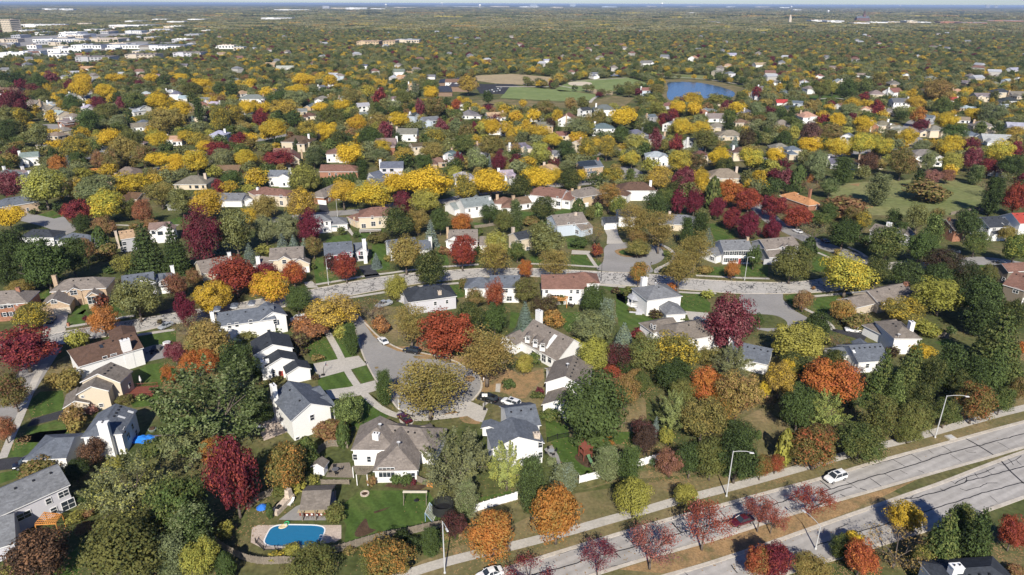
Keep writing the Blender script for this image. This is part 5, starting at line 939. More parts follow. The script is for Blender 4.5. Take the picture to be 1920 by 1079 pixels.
TD[(0, 810)] = '''v 950 400 540 440 GG YG|m 1330 560 420 540 GR OL|m 930 850 560 520 OL DG|p 1430 740 420 420 GR GG|p 1290 930 300 320 GG DG|m 1500 930 250 290 YG GR|o 1740 300 350 560 BU RD|m 1590 160 190 320 OR OL|m 290 905 450 390 DB BR|h 1690 740 120 140 YG OL|h 650 480 140 110 DG DG|m 690 140 180 180 DB BR|h 1150 120 180 130 GR OL
v 1400 90 420 330 GG OL|h 560 640 130 100 OL YG|a 1690 1000 120 190 GR DG|h 60 1060 170 90 OL YG|h 270 265 260 90 OL BR|h 860 230 120 90 YG OL|h 640 600 120 90 BR OL|m 560 290 200 160 DG DG|h 630 720 120 70 BR OL'''
TD[(480, 810)] = '''m 205 260 300 340 OL OR|a 380 150 140 210 GR OL|a 650 30 80 150 GR DG|v 1510 220 500 470 GG OL|v 1880 250 260 430 LG YG|p 1580 500 230 270 GG GR|m 1760 770 350 400 OR OL|m 1490 690 180 240 DB BU|p 1310 830 170 210 GR DG|m 990 950 380 340 OL OR|m 400 1000 380 300 OL GR|p 860 980 200 220 OL GR|h 1130 360 95 90 GR GR|h 1040 355 85 90 GR GR
h 600 610 150 140 OL GR|h 270 890 130 90 YG OL|h 140 920 110 90 OL GD|h 310 420 110 90 YG OL|a 100 590 45 100 GR DG|h 870 370 75 110 BR OL|h 180 430 130 90 OL GR|h 430 360 80 90 OL YG|h 1180 380 50 50 BU DB|h 700 890 90 60 OL BR|h 560 870 100 70 OL OL|h 1080 800 130 180 DG DG|h 1180 850 120 120 DG DG'''
TD[(960, 810)] = '''m 335 600 390 440 OR OL|p 150 400 270 430 DG GR|p 400 345 250 230 GG BS|p 720 235 270 260 GG GR|p 885 255 220 270 GR DG|m 915 480 290 280 YG OL|m 1310 470 190 170 YG OL|m 1190 220 190 220 BR PK|m 1340 200 230 320 DG GR|m 1500 190 270 340 OL DG|m 1690 180 320 350 DG GR|m 1870 260 160 300 OL RD|m 1000 60 180 200 DB DB|m 1160 40 110 150 YG GR
c 650 920 250 330 BU PK|c 1050 850 350 320 PK RD|c 1450 680 340 330 RD PK|c 1865 600 230 260 RD PK|m 1850 970 230 330 RD OL|c 130 1050 280 190 BU RD|h 1060 225 55 60 GR BS|m 690 70 140 120 OR OL|h 590 40 330 110 GR DG|h 300 230 80 100 GG GR|h 920 130 60 90 GG LG|h 1600 310 60 60 GR DG|a 1850 20 40 60 GR GR'''
TD[(1440, 810)] = '''c 340 510 290 230 RD BU|c 40 640 190 230 RD PK|m 1040 640 260 220 GD OL|b 980 860 400 320 OB BR|s 1320 800 330 500 GR OL|s 1570 790 320 480 DG GR|p 1440 700 260 300 GR OL|m 1840 760 220 520 RD BU|m 60 960 260 280 BU RD|h 640 810 140 130 GD OB|p 540 860 190 180 GR OL|m 700 950 250 250 RD OR|m 60 240 120 250 RD OL|a 130 110 100 230 YG OL|m 360 120 350 300 OL RD|m 690 80 370 220 GR OL|m 1060 10 200 150 OL GR
m 330 1010 260 170 OB OL|m 1180 960 200 200 OL YG|h 1860 1040 120 90 BR OL'''
TD[(0, 560)] = '''m 175 370 430 310 BU RD|m 225 130 250 180 OL GD|m 770 155 215 200 OR BR|h 570 310 150 160 YG OL|b 650 235 120 150 PK BR|m 1050 30 260 170 GG OL|o 1390 80 145 230 BU BU|m 1590 30 230 150 GD OB|b 1420 210 210 260 GG BR|m 1560 310 330 290 OB OL|m 1780 480 300 330 DG GR|m 1490 470 240 190 OR RD|m 1270 570 130 140 OR RD|m 1310 400 150 150 BU PK|v 1570 800 770 640 GR GG|m 90 690 240 270 OL BU
h 500 610 170 200 OB OL|h 400 620 120 160 OB OL|h 560 880 150 150 OB BR|m 30 980 160 210 BR RD|h 930 760 120 70 OL DB|h 560 970 110 100 OB OL|h 760 20 100 100 DB RD|h 1870 260 150 90 OL GG|b 60 540 160 150 BU DB|h 640 500 150 70 BR OL|h 1200 175 40 50 DB OL|h 680 840 90 70 PK BR|h 1060 740 80 50 GR LG|h 660 700 60 60 DB OL|h 640 150 40 60 BU DB'''
TD[(480, 560)] = '''m 570 100 360 250 OB GD|m 310 20 180 150 GR DG|m 390 220 260 160 BR OR|h 310 310 160 130 DB OL|h 630 245 115 110 YG LG|p 710 300 150 220 GR DG|h 460 440 90 60 OL BR|p 960 670 160 240 GR DG|m 690 835 220 250 GR LG|l 1300 660 530 430 OB OL|m 1440 260 400 350 RD RD|l 1160 180 260 340 OB OL|l 1730 420 420 370 OB OL|h 945 195 135 120 BR OR|b 860 60 180 190 BR GG|m 1600 150 230 250 DG OL|m 1790 140 190 200 GR DG
a 650 1010 90 160 GR OL|h 540 990 220 60 BR OL|h 440 590 65 45 DB OL|h 1890 640 80 100 GR DG|h 20 230 80 90 YG OL|h 140 235 110 60 GR OL|h 340 400 90 60 DB OL|m 30 850 190 330 DG GR|m 10 560 80 240 DG GR|h 130 620 90 50 OL DB|h 480 1000 80 50 OL GR|h 170 600 60 40 OL OL|h 40 720 90 120 GR DG'''
TD[(960, 560)] = '''s 98 130 140 220 BS GR|m 250 40 190 140 DB OL|h 310 150 150 140 OB OR|m 610 210 310 230 GG OL|m 600 430 250 270 YG OL|p 720 130 160 240 GG BS|m 600 30 200 130 GR DG|s 840 285 180 200 BS GG|m 800 430 210 190 DB BU|h 970 265 130 90 BU RD|h 770 540 160 90 RD DB|m 1000 400 270 270 OL GR|m 970 630 150 260 GR OL|m 1240 400 370 290 OL GD|m 1220 560 250 220 DG GR|m 615 815 500 510 GR DG|m 850 690 220 360 OB BR
m 925 600 180 140 OB BR|m 1465 650 240 260 OR RD|m 1700 710 310 350 OB BR|v 1660 470 280 240 GG OL|v 1210 850 230 300 LG GG|m 1430 900 310 310 OL OB|m 1550 830 200 200 OL OR|m 1710 1010 260 170 DG GR|m 990 1000 180 210 DB BU|s 1080 950 65 190 BS BS|h 1160 1030 110 120 YG OL|o 1640 170 330 400 BU PK|m 1820 170 120 230 GR DG|m 90 490 130 190 YG OB|h 170 450 95 95 GR OL|h 0 640 60 90 GR DG|h 190 720 100 60 DG OL
m 1480 430 150 140 OL OB|m 1280 690 210 180 OL GR|h 480 340 80 110 YG OL|h 290 870 150 60 GR OL|m 1890 680 110 210 GD OL|m 840 520 100 170 DG GR|h 1650 860 60 70 BS BS|h 1290 150 60 40 GR OL|h 1080 115 110 40 DB OL|h 900 80 60 40 OL DB|h 210 690 60 60 BU DB|h 520 660 70 60 OL YG'''
TD[(1440, 560)] = '''m 215 320 420 270 YG OL|m 370 190 200 170 DG GR|b 530 310 150 100 BR OL|m 570 85 180 150 OB OR|m 1010 80 280 180 OL GD|m 90 600 220 290 OB GD|m 170 520 150 160 GD OB|m 480 610 360 310 OR RD|m 500 460 200 130 DG OL|c 665 570 140 180 PK BU|m 240 800 290 360 GR DG|v 440 860 280 300 LG YG|s 860 570 250 400 GR OL|s 960 680 200 320 GR LG|p 830 910 290 340 OL GR|s 1090 490 260 370 GR OL|p 1350 520 280 330 DG GR|p 1230 590 220 280 DG OL|p 1560 590 210 290 DG GR
s 1740 300 400 350 GR OL|s 1700 530 250 310 GR DG|p 1600 130 310 260 DG GR|p 1140 760 210 240 DG OL|m 1110 890 260 240 OL GR|m 1560 770 260 270 OL RD|m 1755 760 170 210 GR OL|m 1880 680 150 250 OL BR|m 1340 850 210 200 GR OL|m 900 920 90 150 OR OB|m 390 1010 230 130 OL BU|m 1900 370 90 190 OR RD|h 1150 390 170 80 GD OL|h 1370 240 70 100 GR GG|h 1200 220 200 60 YG GR|h 700 180 210 60 OL BR|m 220 500 230 190 DG OL
m 650 740 130 280 GR GG|h 120 1060 80 70 GD YG|m 1850 120 200 300 DG OL|m 1440 640 180 260 DG OL|h 940 400 100 80 DB OL|h 450 320 60 60 GR OL|p 1000 1000 120 150 OL GR'''
TD[(0, 320)] = '''m 90 600 310 280 DG GR|m 330 690 330 340 GR DG|m 530 640 250 260 GR DG|m 60 760 210 250 DG GR|m 250 800 240 150 DG GR|m 80 100 190 250 BU PK|m 320 120 310 250 YG GG|y 60 350 210 160 GD GD|m 580 310 205 170 BU RD|m 610 400 130 160 DG GR|h 440 280 85 105 DG DG|m 790 260 250 210 YG GD|m 780 420 170 130 BR OL|m 960 280 130 210 OL GR|m 1060 310 150 190 BR RD|m 710 140 310 150 GG OL|m 590 140 150 150 OB GD|m 970 100 280 170 GD OL|l 1200 170 240 160 OL OB|m 1360 230 170 230 OL GG
o 1640 115 95 115 BU RD|o 1510 470 255 370 BU DB|s 1090 570 290 330 DG GR|s 1300 570 210 340 DG GR|m 640 590 150 270 BR OL|a 750 520 95 180 GR DG|h 800 610 150 120 OL BR|m 950 690 200 120 OL YG|m 1760 440 280 290 OL GG|s 1645 520 70 210 BS BS|s 1870 620 120 150 BS GG|m 1560 240 260 190 GD OB|m 1020 950 300 280 OL GG|m 1320 860 160 210 BR BU|m 1590 940 255 210 GD OB|m 1760 780 350 270 RD BU|m 1895 830 110 150 OR RD|m 1740 60 170 120 GR DG
h 970 840 130 90 DB OL|m 140 880 190 90 OB OL|h 780 980 65 75 BU DB|m 1450 800 120 120 BR OL|h 340 270 50 50 DG DG|h 300 280 40 60 DG GR|h 250 310 60 40 DG OL|h 1000 420 80 40 OL BR|m 440 40 200 110 GG GR|h 220 900 60 60 OL BR|h 370 840 80 60 DB BR|h 820 750 90 50 GR DG|m 1130 400 120 60 BR OB|m 1860 340 120 120 GD OB'''
TD[(480, 320)] = '''m 350 60 220 200 OL YG|m 350 250 215 210 OB GD|m 60 270 200 160 OB OL|y 650 160 200 190 GD OB|y 880 180 320 190 GD YG|y 1060 90 250 160 GD GD|y 1290 100 340 230 GD GD|y 1760 90 275 190 GD GD|m 1560 130 180 190 OL GD|o 1105 230 135 160 BU DB|m 1265 230 230 170 YG OL|m 1060 390 250 210 DG OL|m 1210 370 160 210 OB OL|m 1380 370 160 180 GR DG|s 1310 460 110 180 BS GG|o 400 420 175 230 BU BU|m 70 440 170 210 GG OL|m 240 430 190 190 GG OL|s 195 530 95 120 BS GG|s 280 530 80 100 BS GR
s 365 570 105 130 BS GG|m 430 570 130 160 OL BR|m 1540 385 165 125 OR RD|m 670 720 175 205 RD BU|m 560 690 110 140 DB BU|m 1120 620 260 240 OB OL|m 1310 730 255 250 DG OL|m 1545 600 205 225 RD BU|h 1665 610 75 105 DG GR|h 1415 600 85 65 BR OL|h 985 660 55 45 OL OB|s 900 670 75 105 BS BS|m 1810 560 190 240 YG GG|m 1860 380 150 270 OL GR|m 1750 320 130 140 DG GR|l 1790 650 230 230 OB YG|m 100 870 260 230 GD OR|m 280 770 190 160 RD OR|m 60 760 190 130 BU RD
m 330 950 190 170 GR DG|m 1050 870 160 220 YG OL|o 1790 920 135 200 RD BR|m 1570 850 110 80 OL BR|m 1640 950 150 130 OL BR|h 900 500 160 60 OL DB|h 430 720 45 65 GR OL|h 80 590 140 70 OL YG|h 750 480 50 110 GR DG|h 1670 460 60 60 GR OL|m 1340 60 100 60 GD YG|h 640 450 70 60 GR OL'''
TD[(960, 320)] = '''m 60 120 170 190 DG OL|y 180 60 270 160 GD GD|y 330 40 130 160 GD OL|m 430 70 180 160 DG OL|y 520 40 110 130 GD GD|m 750 40 180 120 OL GD|m 1100 50 180 160 OB GD|o 1290 70 170 210 BU PK|m 1250 110 150 140 DG OL|o 1250 230 105 180 BU BU|o 1370 230 125 185 BU BU|o 1540 270 115 155 BU BU|m 1630 160 230 170 OR RD|m 1780 215 210 155 RD BU|o 1650 350 135 155 BU RD|o 1775 400 165 195 BU BU|o 1900 250 70 130 BU BU|o 1910 450 60 160 BU RD
a 1510 170 100 210 GR OL|m 1410 60 130 160 GD OL|l 730 180 175 175 OB OR|m 650 240 95 130 DB DB|a 500 280 85 120 GR DG|a 640 290 70 90 GR LG|m 590 310 90 100 OL GR|m 800 260 130 130 GR YG|m 1080 270 185 230 DG GR|m 1150 200 130 150 GR OL|m 230 280 195 160 DG OL|p 30 350 140 230 GR GG|l 920 370 230 240 OB OL|l 1110 430 235 250 OB OL|m 940 580 185 120 OL OB|p 1310 460 130 200 DG GR|p 1410 420 165 190 DG GR|s 1470 510 115 160 BS GG|m 1430 350 110 140 OL GG
l 1380 590 230 270 OB OL|l 1260 730 250 270 OB OL|m 640 600 90 130 BU OR|b 620 470 150 190 OB BR|m 250 520 280 240 OL GG|l 320 690 240 210 OB OL|m 40 600 130 230 GR OL|m 100 730 115 120 OR RD|m 950 765 145 180 OL OR|m 1655 740 115 120 OR BR|o 1820 640 105 160 GR DG|h 490 540 140 80 GR DG|m 600 960 190 200 GR DG|h 1470 930 95 65 YG LG|h 890 910 115 85 OL GR|h 780 900 70 50 DB OL|h 1200 880 80 75 OR RD|m 110 890 210 160 OL DB|l 950 500 160 120 OB BR|h 1160 620 50 50 GR OL|h 1440 740 120 60 OB OL|h 1180 740 80 50 GR OL|h 370 960 90 80 GR DB|h 1520 350 40 60 GR DG|h 460 420 60 80 OB OL|h 140 380 130 70 OL BR'''
TD[(1440, 320)] = '''o 135 50 105 140 BU PK|a 230 60 95 170 GR DG|c 290 60 95 110 OR BR|m 380 30 110 110 GG GR|m 465 120 135 125 GR GG|b 330 110 150 110 BR OL|p 830 140 240 210 GG OL|p 1130 70 110 130 DG GR|h 1220 150 290 135 OL BR|m 1230 50 120 110 PK BR|m 1340 40 130 85 BR PK|p 1560 30 160 130 GR GG|b 1660 120 160 110 BR GG|p 1690 190 185 250 DG GR|m 1860 210 190 250 RD BU|m 60 270 155 160 BU RD|m 230 340 225 155 RD BU|o 40 430 125 155 BU BU
h 560 280 310 130 BR OL|m 460 310 140 130 GR DG|b 340 440 180 190 GG BR|m 570 470 260 200 DG GR|m 375 360 180 110 GR OL|m 720 370 120 140 OL GD|m 950 350 110 150 DG GR|m 1130 350 170 210 OL GG|m 1270 330 100 90 OL BR|p 1240 470 190 250 GR LG|m 1500 400 195 200 DG GR|m 1560 540 170 160 GR OL|m 900 540 280 230 GR OL|m 1150 570 240 210 GR DG|m 180 690 290 240 OL DG|a 310 580 95 145 DG GR|m 600 780 375 270 YG GD|m 820 750 205 220 DG OL|m 1050 770 260 180 DG GR|m 1290 790 250 180 DG GR
m 1330 680 260 170 DB DG|m 1500 790 210 210 DG DB|m 1860 580 190 240 GR YG|m 1640 790 160 160 OL DG|m 1300 940 390 250 YG OL|m 270 970 155 140 BR OL|h 520 610 45 90 OB OL|m 1610 950 310 310 DG GR|m 640 330 120 120 OL BR|p 1000 450 120 120 GR DG|m 1330 440 80 140 OL GR|h 290 780 60 50 OL GR|h 340 880 30 35 BR OB|h 730 530 90 110 GR DG|h 1720 880 90 60 GR OL|m 1800 470 130 100 OB OL|b 1740 90 120 80 GG BR'''
TD[(0, 140)] = '''o 95 200 230 140 BU DB|m 60 320 190 140 OL GG|m 60 430 170 170 DG GR|m 150 320 150 130 OL GD|m 290 450 180 150 OL GG|o 100 600 110 110 BU DB|m 310 150 150 80 OL GR|y 610 110 165 125 GD GD|y 780 125 155 95 GD GD|y 870 30 145 75 GD GD|y 620 40 135 85 GD GD|o 745 220 135 115 BU DB|o 905 220 75 105 BU PK|m 540 210 130 110 GR DG|m 660 350 190 170 GR DG|m 880 360 150 100 GG GR|m 780 280 210 100 OL GR|y 1190 200 195 125 GD GD|m 1010 200 170 130 GR OL|m 1250 330 270 160 OB OL|y 1360 260 165 145 GD GD
s 1450 370 65 115 BS BS|p 1490 270 110 190 DG GR|m 1660 330 180 190 OL GD|m 1760 310 180 150 OL GD|y 1850 250 135 110 GD GD|y 830 480 215 145 GD GD|m 990 490 170 160 OL DG|m 930 560 270 160 OB OL|m 1070 600 170 140 OL BR|y 1180 490 165 120 GD OL|y 1390 460 140 85 GD OL|m 1470 490 150 120 OL GD|m 570 560 250 170 OL GD|m 590 640 140 130 GR DG|s 510 620 65 125 BS BS|m 440 680 150 130 OR BR|a 400 620 95 110 DG DG|m 740 640 130 160 BR OL|m 850 640 170 180 OL BR|y 1190 640 185 110 GD GD|y 1330 660 155 200 GD GD
y 1470 650 205 190 GD YG|m 1650 500 120 90 DG GR|o 1790 490 135 120 BU RD|m 1640 560 205 90 BU RD|y 1880 480 120 150 GD GD|y 1540 540 145 85 GD GD|m 1670 630 220 140 GG OL|y 1840 630 160 160 GD YG|y 410 530 120 80 GD GD|m 280 60 150 100 GR DG|o 380 20 110 70 BU PK|o 150 70 95 65 BU BU|m 250 110 130 75 BU OL|m 80 30 190 95 DG GR|o 520 75 95 75 BU DB|y 1140 30 120 65 GD GD|y 1360 20 130 55 GD GD|y 1520 70 160 75 GD GD|m 1230 50 120 70 DG GR|m 1440 110 190 90 OL GR|m 1740 120 120 110 DG GR|m 1640 110 100 100 GR DG|y 1880 60 90 65 GD GD'''
TD[(480, 140)] = '''y 350 40 190 85 GD GD|y 560 40 110 85 GD GD|y 310 120 185 75 GD GD|y 80 140 115 85 GD GD|m 170 180 210 120 GR DG|m 300 180 190 120 GG OL|y 50 250 120 115 GD GD|m 210 250 220 125 OB GD|p 180 330 120 110 DG GR|o 30 320 130 120 BU RD|m 290 330 125 110 DG GR|y 490 250 165 75 GD GD|y 640 235 155 95 GD GD|m 560 310 210 130 OL GR|m 700 170 160 120 OL OB|y 850 130 125 120 YG GD|o 930 160 115 125 BU RD|m 1090 100 120 90 GR OL|m 1100 170 140 110 OL GR|p 1190 110 90 100 GG BS|o 1230 250 85 135 BU PK
m 1340 240 170 140 OL BR|m 1310 90 140 100 GR OL|y 1310 140 135 95 GD GD|m 1430 220 90 110 DG GR|m 1500 230 85 85 RD OR|m 1590 70 180 120 OB GD|m 1740 170 100 90 DG GR|y 1080 340 195 115 GD GD|y 760 370 165 115 GD OR|m 920 350 200 75 OB OL|o 970 415 125 140 BU PK|y 540 430 185 150 GD GD|m 390 410 160 130 OL GD|y 130 410 225 140 GD YG|m 620 490 140 120 DG OL|m 850 470 210 140 GR DG|y 690 600 225 175 GD GD|m 940 540 170 100 GD OL|m 930 610 180 110 GG GR|m 1110 600 180 110 OB GD|m 1320 570 200 130 OB OL|o 1520 640 85 165 BU DB|o 1390 390 115 125 BU PK
m 1500 390 120 130 GG GR|m 1580 430 120 110 OL BR|y 1770 400 155 115 GD GD|m 1880 400 110 150 GD OL|o 1640 390 55 75 BU BU|m 1260 660 140 130 GR DG|m 1650 640 170 190 GG LG|o 1820 650 135 155 BU DB|s 1750 650 55 115 BS BS|m 1760 530 200 130 OL OB|m 1560 520 210 120 GR OL|m 170 630 235 115 BU RD|m 430 620 150 130 DG GG|s 300 520 75 85 DG DG|p 800 720 130 140 DG GR|m 1350 470 190 110 OL GD|m 1060 490 100 110 DG DG'''
TD[(960, 140)] = '''m 530 215 110 85 OL DG|m 440 220 110 90 OB BR|m 250 250 160 110 OL BR|y 160 310 125 105 GD GD|y 30 320 120 115 GD OR|y 80 220 75 65 GD OB|m 340 310 100 100 GD OL|m 490 390 215 145 GG OL|y 830 320 215 140 GD GD|m 660 320 130 110 OL OB|o 920 360 55 85 BU BU|m 960 310 90 90 GR OL|m 1040 400 140 100 DG GR|m 1090 250 140 100 OL YG|o 1210 300 95 95 BU RD|o 1130 350 55 95 BU RD|y 1240 250 145 95 GD GD|y 1360 260 125 105 GD GD|m 1350 190 190 90 GD OL|m 1530 190 170 90 OL YG|o 1600 240 75 95 BU PK|y 1690 250 125 95 GD GD
m 1840 260 130 100 GG GR|m 1630 320 130 130 GR OL|y 1270 400 165 125 GD YG|y 1410 410 175 105 GD YG|m 1210 420 130 90 OL YG|m 1420 330 130 60 OL GR|m 820 450 135 115 GR DG|m 1460 490 210 140 OL GR|s 1570 510 65 85 BS BS|s 1670 510 95 75 BS BS|m 1770 480 160 130 DB OL|o 1080 480 115 165 BU PK|o 1230 520 115 145 BU RD|m 940 520 230 130 YG GG|m 990 560 120 100 GR DG|m 1140 530 90 110 OL OB|y 900 630 135 130 YG GD|y 1260 650 205 150 YG GD|y 1560 630 195 140 GD GD|m 1380 650 170 130 DG BR|m 1600 680 140 120 DG OL|y 1800 630 205 160 YG GD
m 210 590 180 170 YG GG|s 100 610 90 140 GG BS|m 410 570 160 180 DG GR|m 560 560 170 160 OL GD|m 710 550 150 150 OL GD|y 470 480 120 110 GD OR|y 310 490 160 90 GD YG|y 200 430 210 110 GD OB|m 30 560 100 170 OB BR|m 290 370 90 115 DB DB|s 1370 540 80 85 GG GR|o 1840 130 85 85 BU RD|m 880 120 90 70 OL GR|m 1720 170 110 80 OL GR|m 350 30 100 70 OB GD|m 1090 110 130 80 OL OB'''
TD[(1440, 140)] = '''m 400 110 130 120 OL GR|m 490 100 90 120 YG OL|m 600 110 170 130 GR DG|m 730 80 110 120 GR OL|y 520 350 145 135 GD GD|y 720 370 165 115 GD GD|o 420 350 115 115 BU RD|m 630 330 90 80 BU DB|o 820 250 115 125 BU RD|o 720 170 95 75 BU RD|m 620 270 190 90 GG OL|m 630 220 150 70 GD OL|m 320 240 120 90 OB OL|m 30 330 100 140 GG GR|y 1340 350 185 115 GD OL|y 1560 300 175 85 GD YG|m 1690 290 190 140 GG GR|y 1110 210 145 90 GD OB|m 1310 240 170 130 GR OL|m 1130 310 125 120 OR OL|m 1150 385 140 90 BU DB|m 1400 430 190 120 GR DG
m 1590 410 120 100 GR OL|m 1850 440 140 90 OB GD|y 320 530 205 110 GD GD|y 520 550 195 130 GD YG|y 700 520 195 150 YG GD|y 860 540 180 140 YG GD|y 60 610 150 150 GD GD|m 120 480 130 110 DG GR|m 190 450 120 110 YG OL|m 320 430 180 140 DB PK|m 490 430 190 110 OL BR|m 930 470 140 100 OL DB|y 1050 470 160 130 GD OL|m 1150 540 150 90 GG GR|m 1360 540 200 150 GD OL|m 370 670 190 200 GG GR|m 750 660 170 140 DB BR|m 1010 660 230 190 OL BR|m 1210 640 140 160 GG OL|m 1380 650 180 130 YG OL|o 1530 530 125 125 BU DB|o 1530 620 155 165 BU PK
m 1660 690 140 120 BU RD|y 1740 580 215 160 YG GD|o 1850 560 125 120 BU RD|m 1830 690 190 170 DG GR|p 560 720 240 160 GR DG|m 1270 120 240 150 OB BR|m 830 40 140 90 OL OB'''
NT = 0
for (ox, oy), s in TD.items():
    for it in s.replace('\n', '|').split('|'):
        f = it.split(); cx, cy, w, h = [float(v) / 4 for v in f[1:5]]; tree_px(f[0], ox + cx, oy + cy, w, h, f[5], f[6]); NT += 1
print('trees', NT)
# a clipped row of arborvitae
for i in range(13): tree_px('a', 585 + i * 6.6, 352 - i * 1.5, 9, 26 - i * .6, 'GR', 'DG')

# fallen leaves under the turning trees
g = np.random.default_rng(12); mb = MB(); LV = []
for t in THINGS:
    o = t[0]
    if o.get('category') not in ('maple', 'locust', 'ash', 'crabapple', 'shade tree', 'silver maple') or t[2] < 330: continue
    cro = [c for c in o.children if c.get('c1')][0]; c1 = cro['c1']
    n = 420 if c1[0] > 1.3 * c1[1] else 90; D = o.scale.x; a = g.random(n) * 6.283; r_ = D * (.12 + .62 * g.random(n) ** .8); cx, cy = o.location.x, o.location.y; s = .08 + .14 * g.random(n)
    x = cx + r_ * np.cos(a); y = cy + r_ * np.sin(a); th = g.random(n) * 6.283; z = .017 + .015 * g.random(n)
    for X, Y, Z_, T, S_ in zip(x, y, z, th, s): c_, s_ = math.cos(T) * S_, math.sin(T) * S_; LV += [(X + c_, Y + s_, Z_), (X - s_ * .7, Y + c_ * .7, Z_), (X - c_, Y - s_, Z_), (X + s_ * .7, Y - c_ * .7, Z_)]
mb.v = LV; mb.f = [(i, i + 1, i + 2, i + 3) for i in range(0, len(LV), 4)]; mb.m = [0] * len(mb.f); o = mb.build('fallen_leaves', M['litter']); o['kind'] = 'stuff'
# ============================================================ vehicles
def loft(mb, secs, m=0, cap=True):
    n = len(secs[0]); b = []
    for s in secs: b.append(len(mb.v)); mb.v += [tuple(p) for p in s]
    for i in range(len(secs) - 1):
        for k in range(n):
            mb.f.append((b[i] + k, b[i] + (k + 1) % n, b[i + 1] + (k + 1) % n, b[i + 1] + k)); mb.m.append(m)
    if cap:
        mb.f.append(tuple(b[0] + k for k in range(n))[::-1]); mb.m.append(m); mb.f.append(tuple(b[-1] + k for k in range(n))); mb.m.append(m)
def ring(x, hw, z0, z1, r=.18):
    h = z1 - z0; return [(x, -hw * .9, z0), (x, hw * .9, z0), (x, hw, z0 + h * .3), (x, hw * .985, z0 + h * .75), (x, hw * .88, z1), (x, 0, z1 + .03), (x, -hw * .88, z1), (x, -hw * .985, z0 + h * .75), (x, -hw, z0 + h * .3)]
CARM = {}
def car_meshes(kind):
    if kind in CARM: return CARM[kind]
    L, Wd, Hh = dict(suv=(5.0, 1.98, 1.78), sedan=(4.75, 1.84, 1.45), pickup=(5.8, 2.02, 1.9))[kind]; hw = Wd / 2; belt = Hh * (.62 if kind != 'sedan' else .64); out = {}
    mb = MB(); x0, x1 = -L / 2, L / 2
    loft(mb, [ring(x0, hw * .82, .42, belt * .86), ring(x0 + .18, hw * .95, .3, belt * .97), ring(x0 + .9, hw, .24, belt), ring(0, hw, .22, belt), ring(x1 - 1.5, hw, .24, belt * .98), ring(x1 - .7, hw * .98, .26, belt * .93), ring(x1 - .15, hw * .9, .34, belt * .8), ring(x1, hw * .74, .42, belt * .68)])
    rf = dict(suv=(x0 + .45, x1 - 2.0), sedan=(x0 + 1.45, x1 - 2.15), pickup=(x0 + 2.35, x1 - 2.2))[kind]; tw = hw * .74
    a, b = rf; mb2 = MB()
    def cab(x, w, z): return [(x, -w, z), (x, w, z)]
    # roof panel and pillars painted
    mb.add([(a, -tw, Hh - .03), (b, -tw, Hh - .04), (b, tw, Hh - .04), (a, tw, Hh - .03), (a + .15, 0, Hh + .02), (b - .15, 0, Hh + .01)], [(0, 1, 5, 4), (3, 4, 5, 2), (1, 2, 5), (0, 4, 3)])
    ea, eb = dict(suv=(x0 + .12, b + .75), sedan=(x0 + .75, b + .8), pickup=(x0 + 2.15, b + .75))[kind]; zb = belt + .0; bw = hw * .9
    for s in (-1, 1):
        for xb, xt in ((ea, a), (eb, b), ((ea + eb) / 2 - .1, (a + b) / 2 - .05)):
            mb.tube((xb, s * bw, zb - .02), (xt, s * tw, Hh - .04), .05, .045, 5)
    if kind == 'pickup':
        mb.box((x0 + 1.1, 0, belt - .28), (1.9, hw * 1.5, .02))
        for s in (-1, 1): mb.box((x0 + 1.1, s * (hw - .1), belt + .02), (2.1, .1, .1))
    out['body'] = mb.mesh('body', M['car'])
    g = MB(); a2, b2 = a + .0, b; q = [(ea, -bw, zb), (eb, -bw, zb), (eb, bw, zb), (ea, bw, zb), (a2, -tw, Hh - .05), (b2, -tw, Hh - .06), (b2, tw, Hh - .06), (a2, tw, Hh - .05)]
    g.add(q, [(0, 1, 5, 4), (1, 2, 6, 5), (2, 3, 7, 6), (3, 0, 4, 7)]); 
    if kind == 'suv': g.box((b - .75, 0, Hh + .012), (.9, tw * 1.2, .03))
    out['window_glass'] = g.mesh('window_glass', M['glass'])
    w = MB(); w.tube((0, -.11, 0), (0, .11, 0), .35, .35, 16); out['tyre'] = w.mesh('tyre', M['rubber'])
    w = MB(); w.tube((0, -.125, 0), (0, .125, 0), .22, .22, 12); out['rim'] = w.mesh('rim', M['rim'])
    h = MB(); h.box((0, 0, 0), (.12, .34, .14)); out['headlight'] = h.mesh('headlight', M['lamp']); h = MB(); h.box((0, 0, 0), (.1, .2, .26)); out['tail_light'] = h.mesh('tail_light', M['redlens'])
    mr = MB(); mr.box((0, 0, 0), (.14, .2, .14)); out['mirror'] = mr.mesh('mirror', M['car']); bp = MB(); bp.box((0, 0, 0), (.12, hw * 1.5, .16)); out['bumper'] = bp.mesh('bumper', M['black'])
    out['dim'] = (L, hw, belt, eb); CARM[kind] = out; return out
CARC = dict(white=(.78, .78, .77), black=(.012, .013, .015), red=(.085, .010, .016), silver=(.36, .38, .40), grey=(.09, .10, .115), blue=(.03, .04, .07), maroon=(.07, .012, .018))  # red is darkened further: tree shade put into the car's colour
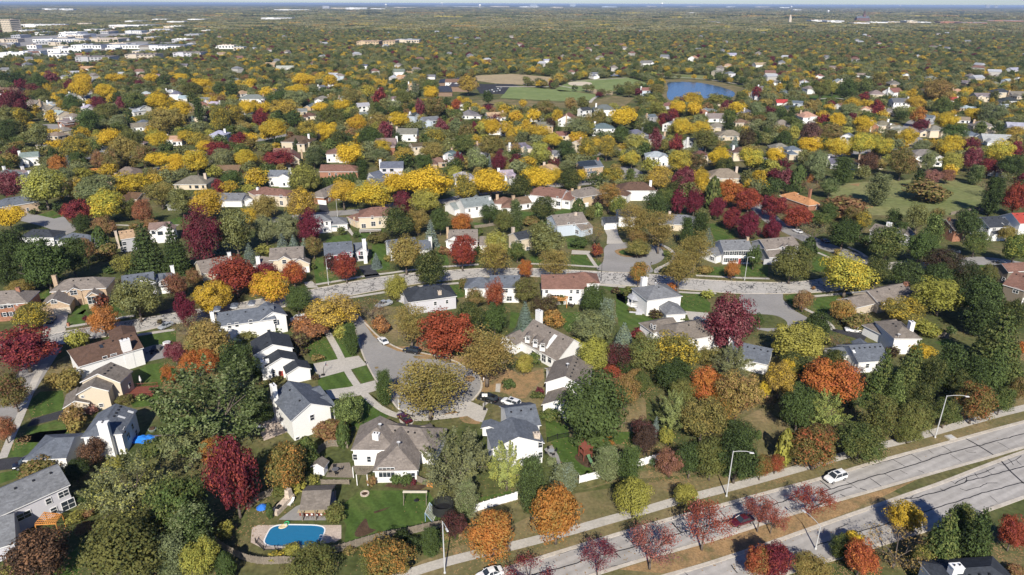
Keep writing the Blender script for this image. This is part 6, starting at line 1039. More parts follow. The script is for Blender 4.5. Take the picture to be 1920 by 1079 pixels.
def car(kind, x, y, x2, y2, col, label, z=0.07):
    """centre pixel, a pixel towards the nose"""
    p = G(x, y, .8); q = G(x2, y2, .8); rz = math.atan2(q.y - p.y, q.x - p.x); cm = car_meshes(kind); L, hw, belt, eb = cm['dim']
    root = empty('parked_car' if 'parked' in label else 'car', (p.x, p.y, z), rz); c = CARC[col]
    b = link('body', cm['body'], root, color=c); link('window_glass', cm['window_glass'], root); link('bumper', cm['bumper'], root, (L / 2 - .02, 0, .4)); link('bumper', cm['bumper'], root, (-L / 2 + .03, 0, .45))
    for sx in (L * .31, -L * .30):
        for sy in (-1, 1):
            t = link('wheel', cm['tyre'], root, (sx, sy * (hw - .09), .35)); link('rim', cm['rim'], t)
    for sy in (-1, 1):
        link('headlight', cm['headlight'], root, (L / 2 - .16, sy * hw * .62, belt * .66)); link('tail_light', cm['tail_light'], root, (-L / 2 + .06, sy * hw * .72, belt * .74)); link('mirror', cm['mirror'], root, (eb - .35, sy * (hw + .06), belt + .04), c)
    root['label'] = label; root['category'] = {'suv': 'SUV', 'sedan': 'car', 'pickup': 'pickup truck'}[kind]; root['group'] = 'cars on the streets and driveways'; THINGS.append((root, x, y, None, label))
for a in (('suv', 1567, 894, 1545, 901, 'white', 'white SUV with black sunroof driving on the two-lane carriageway'), ('sedan', 1392, 975, 1374, 981, 'red', 'dark red car half hidden under the red median trees'), ('sedan', 918, 1075, 900, 1081, 'white', 'white car cut by the bottom frame edge on the main road'),
          ('sedan', 718, 638, 711, 632, 'white', 'white sedan parked at the leaf-strewn kerb of the cul-de-sac street'), ('suv', 772, 657, 760, 655, 'black', 'black SUV parked at the kerb before the round red tree'), ('suv', 916, 746, 905, 742, 'black', 'black SUV parked on the asphalt drive beside a white SUV'), ('suv', 958, 754, 946, 750, 'white', 'white SUV parked nose to tail with a black SUV on the asphalt drive'),
          ('suv', 560, 597, 548, 599, 'white', 'white SUV parked in the shade behind the long white house'), ('suv', 49, 868, 36, 872, 'black', 'black SUV parked on the asphalt drive, nearer of two dark cars'), ('sedan', 66, 853, 54, 857, 'grey', 'dark grey car parked on the asphalt drive beyond a black SUV'), ('sedan', 96, 599, 91, 605, 'blue', 'dark blue car parked on a wide concrete driveway by the tan brick house'),
          ('pickup', 720, 570, 711, 573, 'silver', 'silver pickup truck parked under a leafless tree near the lilac house'), ('sedan', 311, 610, 304, 613, 'silver', 'silver car parked in shade on the cracked street'), ('sedan', 758, 783, 752, 778, 'maroon', 'dark maroon car parked before the garage of the big taupe-roofed house'),
          ('sedan', 1159, 341, 1150, 342, 'white', 'white sedan parked near the sand-coloured hip house'), ('sedan', 1101, 339, 1101, 335, 'black', 'small black car parked in front of the solar panel house'), ('sedan', 1496, 433, 1488, 430, 'white', 'white car parked beneath the crimson trees on the upper street'), ('sedan', 1547, 451, 1540, 447, 'black', 'black car parked beside dark evergreens on the upper street'),
          ('suv', 1601, 618, 1588, 617, 'white', 'white SUV parked on the drive of the taupe pyramid-roofed house'), ('suv', 1787, 472, 1778, 470, 'black', 'black SUV parked in the shaded driveway above the small cul-de-sac'), ('sedan', 1876, 492, 1868, 490, 'black', 'black car parked by the small upper cul-de-sac'), ('sedan', 1831, 509, 1822, 508, 'grey', 'blue-grey car parked on the grass-edged court near the brown house'),
          ('sedan', 60, 241, 52, 242, 'white', 'white car parked beside the row of townhouses'), ('suv', 1310, 347, 1300, 346, 'grey', 'grey SUV parked in the shade of burgundy street trees')):
    car(*a)
# ============================================================ poles, lamps, hoops
def lamp(x, y, top, arm, label, col='metal', r=.11, name='street_lamp'):
    p = G(x, y); Z = depth(p); h = 6.0
    for _ in range(8):
        _, v = proj((p.x, p.y, h)); h += (v - top) * Z / FPX / .8
    root = empty(name, p); mb = MB(); mb.tube((0, 0, 0), (0, 0, h), r * 1.25, r * .7, 8); mb.build('pole', M[col], root); b = MB(); b.lathe((0, 0, 0), [(r * 2, 0), (r * 2, .2), (r * 1.4, .35)], 10); b.build('base', M[col], root)
    if arm:
        ax, ay = arm; a = MB(); pts = [Vector((0, 0, h * .985)), Vector((ax * .3, ay * .3, h * .985 + .25)), Vector((ax * .7, ay * .7, h + .2)), Vector((ax, ay, h))]
        for s, t in zip(pts, pts[1:]): a.tube(s, t, r * .5, r * .42, 6)
        a.build('arm', M[col], root); hd = MB(); rz = math.atan2(ay, ax); hd.box((ax, ay, h - .02), (.9, .34, .16), rz, top=.7); l = hd.build('lamp_head', M[col], root); q = MB(); q.box((ax, ay, h - .13), (.55, .26, .05), rz); q.build('lens', M['lamp'], l)
    root['label'] = label; root['category'] = 'street lamp' if 'lamp' in name else 'pole'; root['group'] = 'poles along the roads'; THINGS.append((root, x, (y + top) / 2, None, label)); return root
lamp(1362, 931, 846, (3.4, -.5), 'tall silver street lamp on the verge beside the white SUV road, arm over the carriageway')
lamp(1753, 821, 742, (4.3, -.3), 'silver street lamp rising before dark evergreens at the road verge')
lamp(834, 1075, 978, (.9, -1.9), 'silver street lamp in front of the trampoline yard')
lamp(1529, 1030, 987, (-1.4, 3.9), 'silver street lamp with upswept arm over the red median trees')
lamp(616, 534, 487, (1.0, 1.5), 'thin grey street lamp on the lawn before the house with red shutters', r=.09)
lamp(1396, 526, 482, (1.8, -.6), 'thin silver street lamp on the lawn of the white colonial', r=.09)
lamp(633, 406, 374, (1.5, -.6), 'slim pale street lamp at the bend beside golden trees', r=.09)
lamp(39, 620, 570, (1.8, -.8), 'slim street lamp with pale sign beside the brick and white house', r=.09)
lamp(748, 767, 724, None, 'short pale post at the edge of the cul-de-sac under the olive-gold locust', r=.12, name='post')
lamp(1127, 527, 481, (-.6, .5), 'thin dark street lamp at the mouth of the upper cul-de-sac', 'black', .07)
lamp(1119, 528, 505, (.4, .6), 'short dark sign post at the mouth of the upper cul-de-sac', 'black', .06, 'sign_post')
lamp(1660, 489, 482, (-1.2, .8), 'pale street lamp peeping between the dark trees by the upper street', r=.1)
def hoop(x, y, face, label):
    p = G(x, y); root = empty('basketball_hoop', p, face); mb = MB(); mb.box((0, .9, .14), (.8, 1.1, .28), top=.8); mb.build('base', M['rubber'], root); a = MB(); a.tube((0, .8, .2), (0, .5, 2.2), .07, .07, 6); a.tube((0, .5, 2.2), (0, 0, 3.2), .06, .05, 6); a.build('pole', M['black'], root)
    b = MB(); b.box((0, -.1, 3.3), (1.3, .06, .85)); b.build('backboard', M['trim'], root); r_ = MB()
    for i in range(14): t = 2 * math.pi * i / 14; u = 2 * math.pi * (i + 1) / 14; r_.tube((.23 * math.cos(t), -.36 + .23 * math.sin(t), 3.05), (.23 * math.cos(u), -.36 + .23 * math.sin(u), 3.05), .025, n=4)
    r_.build('rim', M['redlens'], root); root['label'] = label; root['category'] = 'basketball hoop'; root['group'] = 'driveway basketball hoops'; THINGS.append((root, x, y, None, label))
hoop(612, 704, R(90), 'black portable basketball hoop on the pale concrete driveway'); hoop(909, 764, R(180), 'basketball hoop at the driveway edge beside the black SUV')
# ============================================================ fences
def fence(pxs, h, kind, label, gap=None):
    P = [G(*p) for p in pxs]; P = cr_smooth(P, 3) if len(P) > 3 else P; root = empty('fence', P[0]); m = {'wood': 'wood', 'vinyl': 'trim', 'iron': 'black', 'new': 'cedar'}[kind]; step = 2.4; Q = [P[0]]
    for a, b in zip(P, P[1:]):
        n = max(1, round((b - a).length / step)); Q += [a.lerp(b, (i + 1) / n) for i in range(n)]
    for i, q in enumerate(Q[:90]):
        mb = MB(); c = q - P[0]; mb.box((c.x, c.y, (h + .1) / 2), (.14, .14, h + .1)); 
        if kind == 'vinyl': mb.box((c.x, c.y, h + .14), (.2, .2, .08), top=.4)
        mb.build('post', M[m], root)
    for a, b in list(zip(Q, Q[1:]))[:90]:
        mb = MB(); d = b - a; c = (a + b) / 2 - P[0]; rz = math.atan2(d.y, d.x); ln = d.length - .15; u = d.normalized()
        if kind == 'iron':
            for z in (.2, h - .15): mb.box((c.x, c.y, z), (ln, .04, .05), rz)
            for k in range(int(ln / .14)): q = a - P[0] + u * (.1 + k * .14); mb.box((q.x, q.y, h / 2), (.025, .025, h - .1), rz)
        elif kind == 'vinyl': mb.box((c.x, c.y, h / 2 + .03), (ln, .05, h - .06), rz); mb.box((c.x, c.y, h - .03), (ln, .09, .1), rz)
        else:
            rnd = random.Random(int(a.x * 10)); k = int(ln / .15)
            for i in range(k): q = a - P[0] + u * (.08 + ln * (i + .5) / k); hh = h + rnd.uniform(-.05, .05); mb.box((q.x, q.y, hh / 2 + .03), (.135, .025 + rnd.uniform(0, .01), hh - .06), rz)
            for z in (.4, h - .4): mb.box((c.x, c.y + .04, z), (ln, .04, .09), rz)
        mb.build('panel', M[m], root)
    x, y = proj(P[len(P) // 2]); root['label'] = label; root['category'] = 'fence'; THINGS.append((root, x, y, None, label))
fence(crop(480, 810, [(-290, 850), (-200, 910), (-80, 970), (60, 995), (220, 990), (330, 1000)]), 1.7, 'wood', 'weathered wooden fence curving around the end of the swimming pool deck')
fence(crop(480, 810, [(560, 915), (670, 890), (800, 850), (960, 805), (1150, 770), (1300, 735), (1395, 720)]), 1.7, 'wood', 'weathered wooden fence along the lower side of the lawn with soccer goal')
fence(crop(480, 810, [(380, 260), (440, 195), (500, 140), (570, 110), (690, 125)]), 1.7, 'wood', 'weathered wooden fence behind the little white shed')
fence(crop(480, 810, [(-60, 590), (20, 520), (130, 470)]), 1.7, 'wood', 'short weathered wooden fence beneath the burgundy egg-shaped tree')
fence(crop(480, 810, [(490, 395), (590, 395), (700, 395)]), 1.2, 'wood', 'brown wooden fence below the raised patio')
fence(crop(480, 810, [(1210, 375), (1280, 405)]), 1.6, 'wood', 'short grey board fence beside a new cedar gate'); fence(crop(480, 810, [(1285, 410), (1322, 418)]), 1.6, 'new', 'new orange cedar fence panel by the taupe-roofed house')
fence(crop(480, 810, [(1620, 610), (1760, 565), (1920, 520), (1960, 506)]), 1.8, 'vinyl', 'white vinyl fence beside the orange roadside trees'); fence(crop(960, 810, [(505, 385), (560, 372), (670, 345)]), 1.8, 'vinyl', 'short white vinyl fence below the wooden playset')
fence(crop(960, 810, [(820, 290), (970, 255), (1050, 232), (1112, 212)]), 1.8, 'vinyl', 'white vinyl fence ending beside the rusty brown tree'); fence(crop(960, 810, [(265, 80), (340, 55), (428, 40)]), 1.4, 'iron', 'black iron fence beside the slate-roofed stone-chimney house')
fence(crop(960, 810, [(540, 75), (610, 100), (640, 115)]), 1.4, 'iron', 'short black iron fence beneath the big dark green maple'); fence(crop(960, 810, [(930, 180), (1010, 180), (1090, 190)]), 1.3, 'iron', 'black iron fence behind the white vinyl fence')
fence(crop(1440, 560, [(1140, 275), (1250, 285), (1350, 300)]), 1.7, 'wood', 'grey and tan board fence beside the taupe pyramid-roofed house'); fence(crop(1440, 320, [(1370, 335), (1500, 312), (1590, 297), (1650, 340)]), 1.6, 'wood', 'dark board fence at the corner of the open meadow')
fence(crop(480, 320, [(1640, 435), (1720, 425), (1800, 412)]), 1.4, 'wood', 'low grey fence behind the taupe saltbox house'); fence(crop(0, 140, [(530, 740), (600, 728), (780, 725)]), 1.8, 'new', 'long cedar fence behind a row of garden trees')
fence(crop(480, 810, [(0, 835), (60, 890), (320, 890)]), 1.1, 'iron', 'black iron railing along the front edge of the pool deck')
# ============================================================ the yard with the pool
def thing(name, label, cat, px, py, rz=0.0, z=0.0):
    p = G(px, py, z); r_ = empty(name, p, rz); r_['label'] = label; r_['category'] = cat; THINGS.append((r_, px, py, None, label)); return r_
t = thing('swimming_pool', 'oval blue swimming pool with white rim in a tan concrete deck', 'swimming pool', 553, 1005, R(-1))
ov = lambda a, b, z, n=40: [(a * math.copysign(abs(math.cos(2 * math.pi * i / n)) ** .45, math.cos(2 * math.pi * i / n)), b * math.copysign(abs(math.sin(2 * math.pi * i / n)) ** .5, math.sin(2 * math.pi * i / n)), z) for i in range(n)]
mb = MB(); mb.poly(ov(5.15, 2.75, .05)); mb.build('water', M['pool'], t)
mb = MB(); A_, B_ = ov(5.32, 2.92, .12), ov(5.1, 2.7, .12)
for i in range(40): k = (i + 1) % 40; mb.quad(A_[i], A_[k], B_[k], B_[i]); mb.quad((A_[i][0], A_[i][1], .02), (A_[k][0], A_[k][1], .02), A_[k], A_[i]); mb.quad(B_[i], B_[k], (B_[k][0], B_[k][1], .03), (B_[i][0], B_[i][1], .03))
mb.build('coping', M['trim'], t)
for s in (-1, 1):
    mb = MB(); mb.tube((4.6, -.9 + s * .3, .1), (4.9, -.9 + s * .3, .9), .03); mb.tube((4.9, -.9 + s * .3, .9), (5.6, -.9 + s * .3, .8), .03); mb.tube((5.6, -.9 + s * .3, .8), (5.6, -.9 + s * .3, .1), .03); mb.build('handrail', M['metal'], t)
t = thing('pool_float', 'pale inflatable float drifting in the swimming pool', 'pool float', 531, 988, R(30), .1); mb = MB(); mb.lathe((0, 0, 0), [(.5, 0), (.62, .1), (.5, .22), (.3, .2), (.25, .1)], 14, sx=1.4); mb.build('ring', M['cloth'], t, (.6, .5, .3)); mb = MB(); mb.box((.5, 0, .25), (.4, .5, .1)); mb.build('pillow', M['cloth'], t, (.7, .7, .6))
t = thing('swim_ring', 'small green swim ring at the pool edge', 'swim ring', 538, 982, 0, .12); mb = MB()
for i in range(16):
    a, b = 2 * math.pi * i / 16, 2 * math.pi * (i + 1) / 16; mb.tube((.4 * math.cos(a), .4 * math.sin(a), .12), (.4 * math.cos(b), .4 * math.sin(b), .12), .12, n=6)
mb.build('ring', M['cloth'], t, (.05, .4, .15))
def open_roof(name, label, cat, blk, roofc, posts=True, m='shingle'):
    b = block_px(blk); base = b.w(b.L / 2, 0, 0); r_ = empty(name, base); mb = MB(); b.mesh_roof(mb, base); mb.build('roof', [M[m], M['wood']], r_, roofc)
    for a in (b.S0 + .3, (b.S0 + b.S1) / 2, b.S1 - .3):
        for s in (-1, 1): mb = MB(); q = b.w(a, s * (b.hw - .3), 0) - base; mb.box((q.x, q.y, b.he / 2), (.2, .2, b.he - .02)); mb.build('post', M['trim'] if 'white' in label else M['wood'], r_)
    x, y = proj(base + Vector((0, 0, 2))); r_['label'] = label; r_['category'] = cat; THINGS.append((r_, x, y, None, label)); return r_, b, base
r_, b, base = open_roof('pavilion', 'open poolside pavilion with brown shingle roof and bar counter', 'pavilion', (567, 921, 622, 919, 556, 957, 2.8, 'gg', .45), C['gbrown'])
LAND.append(('the poolside pavilion', 590, 940))
t = thing('bar_counter', 'long brown bar counter with pale top under the poolside pavilion', 'bar counter', 588, 966, R(0)); mb = MB(); mb.box((0, 0, .5), (5.2, .6, 1.0)); mb.build('base', M['redwood'], t); mb = MB(); mb.box((0, -.1, 1.04), (5.6, .95, .08)); mb.build('counter_top', M['cloth'], t, (.45, .36, .22))
for i in range(5):
    t = thing('bar_stool', 'white-seated bar stool lined up at the pavilion bar counter', 'bar stool', 568 + i * 9, 971 + (i % 2)); t['group'] = 'stools at the pavilion bar'; mb = MB(); mb.lathe((0, 0, .7), [(.18, 0), (.2, .04), (.18, .08)], 10); mb.build('seat', M['trim'], t); mb = MB(); mb.box((0, -.17, .95), (.34, .05, .3)); mb.build('backrest', M['trim'], t)
    for sx in (-1, 1):
        for sy in (-1, 1): mb = MB(); mb.tube((sx * .18, sy * .18, 0), (sx * .12, sy * .12, .7), .02, n=5); mb.build('leg', M['black'], t)
t = thing('outdoor_fireplace', 'pale stone outdoor fireplace and grill counter beside the pavilion', 'outdoor fireplace', 522, 960, R(70)); mb = MB(); mb.box((1.6, 0, .55), (5.4, 1.3, 1.1)); mb.build('counter', M['brick'], t, C['stone']); mb = MB(); mb.box((3.4, 0, 1.4), (1.4, 1.2, 2.8), top=.7); mb.build('chimney', M['brick'], t, C['stone']); mb = MB(); mb.box((0.0, -.2, 1.22), (1.0, .7, .25)); mb.build('grill', M['black'], t)
t = thing('beach_umbrella', 'folded blue umbrella lying open on the grass beside the fireplace', 'umbrella', 493, 962, 0); mb = MB(); mb.lathe((0, 0, 1.3), [(1.1, 0), (.6, .45), (.06, .7)], 8); mb.build('canopy', M['cloth'], t, (.03, .16, .55)); mb = MB(); mb.tube((0, 0, 0), (0, 0, 2.1), .03); mb.build('pole', M['metal'], t)
t = thing('lounge_chair', 'white lounge chair between the fireplace and the pavilion', 'lounge chair', 545, 946, R(75)); mb = MB(); mb.box((0, 0, .35), (1.3, .6, .1)); mb.build('seat', M['trim'], t); mb = MB(); mb.add([(.6, -.3, .38), (.6, .3, .38), (1.1, .3, .9), (1.1, -.3, .9), (.66, -.3, .3), (.66, .3, .3), (1.16, .3, .84), (1.16, -.3, .84)], [(0, 1, 2, 3), (7, 6, 5, 4), (0, 4, 5, 1), (2, 6, 7, 3), (0, 3, 7, 4), (1, 5, 6, 2)]); mb.build('backrest', M['trim'], t)
for sx, sy in ((-.5, -.25), (-.5, .25), (.5, -.25), (.5, .25)): mb = MB(); mb.box((sx, sy, .15), (.06, .06, .3)); mb.build('leg', M['trim'], t)
house('the little white shed', 'little white garden shed with brown gable roof', 'white', 'gbrown', [(604, 856, 594, 870, 588, 875, 2.2, 'gg', .6)], [('d', 597, 885, .9, 1.9, 'white')], 0, vents=0, catg='shed', name='shed')
t = thing('trampoline', 'round black trampoline with tall safety net beside a soccer goal', 'trampoline', 831, 964, 0); mb = MB(); mb.lathe((0, 0, .85), [(1.95, 0), (1.95, .05), (0.05, .06)], 24); mb.build('mat', M['black'], t); mb = MB()
for i in range(24):
    a, b = 2 * math.pi * i / 24, 2 * math.pi * (i + 1) / 24; mb.tube((2 * math.cos(a), 2 * math.sin(a), .85), (2 * math.cos(b), 2 * math.sin(b), .85), .05, n=5); mb.tube((2 * math.cos(a), 2 * math.sin(a), 2.7), (2 * math.cos(b), 2 * math.sin(b), 2.7), .04, n=5)
mb.build('frame', M['black'], t)
for i in range(6): a = 2 * math.pi * i / 6; mb = MB(); mb.tube((2 * math.cos(a), 2 * math.sin(a), 0), (2 * math.cos(a), 2 * math.sin(a), 2.75), .05, n=6); mb.build('post', M['black'], t)
mb = MB()
for i in range(96):
    a = 2 * math.pi * i / 96; p, q = (1.97 * math.cos(a), 1.97 * math.sin(a)), (1.97 * math.cos(a + .05), 1.97 * math.sin(a + .05)); mb.add([(*p, .9), (*q, .9), (*q, 2.7), (*p, 2.7)], [(0, 1, 2, 3)])
mb.build('safety_net', M['mesh'], t)
t = thing('soccer_goal', 'white soccer goal with blue posts on the lawn beside the trampoline', 'soccer goal', 802, 968, R(80))
for s in (-1, 1): mb = MB(); mb.tube((s * 1.5, 0, 0), (s * 1.5, 0, 2), .05); mb.tube((s * 1.5, 0, 2), (s * 1.5, -1.4, 0), .04); mb.build('post', M['cloth'], t, (.35, .5, .7))
mb = MB(); mb.tube((-1.5, 0, 2), (1.5, 0, 2), .05); mb.tube((-1.5, -1.4, 0), (1.5, -1.4, 0), .04); mb.build('crossbar', M['trim'], t); mb = MB()
for i in range(15): x = -1.5 + i * 3 / 14; mb.tube((x, 0, 2), (x, -1.4, 0), .014, n=3)
for i in range(9): f = i / 8; mb.tube((-1.5, -1.4 * f, 2 - 2 * f), (1.5, -1.4 * f, 2 - 2 * f), .014, n=3)
mb.build('net', M['trim'], t)
t = thing('swing_frame', 'pale wooden swing frame with a hanging disc on the lawn', 'swing set', 779, 943, R(0)); mb = MB(); mb.box((0, 0, 2.5), (4.7, .16, .18)); mb.box((0, .35, 2.5), (4.7, .12, .14)); mb.build('beam', M['cloth'], t, (.6, .55, .45))
for sx in (-2.2, 2.2):
    for sy in (-.8, 1.1): mb = MB(); mb.tube((sx, sy, 0), (sx, .15, 2.45), .07, n=6); mb.build('leg', M['wood'], t)
mb = MB(); mb.lathe((0.2, .1, .5), [(.45, 0), (.5, .04), (.45, .08)], 14); mb.build('seat', M['black'], t); mb = MB(); mb.tube((.2, .1, .55), (.2, .1, 2.45), .02, n=4); mb.build('rope', M['black'], t)
t = thing('fire_pit', 'round pale stone fire pit ring on the lawn', 'fire pit', 684, 927); mb = MB()
for i in range(16): a = 2 * math.pi * i / 16; mb.box((.75 * math.cos(a), .75 * math.sin(a), .15), (.3, .26, .3), a + 1.57)
mb.build('stone_ring', M['brick'], t, C['stone']); mb = MB(); mb.lathe((0, 0, .02), [(.6, 0), (.6, .06)], 16); mb.build('ash_bed', M['soil'], t)
t = thing('playset', 'brown wooden playset tower with slide on mulch', 'playset', 1097, 858, R(25))
for sx in (-1, 1):
    for sy in (-1, 1): mb = MB(); mb.box((sx * 1.0, sy * 1.0, 1.6), (.16, .16, 3.2)); mb.build('post', M['redwood'], t)
mb = MB(); mb.box((0, 0, 1.5), (2.2, 2.2, .12)); mb.build('platform', M['redwood'], t); mb = MB(); mb.add([(-1.3, -1.3, 3.1), (1.3, -1.3, 3.1), (1.3, 1.3, 3.1), (-1.3, 1.3, 3.1), (0, -1.3, 4.0), (0, 1.3, 4.0)], [(0, 4, 5, 3), (1, 2, 5, 4), (0, 1, 4), (2, 3, 5), (3, 2, 1, 0)]); mb.build('roof', M['redwood'], t)
mb = MB(); mb.add([(-.35, -1.1, 1.5), (.35, -1.1, 1.5), (.35, -3.2, .2), (-.35, -3.2, .2), (-.35, -1.1, 1.4), (.35, -1.1, 1.4), (.35, -3.2, .1), (-.35, -3.2, .1)], [(0, 1, 2, 3), (7, 6, 5, 4), (0, 3, 7, 4), (1, 5, 6, 2)]); mb.build('slide', M['cloth'], t, (.1, .2, .1)); mb = MB(); mb.tube((1, 0, 2.4), (4.4, 0, 2.4), .08); mb.tube((4.4, -.9, 0), (4.4, 0, 2.4), .07); mb.tube((4.4, .9, 0), (4.4, 0, 2.4), .07); mb.build('swing_beam', M['redwood'], t)
for x in (2.1, 3.3): mb = MB(); mb.box((x, 0, .6), (.5, .2, .05)); mb.tube((x - .2, 0, .6), (x - .2, 0, 2.4), .015, n=4); mb.tube((x + .2, 0, .6), (x + .2, 0, 2.4), .015, n=4); mb.build('swing_seat', M['black'], t)
def pergola(name, label, cat, pts, h, m, n=9):
    P = [G(x, y, h) for x, y in pts]; base = Vector((P[0].x, P[0].y, 0)); r_ = empty(name, base)
    for p in P: mb = MB(); q = p - base; mb.box((q.x, q.y, h / 2), (.16, .16, h - .02)); mb.build('post', M['trim'] if 'white' in label else M[m], r_)
    for a, b in ((0, 1), (3, 2)): mb = MB(); mb.tube(P[a] - base + Vector((0, 0, .08)), P[b] - base + Vector((0, 0, .08)), .1, n=4); mb.build('beam', M[m], r_)
    for i in range(n): mb = MB(); f = i / (n - 1); mb.tube(P[0].lerp(P[1], f) - base + Vector((0, 0, .24)), P[3].lerp(P[2], f) - base + Vector((0, 0, .24)), .07, n=4); mb.build('rafter', M[m], r_)
    for i in range(6): mb = MB(); f = (i + .5) / 6; mb.tube(P[0].lerp(P[3], f) - base + Vector((0, 0, .36)), P[1].lerp(P[2], f) - base + Vector((0, 0, .36)), .05, n=4); mb.build('slat', M[m], r_)
    x, y = pts[0]; r_['label'] = label; r_['category'] = cat; THINGS.append((r_, sum(p[0] for p in pts) / 4, sum(p[1] for p in pts) / 4, None, label))
pergola('pergola', 'bright orange cedar pergola against the lilac-grey house', 'pergola', [(66, 985), (105, 983), (117, 966), (84, 962)], 2.7, 'cedar', 11)
pergola('pergola', 'cedar pergola over the terrace of the long pinkish-roofed house', 'pergola', [(1029, 565), (1063, 564), (1066, 556), (1029, 556)], 2.6, 'cedar', 12)
pergola('pergola', 'grey wooden pergola on white posts behind the taupe-roofed house', 'pergola', [(668, 890), (688, 890), (709, 877), (661, 876)], 2.7, 'wood', 14)
t = thing('deck', 'raised red-stained wooden deck behind the cream house', 'deck', 264, 738, R(8)); mb = MB(); mb.box((0, 0, .5), (7.2, 5.0, .14)); 
for i in range(30): mb.box((-3.5 + i * .24, 0, .575), (.2, 5.0, .02))
mb.build('platform', M['redwood'], t); mb = MB()
for a, b in (((-3.5, -2.4), (3.5, -2.4)), ((3.5, -2.4), (3.5, 2.4)), ((-3.5, 2.4), (3.5, 2.4))):
    a, b = Vector((*a, .6)), Vector((*b, .6)); mb.tube(a + Vector((0, 0, .9)), b + Vector((0, 0, .9)), .05, n=4); n = int((b - a).length / .3)
    for i in range(n + 1): p = a.lerp(b, i / n); mb.tube(p, p + Vector((0, 0, .9)), .02, n=4)
mb.build('railing', M['redwood'], t)
for sx in (-3.2, 0, 3.2):
    for sy in (-2.2, 2.2): mb = MB(); mb.box((sx, sy, .22), (.14, .14, .44)); mb.build('post', M['redwood'], t)
t = thing('patio_umbrella', 'closed white patio umbrella on the red deck', 'umbrella', 265, 722, 0, .6); mb = MB(); mb.lathe((0, 0, 1.0), [(.12, 0), (.3, .3), (.16, 1.2), (.03, 1.7)], 8); mb.build('canopy', M['cloth'], t, (.75, .73, .7)); mb = MB(); mb.tube((0, 0, 0), (0, 0, 2.6), .03); mb.build('pole', M['metal'], t)
def table_set(px, py, label, col, nch, z=0.03, seat='black'):
    t = thing('patio_table', label, 'patio table', px, py, 0, z); mb = MB(); mb.lathe((0, 0, .7), [(.7, 0), (.72, .03), (.7, .05)], 16); mb.build('table_top', M['cloth'], t, col); mb = MB(); mb.tube((0, 0, 0), (0, 0, .7), .05); mb.lathe((0, 0, 0), [(.35, 0), (.3, .06)], 10); mb.build('pedestal', M['black'], t)
    for i in range(nch):
        a = 2 * math.pi * i / nch + .4; c = empty('patio_chair', t.location + Vector((1.15 * math.cos(a), 1.15 * math.sin(a), 0)), a + 1.57); c['label'] = label.replace('table', 'chair around the table') if False else 'small dark patio chair drawn up to the ' + label.split(' on ')[0].split(' beside ')[0]; c['category'] = 'patio chair'; c['group'] = 'chairs of the ' + label.split(' on ')[0].split(' beside ')[0]
        THINGS.append((c, px, py, None, c['label'])); mb = MB(); mb.box((0, 0, .44), (.5, .5, .06)); mb.build('seat', M[seat], c); mb = MB(); mb.box((0, -.24, .72), (.5, .05, .5)); mb.build('backrest', M[seat], c)
        for sx in (-.2, .2):
            for sy in (-.2, .2): mb = MB(); mb.box((sx, sy, .2), (.04, .04, .4)); mb.build('leg', M['black'], c)
table_set(629, 885, 'grey round table on the raised patio', (.12, .12, .13), 4); table_set(285, 663, 'black round table beside the brown-roofed house', (.03, .03, .03), 4); table_set(1033, 850, 'glass-grey table beside the stone-chimney house', (.3, .31, .32), 4); table_set(488, 806, 'white round table on the tan patio', (.7, .7, .68), 3, seat='trim'); table_set(1070, 575, 'dark round table on the pergola terrace', (.05, .04, .04), 4)
t = thing('hot_tub', 'grey square hot tub on the stone patio of the brown-roofed house', 'hot tub', 294, 657, R(10)); mb = MB(); mb.box((0, 0, .45), (2.2, 2.2, .9), top=.97); mb.build('body', M['paint'], t, (.12, .12, .12)); mb = MB(); mb.box((0, 0, .95), (2.25, 2.25, .1)); mb.build('cover', M['cloth'], t, (.09, .095, .1))
t = thing('garden_spa', 'small round white plunge tub on the stone patio', 'plunge tub', 313, 646); mb = MB(); mb.lathe((0, 0, 0), [(1.0, 0), (1.05, .7), (.95, .75)], 18); mb.build('wall', M['trim'], t); mb = MB(); mb.lathe((0, 0, .76), [(.85, 0), (.84, .02)], 18); mb.build('cover', M['cloth'], t, (.5, .5, .5))
t = thing('tarp', 'crumpled bright blue tarp beside the tall white chimney house', 'tarp', 270, 826); mb = MB(); rr = random.Random(3); n = 9; Vv = [(-2.6 + 5.2 * i / n, -1.5 + 3 * j / n, .25 + .75 * math.sin(math.pi * i / n) * math.sin(math.pi * j / n) + rr.uniform(-.16, .2)) for j in range(n + 1) for i in range(n + 1)]
mb.add(Vv, [(j * (n + 1) + i, j * (n + 1) + i + 1, (j + 1) * (n + 1) + i + 1, (j + 1) * (n + 1) + i) for j in range(n) for i in range(n)]); mb.build('sheet', M['cloth'], t, (.02, .18, .62)); mb = MB(); mb.box((0, 0, .3), (4.4, 2.2, .5), top=.8); mb.build('covered_pile', M['wood'], t)
t = thing('planter', 'low grey-green round planter near the blue tarp', 'planter', 286, 808); mb = MB(); mb.lathe((0, 0, 0), [(.7, 0), (.9, .5), (.8, .55)], 14); mb.build('pot', M['cloth'], t, (.2, .24, .2)); mb = MB(); mb.lathe((0, 0, .5), [(.75, 0), (.5, .35), (.1, .4)], 10); mb.build('soil', M['soil'], t)
t = thing('gazebo', 'white octagonal gazebo porch attached to the white hip-roofed house', 'gazebo', 1194, 572); mb = MB(); mb.lathe((0, 0, 2.7), [(3.3, 0), (3.3, .12), (1.6, .9), (.1, 1.2)], 8); mb.build('roof', M['shingle'], t, C['pale'])
for i in range(8): a = 2 * math.pi * i / 8; mb = MB(); mb.box((2.9 * math.cos(a), 2.9 * math.sin(a), 1.5), (.18, .18, 2.6)); mb.build('post', M['trim'], t)
